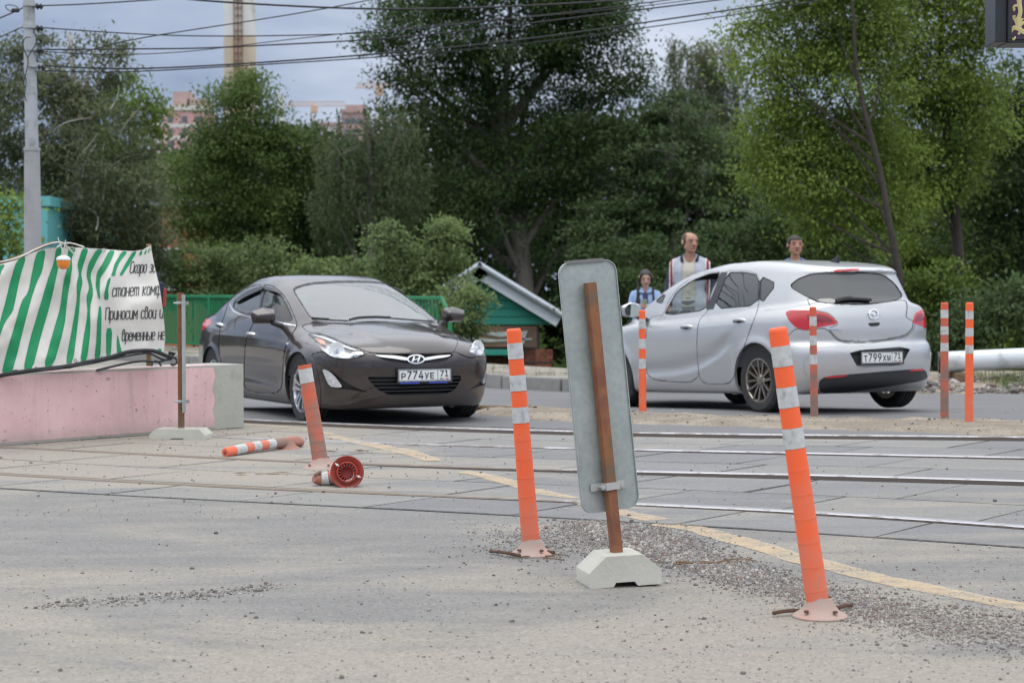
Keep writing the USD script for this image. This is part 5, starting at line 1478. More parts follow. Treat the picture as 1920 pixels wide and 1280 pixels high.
for py in (568, 752):
    z = P(340, py, e[1])[2]
    br = part(es, "bracket", cat(lathe([(.0275, -.014), (.0315, -.014), (.0315, .014), (.0275, .014)], 20).apply_translation((pf[0] * .5 + pt[0] * .5, 0, z)), box(.05, .006, .026, (pt[0] + .045, -.03, z))), "zinc_bracket", 30)
    part(br, "bolt", move(cyl(.007, .09, 8), (pt[0] - .005, -.036, z), ry=math.pi / 2), "zinc_bracket")

# pipes
plain("white_pole_paint", (.56, .59, .62), .4, .15, var=.06, scale=2, stain=(.38, .38, .38), stain_scale=3)
pl0, pl1 = P(1760, 679, 23.6), P(2120, 661, 23.2)
pp = thing("lying_lamp_pole", "long pale grey metal pole lying beyond the road behind the two right posts", "pole", pl0)
part(pp, "tube", tube([(0, 0, 0), pl1 - pl0], [.140, .128], 28, False), "white_pole_paint", 40)
dd_ = unit(pl1 - pl0)
ring = lathe([(.128, -.01), (.146, -.01), (.146, .03), (.128, .03)], 28)
xx = unit(np.cross([0, 0, 1.0], dd_))
part(pp, "end_ring", frame(ring, np.zeros(3), xx, np.cross(dd_, xx), dd_), "black_plastic", 30)
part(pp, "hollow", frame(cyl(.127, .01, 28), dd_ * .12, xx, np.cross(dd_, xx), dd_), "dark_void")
for u in (.25, 2.2):
    q = pl0 + (pl1 - pl0) * u / np.linalg.norm(pl1 - pl0)
    alone("support_lath", move(rbox(.16, .5, .12, .015), (q[0], q[1], q[2] - .205)), "old_wood", ["short timber under the left end of the lying pole", "short timber under the middle of the lying pole"][u > 1], "timber", smooth=30)
q0, q1 = G(850, 763, .03), G(1003, 767, .03)
rp_ = thing("rusty_pipe", "thin brown pipe lying on the road right of the dark sedan's wheel", "pipe", q0)
part(rp_, "tube", tube([(0, 0, 0), q1 - q0], .028, 14, False), "old_wood", 40)
dd_ = unit(q1 - q0)
xx = unit(np.cross([0, 0, 1.0], dd_))
part(rp_, "end_ring", frame(lathe([(.022, -.01), (.031, -.01), (.031, .012), (.022, .012)], 16), q1 - q0, xx, np.cross(dd_, xx), dd_), "rebar", 30)
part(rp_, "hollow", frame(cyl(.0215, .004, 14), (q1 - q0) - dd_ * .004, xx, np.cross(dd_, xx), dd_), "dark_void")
class CarMaker:
    """Cuts one smooth body into panels, panes, lamps and trim; outlines are given as seen along lines of sight, and each cut is mirrored to the other flank."""

    def __init__(self, f, M, conv, node, near):
        self.f, self.M, self.Mi, self.conv, self.node, self.near = f, M, np.linalg.inv(M), conv, node, near
        self.V, self.F, self.N = surface(f, (-2.413, -1.0071, .0503), (2.45, 1.0, 1.62), .02)
        self._s, self._reach = {}, {}
        self.rest = self.shell(0, .03)
        self.lining = self.shell(.032, .040)

    def solid(self, d):
        if d not in self._s:
            self._s[d] = m3.Manifold(m3.Mesh((self.V - d * self.N).astype(np.float32), self.F.astype(np.uint32)))
        return self._s[d]

    def shell(self, a, b):
        return self.solid(a) - self.solid(b)

    def ray(self, a, b):
        x, y = self.conv(a, b)
        d = self.Mi[:3, :3] @ ray(x, y)
        o = self.Mi[:3, :3] @ np.array([0, 0, CAM_H]) + self.Mi[:3, 3]
        return o, d

    def reach(self, a, b):
        """Distance along a line of sight to the body, or to where it passes closest."""
        o, d = self.ray(a, b)
        t = np.linspace(12, 24, 500)
        v = self.f(o + t[:, None] * d)
        i = int(np.argmax(v < 0))
        if v[i] >= 0:
            return o, d, float(t[int(np.argmin(v))])
        t = np.linspace(t[max(i - 1, 0)], t[i], 60)
        v = self.f(o + t[:, None] * d)
        return o, d, float(t[int(np.argmax(v < 0))])

    def hit(self, a, b, out=0.0):
        """Point of the body behind a point of the outline, in the car's own axes, lifted off the surface."""
        o, d, t = self.reach(a, b)
        p = o + t * d
        n = unit(grad(self.f, p[None])[0])
        return p + out * n, n

    def cut(self, pts, clip, grow=0.0, smooth=2):
        poly = pts if not isinstance(pts, (list, np.ndarray)) else Polygon(chaikin(pts, smooth) if smooth else pts)
        poly = poly.buffer(0)
        if grow:
            poly = poly.buffer(grow)
        m = prism(poly, 1.0)
        v = m.vertices.copy()
        out = np.zeros_like(v)
        for i, (a, b, z) in enumerate(v):
            k = (round(a, 3), round(b, 3))
            if k not in self._reach:
                self._reach[k] = self.reach(a, b)
            o, d, t = self._reach[k]
            out[i] = o + (t - .30 if z < .5 else t + .32) * d
        k = m3.Manifold(m3.Mesh(out.astype(np.float32), m.faces.astype(np.uint32)))
        if k.status() != m3.Error.NoError or k.volume() < 0:
            k = m3.Manifold(m3.Mesh(out.astype(np.float32), m.faces[:, ::-1].astype(np.uint32).copy()))
        lo, hi = np.array(clip[:3]), np.array(clip[3:])
        return k ^ m3.Manifold.cube(tuple(hi - lo)).translate(tuple(lo))

    def both(self, k, mirror):
        return [k, k.mirror((0, 1, 0))] if mirror else [k]

    def put(self, name, man, mat, smooth=35, label=None, parent=None):
        if man.is_empty() or man.num_tri() < 2:
            return None
        return part(parent or self.node, name, tm(man), mat, smooth, label)

    def panel(self, name, pts, clip, mat, mirror=False, gap=1.4, parent=None):
        """A panel of the skin behind a thin gap."""
        a, b = self.cut(pts, clip, -gap), self.cut(pts, clip, gap)
        nodes = []
        for ka, kb in zip(self.both(a, mirror), self.both(b, mirror)):
            nodes.append(self.put(name, self.rest ^ ka, mat, parent=parent))
            self.rest = self.rest - kb
        return nodes

    def inset(self, name, pts, clip, mat, a, b, mirror=False, cut=True, grow=0.0, parents=None, smooth=2, label=None):
        """A piece between two depths under the skin; cut removes the skin over it."""
        k = self.cut(pts, clip, grow, smooth)
        nodes = []
        for i, kk in enumerate(self.both(k, mirror)):
            nodes.append(self.put(name, self.shell(a, b) ^ kk, mat, parent=parents[i] if parents else None, label=label))
            if cut:
                self.rest = self.rest - kk
        return nodes

    def pane(self, name, pts, clip, mat, mirror=False, ring=5.0, trim="dark_trim", smooth=2):
        k0, k1 = self.cut(pts, clip, 0, smooth), self.cut(pts, clip, ring, smooth)
        nodes = []
        for a, b in zip(self.both(k0, mirror), self.both(k1, mirror)):
            g = self.put(name, self.shell(.005, .010) ^ a, mat)
            nodes.append(g)
            if ring:
                self.put("window_trim", self.shell(.002, .02) ^ (b - a), trim)
            self.rest = self.rest - b
            self.lining = self.lining - b
        return nodes


def wheel(node, c, R, W, side, style, M=None):
    """Wheel with its axle along y; side = +1 left, -1 right (its face looks that way)."""
    rr = R * .655
    turn = lambda m: frame(m, c, np.array([1.0, 0, 0]), np.array([0, 0, 1.0]) * -side, np.array([0, 1.0, 0]) * side)
    h = W / 2
    prof = [(rr, -h * .86), (rr + .03, -h), (R - .03, -h * 1.02), (R - .012, -h * .9), (R, -h * .72)]
    for g in (-.38, 0.0, .38):
        prof += [(R, h * (g - .09)), (R - .008, h * (g - .07)), (R - .008, h * (g + .07)), (R, h * (g + .09))]
    prof += [(R, h * .72), (R - .012, h * .9), (R - .03, h * 1.02), (rr + .035, h * .98), (rr + .012, h * .93), (rr, h * .86), (rr, -h * .86)]
    w = Node(unique(node.path, "wheel"))
    UsdGeom.Xform.Define(stage, w.path)
    part(w, "tyre", turn(lathe(prof, 56)), "rubber", 28)
    rim = lathe([(rr - .035, -h * .8), (rr, -h * .84), (rr, -h * .9), (rr + .012, -h * .9), (rr + .006, -h * .78), (rr - .006, h * .2), (rr + .004, h * .84), (rr + .010, h * .93), (rr - .004, h * .95), (rr - .014, h * .86), (rr - .022, h * .3), (rr - .035, -h * .8)], 56)
    mat = "silver_alloy" if style == "five" else "bronze_alloy"
    part(w, "rim", turn(rim), mat, 40)
    sp = []
    if style == "five":
        for k in range(5):
            for s in (-1, 1):
                a = k * 2 * math.pi / 5 + math.pi / 2
                o = Polygon([(.045, s * .006), (rr - .02, s * .022), (rr - .015, s * .075), (rr * .55, s * .040), (.05, s * .034)])
                m = prism(o, .03, h * .62)
                m.vertices[:, 2] += np.interp(np.hypot(m.vertices[:, 0], m.vertices[:, 1]), [0, rr], [-.012, .012])
                sp.append(move(m, rz=a))
    else:
        for k in range(6):
            for s in (-1, 1):
                a = k * 2 * math.pi / 6 + .3
                o = Polygon([(.05, s * .004), (rr * .55, s * .020), (rr - .012, s * .032), (rr - .012, s * .056), (rr * .5, s * .040), (.05, s * .026)])
                m = prism(o, .028, h * .60)
                m.vertices[:, 2] += np.interp(np.hypot(m.vertices[:, 0], m.vertices[:, 1]), [0, .1, rr], [-.02, -.004, .012])
                sp.append(move(m, rz=a))
    for m in sp:
        part(w, "spoke", turn(m), mat, 30)
    part(w, "hub", turn(lathe([(0, h * .3), (.07, h * .3), (.07, h * .66), (.055, h * .78), (.03, h * .86), (0, h * .87)], 24)), mat, 40)
    bolts = [move(cyl(.009, .02, 8), (.05 * math.cos(t), .05 * math.sin(t), h * .82)) for t in np.arange(5) * 2 * math.pi / 5]
    part(w, "wheel_bolts", turn(cat(*bolts)), "brake_metal")
    part(w, "brake_disc", turn(lathe([(.03, 0), (.13, 0), (.13, .02), (.03, .02)], 32)), "brake_metal", 30)
    return w


def seat_mesh(back=.62):
    c = rbox(.52, .50, .16, .06)
    c.apply_translation((0, 0, .42))
    b = rbox(.14, .48, back, .06)
    b = move(b, (-.32, 0, .42 + back / 2), ry=-.25)
    h = move(rbox(.10, .26, .18, .045), (-.44, 0, .5 + back + .12), ry=-.2)
    return cat(c, b, h)


def interior(node, xs, floor, wheel_side, cowl):
    for x, ys, w in ((xs[0], (-.36, .36), 1), (xs[1], (-.36, .36), 1.15)):
        for y in ys:
            part(node, "seat", move(seat_mesh(), (x, y, floor - .22), s=(1, w, .92)), "seat_cloth", 40)
    d = m3.Manifold.batch_hull([m3.Manifold.sphere(.05, 16).translate((x, y, z)) for x in (cowl - .42, cowl - .05) for y in (-.62, .62) for z in ((.62, .86) if x < cowl - .2 else (.62, .88))])
    part(node, "dashboard", tm(d), "seat_cloth", 40)
    t = trimesh.creation.torus(.18, .015, major_sections=32, minor_sections=8)
    st = cat(t, box(.34, .03, .02), cyl(.05, .04, 16))
    part(node, "steering_wheel", move(st, (cowl - .56, wheel_side * .36, .90), ry=-1.1), "black_plastic", 40)


def plate(node, o, ux, uy, uz, text, region, w=.52, h=.112):
    """Number plate: board, border and characters; ux along the text, uy up, uz out of the board."""
    fr = lambda m: frame(m, o, ux, uy, uz)
    pl = part(node, "number_plate", fr(move(rbox(w, h, .006, .0028), (0, 0, .003))), "plate_white", 30)
    holder = sbox(-w / 2 - .012, -h / 2 - .012, w / 2 + .012, h / 2 + .012).difference(sbox(-w / 2 + .001, -h / 2 + .001, w / 2 - .001, h / 2 - .001))
    part(pl, "holder", fr(prism(holder, .008, 0)), "black_plastic")
    ring = sbox(-w / 2 + .006, -h / 2 + .006, w / 2 - .006, h / 2 - .006)
    ring = ring.difference(ring.buffer(-.0035))
    bar = sbox(w / 2 - .135, -h / 2 + .006, w / 2 - .131, h / 2 - .006)
    part(pl, "border", fr(prism(ring.union(bar), .001, .0062)), "plate_ink")
    x = -w / 2 + .028
    out = []
    for ch, hh, adv in text:
        m = meshkit.text_mesh(ch, hh, .001, True)
        bx = m.bounds
        m.apply_scale((min(.046, adv * .78) / (bx[1][0] - bx[0][0]), hh / (bx[1][1] - bx[0][1]), 1))
        bx = m.bounds
        m.apply_translation((x - bx[0][0], -h / 2 + .020 - bx[0][1], .0062))
        out.append(m)
        x += adv
    m = meshkit.text_mesh(region, .056, .001, True)
    bx = m.bounds
    m.apply_scale((.080 / (bx[1][0] - bx[0][0]), .056 / (bx[1][1] - bx[0][1]), 1))
    bx = m.bounds
    m.apply_translation((w / 2 - .108 - bx[0][0], h / 2 - .016 - .056 - bx[0][1], .0062))
    out.append(m)
    part(pl, "characters", fr(cat(*out)), "plate_ink")
    part(pl, "flag_mark", fr(box(.030, .010, .001, (w / 2 - .040, -h / 2 + .020, .0067))), "plate_red")
    rus = meshkit.text_mesh("RUS", .014, .001, True)
    part(pl, "country_mark", fr(move(rus, (w / 2 - .112, -h / 2 + .014, .0062))), "plate_ink")
    return pl


def lamp_unit(C, pts, clip, lens, back_mat, a=.045, mirror=True, name="headlight", lens_thick=.005):
    """A lamp: recessed housing behind a lens."""
    k = C.cut(pts, clip)
    res = []
    for kk in C.both(k, mirror):
        n = Node(unique(C.node.path, name))
        UsdGeom.Xform.Define(stage, n.path)
        C.put("lens", C.shell(-.001, lens_thick) ^ kk, lens, parent=n)
        C.put("housing", C.shell(a, a + .012) ^ kk, back_mat, parent=n)
        C.rest = C.rest - kk
        res.append((n, kk))
    return res


glassy("lens_clear", (0.93, 0.94, 0.95), 0.02, 1.45)
glassy("window_glass", (0.62, 0.68, 0.66), 0.01, 1.5)
glassy("window_clear", (0.78, 0.84, 0.82), 0.01, 1.5)
glassy("windshield_glass", (0.62, 0.67, 0.66), 0.012, 1.7, .16)
glassy("window_dark", (0.04, 0.045, 0.045), 0.012, 1.6, 0.07)
glassy("rear_glass", (0.012, 0.013, 0.013), 0.02, 1.6, 0.07)
plain("lining_cloth", (0.035, 0.036, 0.038), .95)
plain("lamp_silver", (0.80, 0.81, 0.82), 0.30, 0.45, var=0.1, scale=30, bump=.003, bscale=70)
plain("lamp_grey", (0.16, 0.17, 0.18), 0.3, 0.6, var=.3, scale=22)
plain("fog_lens", (0.62, 0.64, 0.66), 0.2, 0.6, var=0.35, scale=45, coat=1.0, bump=.004, bscale=60)
plain("orange_lens", (0.6, 0.16, 0.02), 0.2, coat=1.0)
look("tail_red", {"g": ("geometry", {}), "w": ("wave_texture", {"wave_type": "bands", "bands_direction": "z", "scale": 14.0, "distortion": 0.6}),
                  "r": ("rgb_ramp", {"ramp": [(0, (.30, .008, .012)), (1, (.50, .022, .030))]}), "p": ("principled_bsdf", {"roughness": .18, "coat_weight": 1.0, "coat_roughness": .02})},
     [("g.position", "w.vector"), ("w.fac", "r.fac"), ("r.color", "p.base_color")])


def paint(name, base, metal, rough, dust, coat=1.0):
    """Metallic car paint under a clear coat, with flakes and road dust on the lower flanks."""
    look(name, {"g": ("geometry", {}), "tc": ("texture_coordinate", {}), "sp": ("separate_xyz", {}), "n": ("noise_texture", {"scale": 900.0, "detail": 1.0}),
                "r": ("rgb_ramp", {"ramp": [(.3, tuple(np.array(base) * .85)), (.7, tuple(np.array(base) * 1.15))]}),
                "dn": ("noise_texture", {"scale": 5.0, "detail": 7.0, "roughness": .65}), "dz": ("map_range", {"from_min": .50, "from_max": .12, "to_min": 0.0, "to_max": .75, "clamp": True}),
                "dm": ("math", {"math_type": "multiply"}), "mx": ("mix_color", {"b": dust}), "rm": ("map_range", {"from_min": 0, "from_max": .5, "to_min": 0.0, "to_max": .35, "clamp": True}), "cw": ("math", {"math_type": "subtract", "value1": coat}),
                "rg": ("map_range", {"from_min": 0, "from_max": .5, "to_min": rough, "to_max": .62, "clamp": True}),
                "p": ("principled_bsdf", {"metallic": metal, "coat_roughness": .025, "coat_ior": 1.5})},
         [("g.position", "n.vector"), ("n.fac", "r.fac"), ("tc.object", "sp.vector"), ("sp.z", "dz.value"), ("g.position", "dn.vector"), ("dn.fac", "dm.value1"), ("dz.result", "dm.value2"),
          ("dm.value", "mx.fac"), ("r.color", "mx.a"), ("mx.result", "p.base_color"), ("dm.value", "rm.value"), ("rm.result", "cw.value2"), ("cw.value", "p.coat_weight"), ("dm.value", "rg.value"), ("rg.result", "p.roughness")])


paint("brown_paint", (0.023, 0.0172, 0.0165), .35, .24, (.09, .08, .07))
paint("silver_paint", (0.470, 0.474, 0.484), .75, .36, (.34, .32, .30), .8)
plain("mirror_glass", (0.5, 0.55, 0.53), 0.03, 1.0, var=.02)


def side_mirror(C, c, size, paint_mat, face, near_only=False):
    """Door mirror on each flank: shell, foot, glass; face = -1: the glass looks to the rear."""
    for s in (-1, 1):
        n = Node(unique(C.node.path, "door_mirror"))
        UsdGeom.Xform.Define(stage, n.path)
        sx, sy, sz = size
        ball = lambda x, y, z, r: m3.Manifold.sphere(r * sz, 20).translate((x * sx, s * y * sy, z * sz))
        top = m3.Manifold.batch_hull([ball(.0, -.62, .42, .42), ball(.0, -.66, -.45, .40), ball(.02, .70, .30, .34), ball(.0, .62, -.42, .36), ball(.48, -.45, .10, .42), ball(.50, -.30, -.30, .40), ball(.34, .45, .0, .38), ball(.0, .0, .58, .40)]) ^ m3.Manifold.cube((2, 2, 2)).translate((-sx * .35, -1, -1))
        t = tm(top)
        t.apply_translation((c[0], s * c[1], c[2]))
        part(n, "mirror_shell", t, paint_mat, 40)
        g = m3.Manifold.cylinder(.004, 1.0, 1.0, 40).scale((sz * .82, sy * .80, 1)).rotate((0, 90, 0)).translate((c[0] - sx * .35 - .006, s * c[1], c[2]))
        part(n, "mirror_glass", tm(g), "mirror_glass", 30)
        foot = m3.Manifold.batch_hull([m3.Manifold.sphere(.022, 10).translate((c[0] + .02, s * (c[1] - sy * .6), c[2] - sz * .7)), m3.Manifold.sphere(.03, 10).translate((c[0] + .06, s * (c[1] - sy - .07), c[2] - sz - .02)), m3.Manifold.sphere(.02, 10).translate((c[0] - .04, s * (c[1] - sy - .05), c[2] - sz - .01))])
        part(n, "mirror_foot", tm(foot), "black_plastic", 40)


def handle(C, a, b, L, mats):
    """Door handle with its finger recess, both flanks."""
    p, n = C.hit(a, b)
    for s in (1, -1):
        q = p * np.array([1, s, 1])
        nn = n * np.array([1, s, 1])
        ux = unit(np.cross(np.cross(nn, [1, 0, 0]), nn))
        uy = unit(np.cross(nn, ux))
        h = Node(unique(C.node.path, "door_handle"))
        UsdGeom.Xform.Define(stage, h.path)
        bar = spline([(-L / 2, 0, -.005), (-L * .32, 0, .026), (0, 0, .032), (L * .32, 0, .026), (L / 2, 0, -.005)], 14)
        m = tube(bar, .011, 8)
        m.vertices[:, 1] *= 1.4
        part(h, "grip", frame(m, q, ux, uy, nn), mats[0], 50)
        cup = m3.Manifold.sphere(1, 24).scale((L * .30, .026, .006))
        part(h, "recess", frame(tm(cup), q, ux, uy, nn), mats[1], 40)


def wipers(C, lists, r=.009):
    for pts in lists:
        p = np.array([C.hit(a, b, .018)[0] for a, b in pts])
        p = spline(p, 14)
        w = Node(unique(C.node.path, "wiper"))
        UsdGeom.Xform.Define(stage, w.path)
        part(w, "blade", tube(p, r, 6), "black_plastic")
        part(w, "arm", tube(p[:7] + np.array([0, 0, .012]), r * .8, 6), "black_plastic")


def arches(C, xs, zc, R, y0=.52):
    for x in xs:
        for s in (-1, 1):
            k = m3.Manifold.cylinder(.9, R, R, 64).rotate((90, 0, 0))
            k = k.translate((x, (y0 + .9) if s > 0 else -y0, zc))
            C.rest = C.rest - k
            lin = (m3.Manifold.cylinder(.31, R - .002, R - .002, 48) - m3.Manifold.cylinder(.29, R - .014, R - .014, 48).translate((0, 0, .0 if s > 0 else .02))).rotate((90, 0, 0))
            lin = lin.translate((x, (y0 + .305) if s > 0 else -y0 + .005, zc)) ^ m3.Manifold.cube((2, 4, 2)).translate((x - 1, -2, .2))
            C.put("wheel_arch_liner", lin ^ C.solid(.012), "wheel_well")


def sedan():
    node = thing("dark_brown_sedan", "glossy dark brown sedan driving towards us past the pink barrier", "car", matrix=ELANTRA_M)
    C = CarMaker(elantra_f(), ELANTRA_M, lambda a, b: (350 + .30208 * a, 490 + .30208 * b), node, -1)
    S, Fr, B = (-2.0, -1.1, .1, 1.75, -.25, 1.6), (1.0, -1.1, .1, 2.6, 1.1, 1.2), "brown_paint"
    WR, WZ = .308, .335
    arches(C, (1.35, -1.35), WZ, .352)
    # glass
    C.pane("windshield", [(662, 172), (770, 140), (960, 128), (1180, 130), (1305, 152), (1420, 232), (1540, 350), (1530, 374), (1300, 380), (1000, 380), (800, 368), (760, 330), (700, 232)], (.0, -.95, .8, 1.5, .95, 1.5), "windshield_glass", ring=9)
    rear = m3.Manifold.batch_hull([m3.Manifold.cube((.6, w, .01), True).translate((-1.6, 0, z)) for w, z in ((1.10, 1.13), (.96, 1.34))])
    rear = rear ^ m3.Manifold.cube((.85, 3, 2)).translate((-2.0, -1.5, 0))
    C.put("rear_window", C.shell(.005, .010) ^ rear, "window_glass")
    C.rest = C.rest - rear
    C.lining = C.lining - rear
    C.pane("front_door_window", [(482, 178), (545, 182), (592, 222), (640, 318), (660, 378), (452, 350)], S, "window_glass", True, ring=6)
    C.pane("rear_door_window", [(290, 290), (298, 252), (380, 198), (468, 166), (438, 342), (338, 316)], S, "window_dark", True, ring=6)
    C.inset("window_strip", [(262, 262), (285, 312), (335, 334), (440, 362), (676, 402), (680, 394), (442, 353), (338, 325), (293, 304), (270, 262)], S, "chrome", -.003, .01, True, cut=False, smooth=1)
    C.inset("wind_deflector", [(286, 244), (370, 182), (470, 148), (476, 168), (385, 208), (300, 252)], S, "dark_trim", -.022, -.016, True, cut=False)
    C.inset("wind_deflector", [(474, 148), (540, 166), (578, 196), (535, 186), (480, 172)], S, "dark_trim", -.022, -.016, True, cut=False)
    # lamps
    HL = [(742, 446), (830, 452), (900, 476), (1000, 522), (1116, 562), (1080, 592), (1000, 604), (905, 594), (850, 556), (798, 496)]
    for n, kk in lamp_unit(C, HL, (.9, -1.1, .3, 2.4, -.1, 1.1), "lens_clear", "lamp_silver", .05):
        s = -1 if n.path.endswith("headlight") else 1
        C.put("bezel", (C.shell(.012, .03) ^ C.cut([(836, 545), (905, 586), (1000, 596), (1035, 560), (1105, 566), (1085, 578), (1042, 574), (1010, 604), (900, 600)], (.9, -1.1, .3, 2.4, -.1, 1.1), 2)).mirror((0, 0 if s < 0 else 1, 0)) if s > 0 else C.shell(.012, .03) ^ C.cut([(836, 545), (905, 586), (1000, 596), (1035, 560), (1105, 566), (1085, 578), (1042, 574), (1010, 604), (900, 600)], (.9, -1.1, .3, 2.4, -.1, 1.1), 2), "chrome", parent=n)
        for (a, b, r) in ((925, 535, .075), (1040, 575, .030)):
            p, nn = C.hit(a, b, -.03)
            p, nn = p * np.array([1, -s, 1]), np.array([.95, s * .28, .1])
            ring = lathe([(.015, -.02), (r * .7, -.012), (r, .012), (r * .97, .016), (r * .6, .0), (.015, -.008)], 28)
            uz = unit(nn)
            ux = unit(np.cross([0, 0, 1.0], uz))
            part(n, "reflector", frame(ring, p, ux, np.cross(uz, ux), uz), "lamp_silver", 40)
            part(n, "bulb", frame(cat(cyl(.012, .05, 12), trimesh.creation.icosphere(2, .018)), p, ux, np.cross(uz, ux), uz), "chrome", 40)
        C.put("turn_signal", C.shell(.02, .04) ^ (C.cut([(790, 470), (850, 480), (870, 520), (830, 510)], (.9, -1.1, .3, 2.4, -.1, 1.1)) if s < 0 else C.cut([(790, 470), (850, 480), (870, 520), (830, 510)], (.9, -1.1, .3, 2.4, -.1, 1.1)).mirror((0, 1, 0))), "orange_lens", parent=n)
        C.put("light_strip", C.shell(.008, .02) ^ (C.cut([(745, 448), (830, 456), (900, 480), (1000, 526), (1105, 562), (1000, 540), (900, 498), (830, 470)], (.9, -1.1, .3, 2.4, -.1, 1.1)) if s < 0 else C.cut([(745, 448), (830, 456), (900, 480), (1000, 526), (1105, 562), (1000, 540), (900, 498), (830, 470)], (.9, -1.1, .3, 2.4, -.1, 1.1)).mirror((0, 1, 0))), "lamp_silver", parent=n)
    lamp_unit(C, [(72, 362), (140, 354), (160, 372), (132, 404), (84, 436)], (-2.6, -1.1, .3, -1.5, 0, 1.2), "tail_red", "lamp_grey", .03, name="tail_light", lens_thick=.02)
    # front face
    C.inset("upper_grille", [(1156, 571), (1280, 575), (1420, 576), (1560, 574), (1645, 569), (1654, 584), (1606, 620), (1500, 633), (1350, 633), (1222, 614)], Fr, "black_plastic", .025, .04)
    wing = [(1162, 578), (1300, 584), (1372, 596), (1375, 616), (1290, 602), (1200, 592)]
    C.inset("grille_wing", wing, Fr, "chrome", -.006, .02, cut=False)
    C.inset("grille_wing", [(1648, 578), (1560, 584), (1478, 596), (1475, 616), (1550, 602), (1620, 592)], Fr, "chrome", -.006, .02, cut=False)
    bc, th = np.array([1424, 606]), np.linspace(0, 2 * np.pi, 36)[:-1]
    el = lambda rx, ry: Polygon(np.c_[bc[0] + rx * np.cos(th), bc[1] + ry * np.sin(th)])
    C.inset("badge_field", el(50, 24), Fr, "black_plastic", -.004, .02, cut=False)
    C.inset("badge_ring", el(56, 29).difference(el(47, 22)), Fr, "chrome", -.012, .0, cut=False)
    hh = Polygon([(1396, 622), (1408, 590), (1418, 590), (1406, 622)]).union(Polygon([(1430, 622), (1442, 590), (1452, 590), (1440, 622)])).union(Polygon([(1404, 610), (1440, 598), (1444, 602), (1406, 616)]))
    C.inset("badge_letter", hh, Fr, "chrome", -.012, .0, cut=False)
    LG = [(1112, 712), (1200, 716), (1420, 718), (1620, 714), (1715, 706), (1664, 798), (1600, 824), (1420, 830), (1260, 830), (1182, 794)]
    kk = C.cut(LG, Fr)
    C.put("lower_grille", C.shell(.06, .075) ^ kk, "black_plastic")
    for z in np.arange(.30, .50, .034):
        C.put("grille_slat", C.shell(.006, .05) ^ kk ^ m3.Manifold.cube((3, 3, .010)).translate((0, -1.5, z)), "dark_trim")
    C.rest = C.rest - kk
    for nm, pts, a, b, mt in (("fog_lamp_recess", [(828, 658), (915, 690), (1000, 758), (1090, 800), (1140, 814), (990, 792), (885, 787)], .035, .05, "black_plastic"),):
        C.inset(nm, pts, (.8, -1.1, .1, 2.4, -.2, .8), mt, a, b, True)
    C.inset("fog_lamp", [(838, 667), (868, 672), (915, 706), (974, 784), (884, 779)], (.8, -1.1, .1, 2.4, -.2, .8), "fog_lens", .004, .03, True, cut=False)
    # plate
    o = None
    p, _ = C.hit(1441, 702)
    plate(node, (p[0] + .016, 0, p[2] - .004), np.array([0, 1.0, 0]), np.array([0, 0, 1.0]), np.array([1.0, 0, 0]),
          [("Р", .058, .058), ("7", .076, .056), ("7", .076, .056), ("4", .076, .060), ("У", .058, .054), ("Е", .058, .05)], "71")
    part(node, "plate_holder_strip", frame(cat(box(.19, .016, .006, (-.15, -.068, .006)), box(.19, .016, .006, (.13, -.068, .006))), (p[0] + .016, 0, p[2] - .004), (0, 1, 0), (0, 0, 1), (1, 0, 0)), "plate_blue")
    # panels
    C.panel("front_door", [(690, 400), (640, 470), (602, 560), (592, 828), (358, 808), (358, 640), (365, 500), (395, 420), (434, 352), (472, 140), (545, 158), (612, 222), (655, 310)], S, B, True)
    C.panel("rear_door", [(434, 352), (395, 420), (365, 500), (358, 640), (358, 808), (225, 785), (222, 640), (195, 560), (205, 420), (240, 320), (256, 255), (300, 212), (380, 160), (472, 140)], S, B, True)
    C.panel("hood", [(712, 400), (770, 384), (1000, 390), (1300, 390), (1560, 380), (1600, 392), (1668, 450), (1684, 505), (1662, 556), (1640, 566), (1420, 572), (1155, 567), (1110, 553), (1000, 514), (900, 470), (830, 446), (750, 438)], (.9, -1.0, .55, 2.5, 1.0, 1.2), B)
    C.panel("front_bumper", [(768, 577), (850, 560), (900, 600), (1000, 609), (1080, 597), (1120, 568), (1150, 569), (1420, 576), (1650, 569), (1665, 557), (1700, 580), (1760, 602), (1815, 592), (1900, 600), (1900, 960), (830, 960), (835, 800), (805, 650)], (1.2, -1.1, .1, 2.6, 1.1, .95), B, gap=1.0)
    C.put("body", C.rest, B)
    C.put("cabin_lining", C.lining ^ m3.Manifold.cube((3.6, 3, 1.4)).translate((-2.2, -1.5, .45)), "lining_cloth")
    # small things
    side_mirror(C, (.70, 1.0, 1.01), (.12, .135, .085), B, -1)
    handle(C, 400, 452, .20, ("chrome", "black_plastic"))
    handle(C, 205, 396, .20, ("chrome", "black_plastic"))
    p, n = C.hit(625, 510)
    for s in (1, -1):
        part(node, "side_repeater", move(rbox(.05, .012, .022, .005), p * np.array([1, s, 1])), "fog_lens", 40)
    wipers(C, [[(775, 366), (850, 372), (920, 376), (1000, 380)], [(1010, 378), (1150, 360), (1300, 366), (1520, 378)]], .008)
    interior(node, (-.05, -.95), .30, 1, 1.0)
    for x in (1.35, -1.35):
        for s in (-1, 1):
            wheel(node, np.array([x, s * .765, WZ]), WR, .205, s, "five")
    rub = [move(cyl(.05, .3, 12), (-2.15, -.5, .22), ry=math.pi / 2)]
    part(node, "exhaust", cat(*rub), "brake_metal", 40)


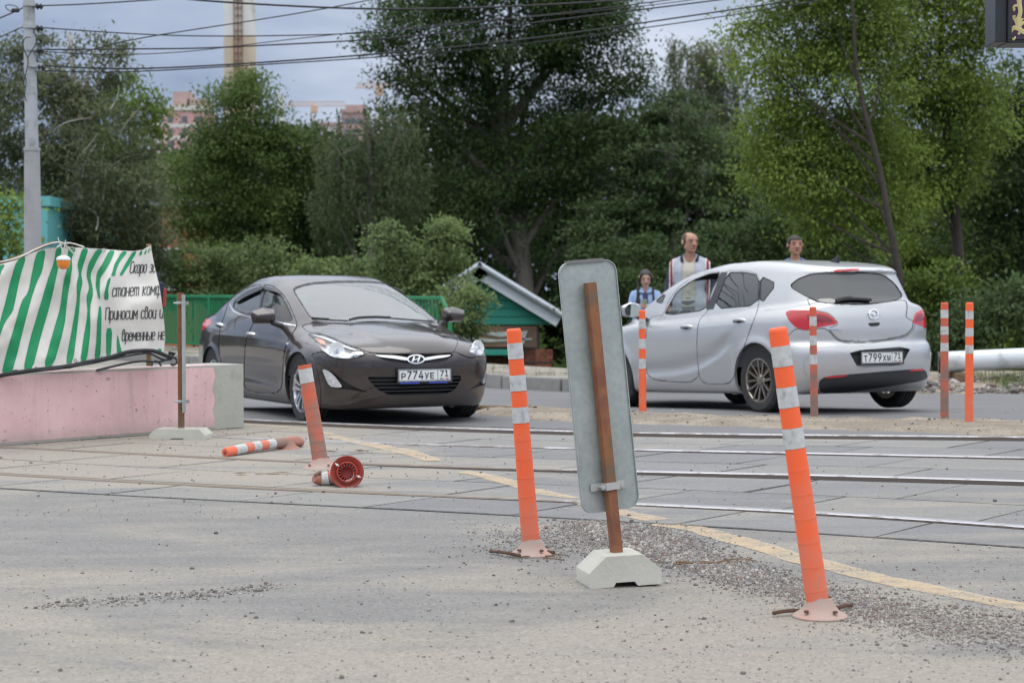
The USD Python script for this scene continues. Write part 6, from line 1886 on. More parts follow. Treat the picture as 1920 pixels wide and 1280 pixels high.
def hatchback():
    node = thing("silver_hatchback", "silver hatchback seen from behind with its driver window half open", "car", matrix=ASTRA_M)
    C = CarMaker(astra_f(), ASTRA_M, lambda a, b: (1150 + .32292 * a, 420 + .32292 * b), node, 1)
    S, R, B = (-2.0, .25, .1, 1.9, 1.1, 1.7), (-2.4, -1.1, .1, -1.3, 1.1, 1.6), "silver_paint"
    WR, WZ = .318, .318
    arches(C, (1.3425, -1.3425), WZ, .372)
    # glass: front window half lowered
    op = [(301, 527), (331, 466), (374, 392), (460, 331), (552, 294), (622, 284), (564, 392), (540, 495)]
    k0, k1 = C.cut(op, S, 0, 1), C.cut(op, S, 7, 1)
    low = C.cut([(290, 540), (320, 500), (337, 471), (424, 430), (557, 402), (580, 420), (560, 540)], S, 0, 1)
    for i, (a, b, l) in enumerate(zip(C.both(k0, True), C.both(k1, True), C.both(low, True))):
        C.put("front_door_window", C.shell(.012, .016) ^ (a ^ l if i == 0 else a), "window_clear", label="half lowered front door window" if i == 0 else None)
        C.put("window_trim", C.shell(.002, .02) ^ (b - a), "dark_trim")
        C.rest = C.rest - b
        C.lining = C.lining - b
    C.pane("rear_door_window", [(664, 284), (767, 284), (840, 300), (836, 468), (582, 489)], S, "window_dark", True, ring=7, smooth=1)
    C.pane("quarter_window", [(856, 306), (944, 348), (853, 464)], S, "window_dark", True, ring=7, smooth=1)
    C.inset("door_pillar_cover", [(626, 279), (664, 279), (582, 494), (538, 500)], S, "dark_trim", .001, .02, True, smooth=0)
    C.pane("mirror_corner_window", [(248, 448), (300, 406), (280, 460)], (0.2, .25, .5, 1.9, 1.1, 1.6), "window_dark", True, ring=5, smooth=1)
    C.pane("rear_window", [(1022, 362), (1075, 318), (1150, 292), (1280, 284), (1430, 280), (1565, 294), (1632, 345), (1684, 424), (1600, 450), (1470, 460), (1280, 460), (1200, 450), (1125, 420)], R, "rear_glass", ring=5)
    ws = m3.Manifold.batch_hull([m3.Manifold.cube((.9, w, .01), True).translate((.85, 0, z)) for w, z in ((1.36, 1.07), (1.12, 1.42))])
    C.put("windshield", C.shell(.005, .010) ^ ws ^ m3.Manifold.cube((2, 3, 2)).translate((.3, -1.5, 0)), "window_clear")
    C.rest = C.rest - (ws ^ m3.Manifold.cube((2, 3, 2)).translate((.3, -1.5, 0)))
    C.lining = C.lining - (ws ^ m3.Manifold.cube((2, 3, 2)).translate((.3, -1.5, 0)))
    C.inset("high_brake_light", [(1278, 266), (1426, 256), (1428, 270), (1282, 279)], R, "tail_red", -.002, .02, smooth=1)
    # lamps
    TL = [(996, 512), (1030, 497), (1150, 500), (1250, 518), (1312, 580), (1200, 597), (1120, 617), (1060, 602), (1018, 560)]
    for n, kk in lamp_unit(C, TL, (-2.5, .1, .3, -1.2, 1.1, 1.3), "tail_red", "lamp_grey", .03, name="tail_light", lens_thick=.02):
        C.put("lens_band", C.shell(-.003, .0) ^ (C.cut([(1120, 520), (1240, 530), (1290, 572), (1190, 570), (1130, 556)], (-2.5, .1, .3, -1.2, 1.1, 1.3)) if n.path.endswith("light") else C.cut([(1120, 520), (1240, 530), (1290, 572), (1190, 570), (1130, 556)], (-2.5, .1, .3, -1.2, 1.1, 1.3)).mirror((0, 1, 0))), "tail_dark", parent=n)
    hk = m3.Manifold.batch_hull([m3.Manifold.cube((.8, .02, .10), True).translate((2.0, .55, .74)), m3.Manifold.cube((.5, .02, .14), True).translate((1.85, .82, .82))])
    for kk in C.both(hk, True):
        C.put("headlight", C.shell(-.001, .02) ^ kk, "fog_lens")
        C.rest = C.rest - kk
    gk = m3.Manifold.cube((.6, 1.0, .16), True).translate((2.3, 0, .58)) + m3.Manifold.cube((.6, 1.2, .14), True).translate((2.3, 0, .34))
    C.put("front_grille", C.shell(.02, .04) ^ gk, "black_plastic")
    C.rest = C.rest - gk
    # lower rear
    C.inset("rear_valance", [(1190, 912), (1236, 882), (1420, 868), (1600, 852), (1812, 838), (1830, 905), (1560, 948), (1380, 975), (1200, 985)], R, "dark_trim", .004, .03)
    C.inset("rear_reflector", [(1228, 886), (1360, 873), (1362, 884), (1235, 897)], R, "tail_red", -.002, .02, cut=False, smooth=1)
    C.inset("rear_reflector", [(1722, 846), (1802, 838), (1804, 850), (1724, 857)], R, "tail_red", -.002, .02, cut=False, smooth=1)
    RC = [(1366, 736), (1732, 708), (1684, 800), (1650, 822), (1420, 834), (1400, 800)]
    C.inset("plate_recess", RC, R, B, .035, .05, smooth=1)
    C.inset("recess_lip", [(1366, 736), (1732, 708), (1726, 722), (1376, 748)], R, "dark_trim", .01, .034, cut=False, smooth=0)
    p, n0 = C.hit(1540, 774)
    plate(node, (p[0] + .004, 0.0, p[2]), np.array([0, -1.0, 0]), np.array([0, 0, 1.0]), np.array([-1.0, 0, 0]),
          [("Т", .058, .058), ("7", .076, .056), ("9", .076, .056), ("9", .076, .060), ("Х", .058, .054), ("М", .058, .05)], "71", .505, .112)
    # badge: ring and bolt, grip below
    bc, th = np.array([1513, 523]), np.linspace(0, 2 * np.pi, 36)[:-1]
    el = lambda rx, ry: Polygon(np.c_[bc[0] + rx * np.cos(th), bc[1] + ry * np.sin(th)])
    C.inset("badge_ring", el(29, 31).difference(el(22, 24)), R, "chrome", -.010, .0, cut=False)
    C.inset("badge_bolt", Polygon([(1474, 519), (1520, 512), (1516, 522), (1552, 522), (1508, 532), (1512, 523)]), R, "chrome", -.010, .0, cut=False)
    C.inset("tailgate_grip", [(1476, 574), (1552, 570), (1540, 592), (1490, 596)], R, "dark_trim", .012, .03, smooth=1)
    C.inset("model_letters", [(1238, 606), (1262, 602), (1328, 612), (1326, 618), (1262, 612), (1240, 613)], R, "chrome", -.004, .0, cut=False, smooth=0)
    # panels
    C.panel("front_door", [(205, 545), (290, 530), (322, 440), (392, 352), (500, 286), (640, 268), (555, 500), (494, 560), (482, 700), (500, 926), (200, 905), (182, 760), (188, 640)], S, B, True, gap=1.2)
    C.panel("rear_door", [(555, 500), (640, 268), (770, 271), (850, 290), (843, 478), (815, 560), (782, 650), (750, 740), (716, 850), (692, 905), (665, 930), (500, 926), (482, 700), (494, 560)], S, B, True, gap=1.2)
    C.panel("tailgate", [(1122, 424), (1200, 458), (1470, 470), (1696, 436), (1708, 480), (1698, 545), (1740, 562), (1738, 606), (1690, 652), (1500, 684), (1312, 682), (1245, 605), (1312, 582), (1255, 516), (1150, 498)], R, B, gap=1.8)
    C.panel("rear_bumper", [(1062, 606), (1120, 619), (1235, 602), (1306, 690), (1500, 692), (1696, 660), (1748, 610), (1752, 566), (1800, 576), (1880, 590), (1900, 1000), (1000, 1000), (950, 860), (938, 760), (1000, 660)], (-2.4, -1.1, .1, -1.35, 1.1, 1.1), B, gap=.9)
    hood = prism(Polygon(chaikin([(1.28, -.70), (1.36, 0), (1.28, .70), (1.75, .66), (2.08, .50), (2.2, 0), (2.08, -.50), (1.75, -.66)], 2)), 1.0, .6)
    hm = mf(hood)
    C.put("hood", C.rest ^ hm, B)
    C.rest = C.rest - mf(prism(Polygon(chaikin([(1.28, -.70), (1.36, 0), (1.28, .70), (1.75, .66), (2.08, .50), (2.2, 0), (2.08, -.50), (1.75, -.66)], 2)).buffer(.006), 1.0, .6))
    C.put("body", C.rest, B)
    C.put("cabin_lining", C.lining ^ m3.Manifold.cube((3.6, 3, 1.4)).translate((-2.2, -1.5, .45)), "lining_cloth")
    side_mirror(C, (.86, .985, 1.07), (.10, .125, .09), B, -1)
    handle(C, 425, 598, .20, (B, "dark_trim"))
    handle(C, 732, 562, .20, (B, "dark_trim"))
    wipers(C, [[(1290, 455), (1330, 444), (1400, 440), (1490, 446)]], .018)
    p, n = C.hit(1230, 222)
    fin = m3.Manifold.batch_hull([m3.Manifold.sphere(.012, 10).translate((.07, 0, 0)), m3.Manifold.sphere(.02, 10).translate((-.05, 0, 0)), m3.Manifold.sphere(.008, 10).translate((-.06, 0, .05))])
    part(node, "roof_antenna", move(tm(fin), (p[0], 0, C.hit(1230, 222)[0][2] + .01)), "black_plastic", 40)
    interior(node, (.12, -.75), .34, 1, 1.2)
    for x in (1.3425, -1.3425):
        for s in (-1, 1):
            wheel(node, np.array([x, s * .785, WZ]), WR, .205, s, "ten")

plain("tail_dark", (0.16, 0.006, 0.010), 0.15, coat=1.0)
sedan()
hatchback()
# ---------------------------------------------------------------- people
plain("skin_tan", (.40, .215, .150), .55, var=.1, scale=14, spec=.35)
plain("skin_light", (.50, .30, .225), .55, var=.08, scale=14, spec=.35)
plain("hair_dark", (.018, .013, .011), .6, var=.3, scale=40)
plain("hair_stubble", (.075, .048, .036), .7, var=.3, scale=60)
plain("eye_dark", (.02, .015, .012), .25)
plain("lip", (.30, .12, .10), .5)
plain("shirt_cream", (.50, .47, .40), .9, var=.05, scale=6, bump=.004, bscale=14)
plain("jacket_grey", (.38, .40, .46), .8, var=.06, scale=6, bump=.005, bscale=12)
plain("jacket_white", (.60, .60, .60), .8)
plain("jacket_red", (.33, .04, .05), .8, var=.3, scale=25)
plain("shirt_blue", (.12, .18, .34), .9, var=.08, scale=6, bump=.004, bscale=14)
plain("shirt_sky", (.27, .37, .58), .85, var=.08, scale=8, bump=.006, bscale=14)
plain("shirt_navy", (.045, .05, .09), .9)
plain("trousers_dark", (.03, .032, .04), .9, var=.2)
plain("bag_black", (.015, .016, .02), .8)
plain("phone_case", (.25, .32, .22), .4)


def bones(bs, grow=0.0, seg=18):
    ms = []
    for a, ra, b_, rb2 in bs:
        s0 = m3.Manifold.sphere(ra + grow, seg).translate(tuple(map(float, a)))
        s1 = m3.Manifold.sphere(rb2 + grow, seg).translate(tuple(map(float, b_)))
        ms.append(m3.Manifold.batch_hull([s0, s1]))
    return m3.Manifold.batch_boolean(ms, m3.OpType.Add)


def soft(man, edge=.022, it=8):
    t = tm(man.refine_to_length(edge))
    t.merge_vertices()
    trimesh.smoothing.filter_taubin(t, .5, .53, it)
    return t


def person(label, at, face, height, arms, skin, build=1.0, neck_fwd=.0, head_tilt=0.0, head_turn=0.0, head_scale=1.0, female=False, group=None):
    """Standing figure; at = point under the feet, face = direction it looks (radians from +y, turning left). arms: elbow and wrist of the right (x < 0) and left arm."""
    n = thing("person", label, "person", at, math.degrees(face), group=group)
    s = height / 1.75
    q = lambda x, y, z: np.array([x * build, y, z]) * s
    S = dict(pel=q(0, 0, .93), chestL=q(-.085, 0, 1.30), chestR=q(.085, 0, 1.30), waistL=q(-.06, 0, 1.08), waistR=q(.06, 0, 1.08), hipL=q(-.095, 0, .92), hipR=q(.095, 0, .92), neck0=q(0, -.015, 1.45), neck1=q(0, .01 + neck_fwd, 1.555), shL=q(-.172, -.01, 1.378), shR=q(.172, -.01, 1.378))
    rs = lambda r: r * s
    torso = [(S["hipL"], rs(.115), S["hipR"], rs(.115)), (S["hipL"], rs(.112), S["waistL"], rs(.095)), (S["hipR"], rs(.112), S["waistR"], rs(.095)), (S["waistL"], rs(.095), S["waistR"], rs(.095)), (S["waistL"], rs(.095), S["chestL"], rs(.112)), (S["waistR"], rs(.095), S["chestR"], rs(.112)),
             (S["chestL"], rs(.112), S["chestR"], rs(.112)), (S["chestL"], rs(.105), S["shL"], rs(.062)), (S["chestR"], rs(.105), S["shR"], rs(.062)), (S["shL"], rs(.055), S["neck0"], rs(.062)), (S["shR"], rs(.055), S["neck0"], rs(.062))]
    neck = [(S["neck0"], rs(.060), S["neck1"], rs(.052))]
    arm, hands = [], []
    for side, (el, wr) in zip((-1, 1), arms):
        sh = S["shL"] if side < 0 else S["shR"]
        el, wr = q(*el), q(*wr)
        arm += [(sh, rs(.058), el, rs(.042)), (el, rs(.042), wr, rs(.028))]
        d = unit(wr - el)
        sd = unit(np.cross(d, [0, 1.0, 0.2])) * side
        hands.append((wr, d, sd, side))
    legs = []
    for sx in (-1, 1):
        hip, kn, an, toe = q(sx * .095, 0, .90), q(sx * .10, .02, .49), q(sx * .105, -.01, .075), q(sx * .125, .15, .035)
        legs += [(hip, rs(.092), kn, rs(.058)), (kn, rs(.058), an, rs(.040)), (an, rs(.042), toe, rs(.032))]
    hb = []
    for wr, d, sd, side in hands:
        pl = wr + d * rs(.085)
        hb.append((wr, rs(.026), pl, rs(.022)))
        up = unit(np.cross(d, sd))
        for k, (o_, ln) in enumerate(((-.030, .062), (-.011, .074), (.009, .070), (.028, .054))):
            k0 = pl + sd * rs(o_)
            k1 = k0 + d * rs(ln * .55) - up * rs(.006)
            k2 = k1 + d * rs(ln * .40) - up * rs(.022)
            hb += [(wr + d * rs(.03) + sd * rs(o_ * .6), rs(.016), k0, rs(.0105)), (k0, rs(.0105), k1, rs(.0095)), (k1, rs(.0095), k2, rs(.008))]
        t0 = wr + d * rs(.03) - sd * rs(.024)
        t1 = t0 + d * rs(.035) - sd * rs(.022)
        hb += [(t0, rs(.014), t1, rs(.011)), (t1, rs(.011), t1 + d * rs(.03) - up * rs(.01), rs(.009))]
    # head, built upright about its centre then turned
    hs = s * head_scale
    hc = S["neck1"] + np.array([0, .012, .092]) * hs
    e = lambda x, y, z: np.array([x, y, z]) * hs
    sph = lambda c, r, sc3=(1, 1, 1), g=20: m3.Manifold.sphere(r * hs, g).scale(sc3).translate(tuple(e(*c)))
    skull = m3.Manifold.batch_hull([sph((0, -.022, .035), .086, (.90, 1, 1)), sph((0, .030, .040), .070, (.98, 1, 1)), sph((0, .048, -.02), .050, (1.15, 1, 1))])
    jaw = m3.Manifold.batch_hull([sph((0, .050, -.085), .030, (1.25, 1, .9)), sph((.042, .012, -.055), .028), sph((-.042, .012, -.055), .028), sph((0, .056, -.015), .045, (1.2, .9, 1))])
    nose = m3.Manifold.batch_hull([sph((0, .098, .022), .009), sph((0, .112, -.018), .011), sph((.013, .102, -.022), .008), sph((-.013, .102, -.022), .008)])
    brow = m3.Manifold.batch_hull([sph((.036, .086, .030), .011), sph((-.036, .086, .030), .011)])
    chin = sph((0, .086, -.094), .016, (1.3, .8, 1))
    lips = m3.Manifold.batch_hull([sph((.018, .094, -.056), .008), sph((-.018, .094, -.056), .008)])
    ears = [m3.Manifold.sphere(.03 * hs, 14).scale((.35, .7, 1.1)).translate(tuple(e(sx * .079, -.008, .002))) for sx in (-1, 1)]
    head = m3.Manifold.batch_boolean([skull, jaw, nose, brow, chin, lips] + ears, m3.OpType.Add)
    tilt = trimesh.transformations.rotation_matrix(-head_tilt, (1, 0, 0))
    turn = trimesh.transformations.rotation_matrix(head_turn, (0, 0, 1))
    HM = np.eye(4)
    HM[:3, 3] = hc
    HM = HM @ turn @ tilt @ np.diag([1.13, 1.06, .95, 1.0])
    A34 = lambda M: [list(map(float, M[i, :4])) for i in range(3)]
    headw = head.transform(A34(HM))
    body = m3.Manifold.batch_boolean([bones(torso, -.004), bones(neck), bones(arm, -.004), bones(legs, -.004), bones(hb, 0, 10), headw], m3.OpType.Add)
    part(n, "body", soft(body, .022, 4), skin, True)
    place = lambda m: (m.apply_transform(HM), m)[1]
    for sx in (-1, 1):
        part(n, "eye", place(trimesh.creation.icosphere(2, .0085 * hs).apply_transform(np.diag([1.5, .6, .75, 1])).apply_translation(e(sx * .034, .0905, .012))), "eye_dark", True)
        part(n, "eyebrow", place(tube(spline([e(sx * .016, .100, .034), e(sx * .036, .097, .040), e(sx * .056, .082, .033)], 6), .0038 * hs, 6)), "hair_dark", True)
    part(n, "mouth", place(tube(spline([e(-.024, .092, -.056), e(0, .104, -.055), e(.024, .092, -.056)], 7), .0034 * hs, 6)), "lip", True)
    return n, dict(S=S, s=s, torso=torso, arm=arm, legs=legs, skull=skull, jaw=jaw, HM=HM, hs=hs, A34=A34, e=e, neck=neck, sph=sph, place=place)


def hair(n, K, mat, mode):
    hs = K["hs"]
    k = K["skull"]
    big = m3.Manifold.batch_hull([K["sph"]((0, -.024, .037), .095, (.90, 1, 1)), K["sph"]((0, .028, .046), .077, (.98, 1, 1)), K["sph"]((0, .030, -.005), .055, (1.2, 1, 1))])
    bx = lambda lo, hi: m3.Manifold.cube(tuple((np.array(hi) - np.array(lo)) * hs)).translate(tuple(np.array(lo) * hs))
    if mode == "receding":
        sm = m3.Manifold.batch_hull([K["sph"]((0, -.024, .036), .0905, (.905, 1, 1)), K["sph"]((0, .028, .040), .0725, (.985, 1, 1)), K["sph"]((0, .03, -.005), .05, (1.22, 1, 1))])
        h = sm - bx((-.2, .035, -.2), (.2, .3, .3)) - bx((-.2, -.2, -.2), (.2, .3, -.045)) - (K["sph"]((0, .062, .125), .078, (.9, 1.3, 1)))
        part(n, "hair", tm(h.transform(K["A34"](K["HM"]))), mat, 40)
    else:
        if mode == "long":
            big = m3.Manifold.batch_hull([K["sph"]((0, -.024, .036), .0905, (.90, 1, 1)), K["sph"]((0, .026, .042), .0735, (.98, 1, 1)), K["sph"]((0, .020, -.005), .055, (1.2, 1, 1))])
        cut = bx((-.2, .058 if mode == "short" else .046, -.2), (.2, .3, .068 if mode == "short" else .082)) + bx((-.2, -.002, -.2), (.2, .3, .015)) + bx((-.2, -.3, -.3), (.2, .3, -.055 if mode == "short" else -.09))
        h = big - cut
        part(n, "hair", soft(h.transform(K["A34"](K["HM"])), .016, 3), mat, 40)


def garment(n, name, man, mat, edge=.032, it=5):
    part(n, name, soft(man, edge, it), mat, True)


def collar_hole(s):
    return m3.Manifold.batch_hull([m3.Manifold.sphere(.066 * s, 20).translate((0, .045 * s, 1.475 * s)), m3.Manifold.sphere(.080 * s, 20).translate((0, .0, 1.60 * s))])


def shoes(n, K, mat):
    for i in (2, 5):
        a, ra, b_, rb2 = K["legs"][i]
        k = m3.Manifold.batch_hull([m3.Manifold.sphere(ra * 1.12, 14).translate(tuple(a * np.array([1, 1, .8]))), m3.Manifold.sphere(rb2 * 1.25, 14).translate(tuple(map(float, b_)))]) ^ m3.Manifold.cube((2, 2, 2)).translate((-1, -1, .0))
        part(n, "shoe", tm(k), mat, 40)


big = lambda lo, hi: m3.Manifold.cube(tuple(np.array(hi, float) - np.array(lo, float))).translate(tuple(map(float, lo)))
# --- man with receding hair in an open track jacket
at = P(1293, 700, 23.2)
at[2] = road_z(23.2) + .155
HT = P(1293, 440, 23.2)[2] - at[2]
n, K = person("man with receding hair in an open striped track jacket over pale shirt", at, math.radians(168), HT, [((-.255, -.03, 1.16), (-.27, .06, .92)), ((.255, -.03, 1.16), (.27, .06, .92))], "skin_tan", .98, head_turn=.62, head_scale=1.06, head_tilt=.05)
hair(n, K, "hair_stubble", "receding")
s = K["s"]
shirt = (bones(K["torso"], .012 * s) ^ big((-1, -1, .86 * s), (1, 1, 1.52 * s))) - collar_hole(s)
garment(n, "shirt", shirt, "shirt_cream")
garment(n, "trousers", bones([b_ for i, b_ in enumerate(K["legs"]) if i % 3 < 2], .016 * s) + (bones(K["torso"][:1], .012 * s)), "trousers_dark")
shoes(n, K, "bag_black")
jk = ((bones(K["torso"], .026 * s) + bones(K["arm"], .020 * s)) ^ big((-1, -1, .80 * s), (1, 1, 1.56 * s))) - collar_hole(s)
jk = jk - big((-.075 * s, .02, 0), (.085 * s, 1, 2)) - bones(K["torso"], .016 * s)
js = soft(jk, .02, 4)
jm = mf(js)
sl = [("jacket_body", -.192, .192, "jacket_grey"), ("sleeve_white_stripe", .192, .208, "jacket_white"), ("sleeve_red_stripe", .208, .236, "jacket_red"), ("sleeve_white_stripe", .236, .250, "jacket_white"), ("sleeve", .250, .7, "jacket_navy")]
if jm.status() == m3.Error.NoError:
    for nm, a, b_, mt in sl:
        if a < 0:
            part(n, nm, tm(jm ^ big((a * s, -1, 0), (b_ * s, 1, 3))), mt, 50)
        else:
            for sx in (-1, 1):
                lo, hi = (a * s, b_ * s) if sx > 0 else (-b_ * s, -a * s)
                part(n, nm, tm(jm ^ big((lo, -1, 0), (hi, 1, 3))), mt, 50)
else:
    part(n, "jacket_body", js, "jacket_grey", True)
for sx in (-1, 1):
    part(n, "collar", tube(spline([(0, -.085 * s, 1.50 * s), (sx * .075 * s, -.05 * s, 1.50 * s), (sx * .098 * s, .02 * s, 1.475 * s), (sx * .085 * s, .075 * s, 1.42 * s)], 12), np.linspace(.026, .018, 12) * s, 10), "jacket_navy", True)

# --- man in blue shirt behind the silver car
at = P(1490, 700, 22.9)
at[2] = road_z(22.9) + .155
HT = P(1490, 445, 22.9)[2] - at[2]
n, K = person("man with short dark hair in a blue shirt, head showing above the silver car", at, math.radians(170), HT, [((-.25, -.03, 1.16), (-.26, .06, .92)), ((.25, -.03, 1.16), (.26, .06, .92))], "skin_tan", 1.0, head_turn=-.10 + .35, head_scale=1.03)
hair(n, K, "hair_dark", "short")
s = K["s"]
garment(n, "shirt", ((bones(K["torso"], .014 * s) + bones(K["arm"][0:1] + K["arm"][2:3], .016 * s)) ^ big((-1, -1, .86 * s), (1, 1, 1.56 * s))) - collar_hole(s), "shirt_blue")
garment(n, "trousers", bones([b_ for i, b_ in enumerate(K["legs"]) if i % 3 < 2], .016 * s) + bones(K["torso"][:1], .012 * s), "trousers_dark")
shoes(n, K, "bag_black")

# --- girl with a phone
at = P(1210, 700, 23.0)
at[2] = road_z(23.0) + .155
HT = P(1210, 513, 23.0)[2] - at[2] + .015
n, K = person("girl with dark hair and backpack looking down at her phone, in light blue shirt", at, math.radians(175), HT, [((-.235, .04, 1.14), (-.05, .235, 1.19)), ((.235, .0, 1.15), (.10, .20, 1.08))], "skin_light", 1.06, head_tilt=.38, head_turn=.08, head_scale=1.15, female=True)
s = K["s"]
hair(n, K, "hair_dark", "long")
hs, e = K["hs"], K["e"]
br = spline([(.085 * s, -.01 * s, 1.60 * s), (.12 * s, .03 * s, 1.48 * s), (.115 * s, .11 * s, 1.36 * s), (.12 * s, .125 * s, 1.20 * s)], 20)
part(n, "braid", tube(br, (.026 + .006 * np.sin(np.linspace(0, 26, 20))) * s, 10), "hair_dark", True)
for sx in (-1, 1):
    part(n, "side_hair", K["place"](tube(spline([e(sx * .03, .075, .10), e(sx * .068, .055, .04), e(sx * .078, .025, -.05)], 10), np.linspace(.013, .018, 10) * hs, 8)), "hair_dark", True)
garment(n, "shirt", ((bones(K["torso"], .016 * s) + bones(K["arm"], .018 * s)) ^ big((-1, -1, .80 * s), (1, 1, 1.56 * s))) - collar_hole(s), "shirt_sky")
for sx in (-1, 1):
    col = m3.Manifold.batch_hull([m3.Manifold.sphere(.012 * s, 8).translate(tuple(np.array(c) * s)) for c in ((sx * .055, .03, 1.495), (sx * .085, -.02, 1.50), (sx * .03, .115, 1.42), (sx * .095, .085, 1.43))])
    part(n, "collar", tm(col), "shirt_sky", 40)
part(n, "inner_shirt", move(rbox(.085 * s, .03 * s, .26 * s, .012), (0, .122 * s, 1.30 * s), rx=.10), "shirt_navy", 40)
garment(n, "trousers", bones([b_ for i, b_ in enumerate(K["legs"]) if i % 3 < 2], .016 * s) + bones(K["torso"][:1], .012 * s), "trousers_dark")
shoes(n, K, "bag_black")
bp = thing("backpack", "black backpack worn by the girl with the phone", "backpack", at, 175)
for sx in (-1, 1):
    st = spline([(sx * .12 * s, -.12 * s, 1.30 * s), (sx * .125 * s, -.06 * s, 1.475 * s), (sx * .125 * s, .05 * s, 1.465 * s), (sx * .13 * s, .128 * s, 1.36 * s), (sx * .15 * s, .125 * s, 1.22 * s), (sx * .17 * s, .03 * s, 1.06 * s)], 22)
    part(bp, "strap", tube(st, .017 * s, 8), "bag_black", True)
part(bp, "bag", move(rbox(.28 * s, .14 * s, .40 * s, .05 * s), (0, -.20 * s, 1.22 * s)), "bag_black", 40)
ph = thing("phone", "phone held in the girl's hand", "phone", at, 175)
part(ph, "case", move(rbox(.072 * s, .011 * s, .145 * s, .005), (.012 * s, .315 * s, 1.245 * s), rx=-.5, rz=.1), "phone_case", 40)
# ---------------------------------------------------------------- loose stones
for k, c in enumerate([(.125, .112, .106), (.20, .19, .18), (.28, .262, .24), (.38, .365, .34), (.17, .125, .105)]):
    plain(f"stone_{'abcde'[k]}", c, .9, var=.25, scale=40)
rg = np.random.default_rng(21)


def stone(seed, sub=1):
    m = trimesh.creation.icosphere(sub, 1.0)
    r = np.random.default_rng(seed)
    k = r.normal(0, 1, (7, 3))
    k /= np.linalg.norm(k, axis=1, keepdims=True)
    d = r.uniform(.5, .85, 7)
    v = m.vertices
    for a, b_ in zip(k, d):
        ex = np.clip(v @ a - b_, 0, None)
        v = v - ex[:, None] * a
    m.vertices = v * np.array([1, r.uniform(.65, .95), r.uniform(.5, .8)])
    return m


def scatter(name, label, pts, size, zsink=.25):
    p = unique("/World", name)
    pi = UsdGeom.PointInstancer.Define(stage, p)
    protos = []
    for k in range(10):
        q = f"{p}/pebble_{k:03d}" if k else f"{p}/pebble"
        usdkit.mesh(stage, q, stone(100 + k), LOOKS[f"stone_{'abcde'[k % 5]}"])
        protos.append(q)
    pi.CreatePrototypesRel().SetTargets(protos)
    n = len(pts)
    pi.CreateProtoIndicesAttr(Vt.IntArray.FromNumpy(rg.choice(10, n, p=[.15, .13, .10, .05, .07, .15, .13, .10, .05, .07]).astype(np.int32)))
    pts = pts + np.array([0, 0, 1.0]) * (size * (.55 - zsink))[:, None]
    pi.CreatePositionsAttr(Vt.Vec3fArray.FromNumpy(pts.astype(np.float32)))
    pi.CreateScalesAttr(Vt.Vec3fArray.FromNumpy(np.repeat(size[:, None], 3, 1).astype(np.float32)))
    a = rg.uniform(0, 2 * np.pi, n)
    pi.CreateOrientationsAttr(Vt.QuathArray([Gf.Quath(float(math.cos(x / 2)), 0.0, 0.0, float(math.sin(x / 2))) for x in a]))
    say(pi.GetPrim(), label, "gravel", None, "stuff")


def along_px(px, n, sig, power=1.0):
    l = np.array([G(a, b)[:2] for a, b in px])
    d = np.r_[0, np.cumsum(np.linalg.norm(np.diff(l, axis=0), axis=1))]
    u = rg.random(n) * d[-1]
    c = np.stack([np.interp(u, d, l[:, k]) for k in (0, 1)], 1)
    w = np.interp(u, d, sig)
    return np.c_[c + rg.normal(0, 1, (n, 2)) * w[:, None] * np.array([.6, 1]), np.zeros(n)]


def lognorm(n, med, s, lo, hi):
    return np.clip(np.exp(rg.normal(math.log(med), s, n)), lo, hi)


g1 = along_px([(980, 1020), (1060, 1010), (1150, 1005), (1240, 1030), (1330, 1062), (1450, 1095), (1560, 1122), (1700, 1155), (1850, 1180), (2000, 1200)], 19000, [.30, .30, .34, .22, .16, .15, .17, .20, .22, .24])
g2 = along_px([(1100, 985), (1180, 1000), (1250, 1030), (1330, 1058), (1420, 1080)], 6500, [.16, .20, .16, .10, .10])
g3 = along_px([(80, 1135), (180, 1128), (290, 1122), (420, 1112), (520, 1100)], 800, [.05, .06, .07, .06, .06])
x, y = rg.uniform(-2.6, 2.8, 22000), rg.uniform(4.9, 9.0, 22000)
dens = np.clip((9.2 - y) / 3.2, .06, 1) * (.25 + 1.1 * meshkit.fbm(np.stack([x * 1.1, y * 1.6, 0 * x], 1), 3, 9)) * np.clip(.55 + .25 * x, .3, 1.1)
k = rg.random(len(x)) < dens * .7
g4 = np.stack([x[k], y[k], 0 * x[k]], 1)
x, y = rg.uniform(-6, 6, 3500), rg.uniform(9, 15, 3500)
k = rg.random(3500) < np.clip(.5 - .14 * x, .08, .9)
g5 = np.stack([x[k], y[k], 0 * x[k] + .008], 1)
scatter("gravel", "scatter of small grey and brown stones over the foreground road", np.vstack([g1, g2, g3, g4, g5]), np.r_[lognorm(len(g1), .0038, .42, .0016, .011), lognorm(len(g2), .0056, .40, .002, .016), lognorm(len(g3), .0038, .5, .0015, .012), lognorm(len(g4), .0027, .5, .0012, .011), lognorm(len(g5), .0042, .5, .002, .02)])
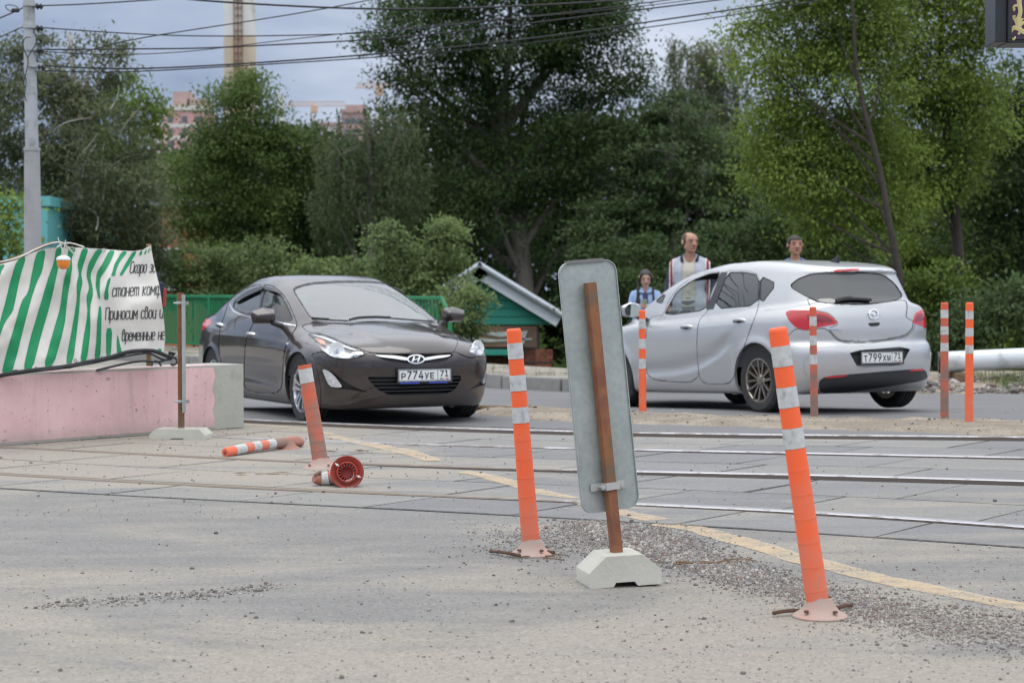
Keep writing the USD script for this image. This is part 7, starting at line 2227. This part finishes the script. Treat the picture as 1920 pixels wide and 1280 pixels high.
big_ = np.array([G(a, b) for a, b in [(472, 1149), (480, 1158), (460, 1155), (930, 1134), (1265, 1102), (540, 1012), (695, 1186), (1788, 1208), (960, 1165), (1080, 1146), (405, 1000), (360, 1066), (245, 1071), (680, 1186), (1640, 1160), (1030, 1140), (1672, 1125), (560, 1160), (1110, 1085), (1250, 1092)]])
bs = lognorm(len(big_), .010, .3, .007, .015)
for i, (q, r_) in enumerate(zip(big_, bs)):
    pass
scatter("loose_stones", "larger dark stones lying singly on the foreground road", big_, bs)
x, y = rg.uniform(4.6, 10.5, 2600), rg.uniform(22.3, 24.3, 2600)
rub = np.stack([x, y, road_z(y) - .02 + .10 * np.clip((y - 22.3) / 1.2, 0, 1) + .05 * meshkit.noise(np.stack([x * 2, y * 2, 0 * x], 1), 3)], 1)
scatter("rubble", "broken stones banked along the far road edge under the lying pole", rub, lognorm(2600, .024, .6, .008, .09))
strip = strip_verts[rg.choice(len(strip_verts), 1100)]
scatter("strip_pebbles", "pebbles lying in the sandy strip between road and tracks", strip + np.array([0, 0, .002]), lognorm(1100, .007, .5, .003, .022))
bank = sheet(np.arange(4.2, 12, .12), np.arange(KERB[0, 1] - .1, 25.6, .12), lambda x, y: 0 * x)
v = bank.vertices
v[:, 2] = road_z(v[:, 1]) - .03 + .16 * np.clip((v[:, 1] - KERB[0, 1]) / 1.2, 0, 1) * np.clip((v[:, 0] - 4.2) / .8, 0, 1) + .06 * (meshkit.fbm(v * np.array([3, 3, 0]), 4, 6) - .4) * np.clip((v[:, 1] - KERB[0, 1]) / .3, 0, 1)
structure("rubble_bank", bank, "sand", True)
tw = np.random.default_rng(3)
st = []
for (px, py, n_) in ((1300, 1052, 14), (1770, 795, 5), (960, 1042, 5), (500, 890, 6), (620, 845, 4)):
    c = G(px, py, .006)
    for _ in range(n_):
        a = tw.uniform(-.5, .5)
        l = tw.uniform(.03, .14)
        q = c + np.array([tw.normal(0, .10), tw.normal(0, .05), 0])
        st.append(tube(spline([q, q + np.array([math.cos(a) * l * .5, math.sin(a) * l * .5, .004]), q + np.array([math.cos(a) * l, math.sin(a) * l, 0])], 5), .0028, 4))
alone("dry_twigs", cat(*st), "old_wood", "dry brown twigs and straw lying among the gravel", "twigs", kind="stuff")
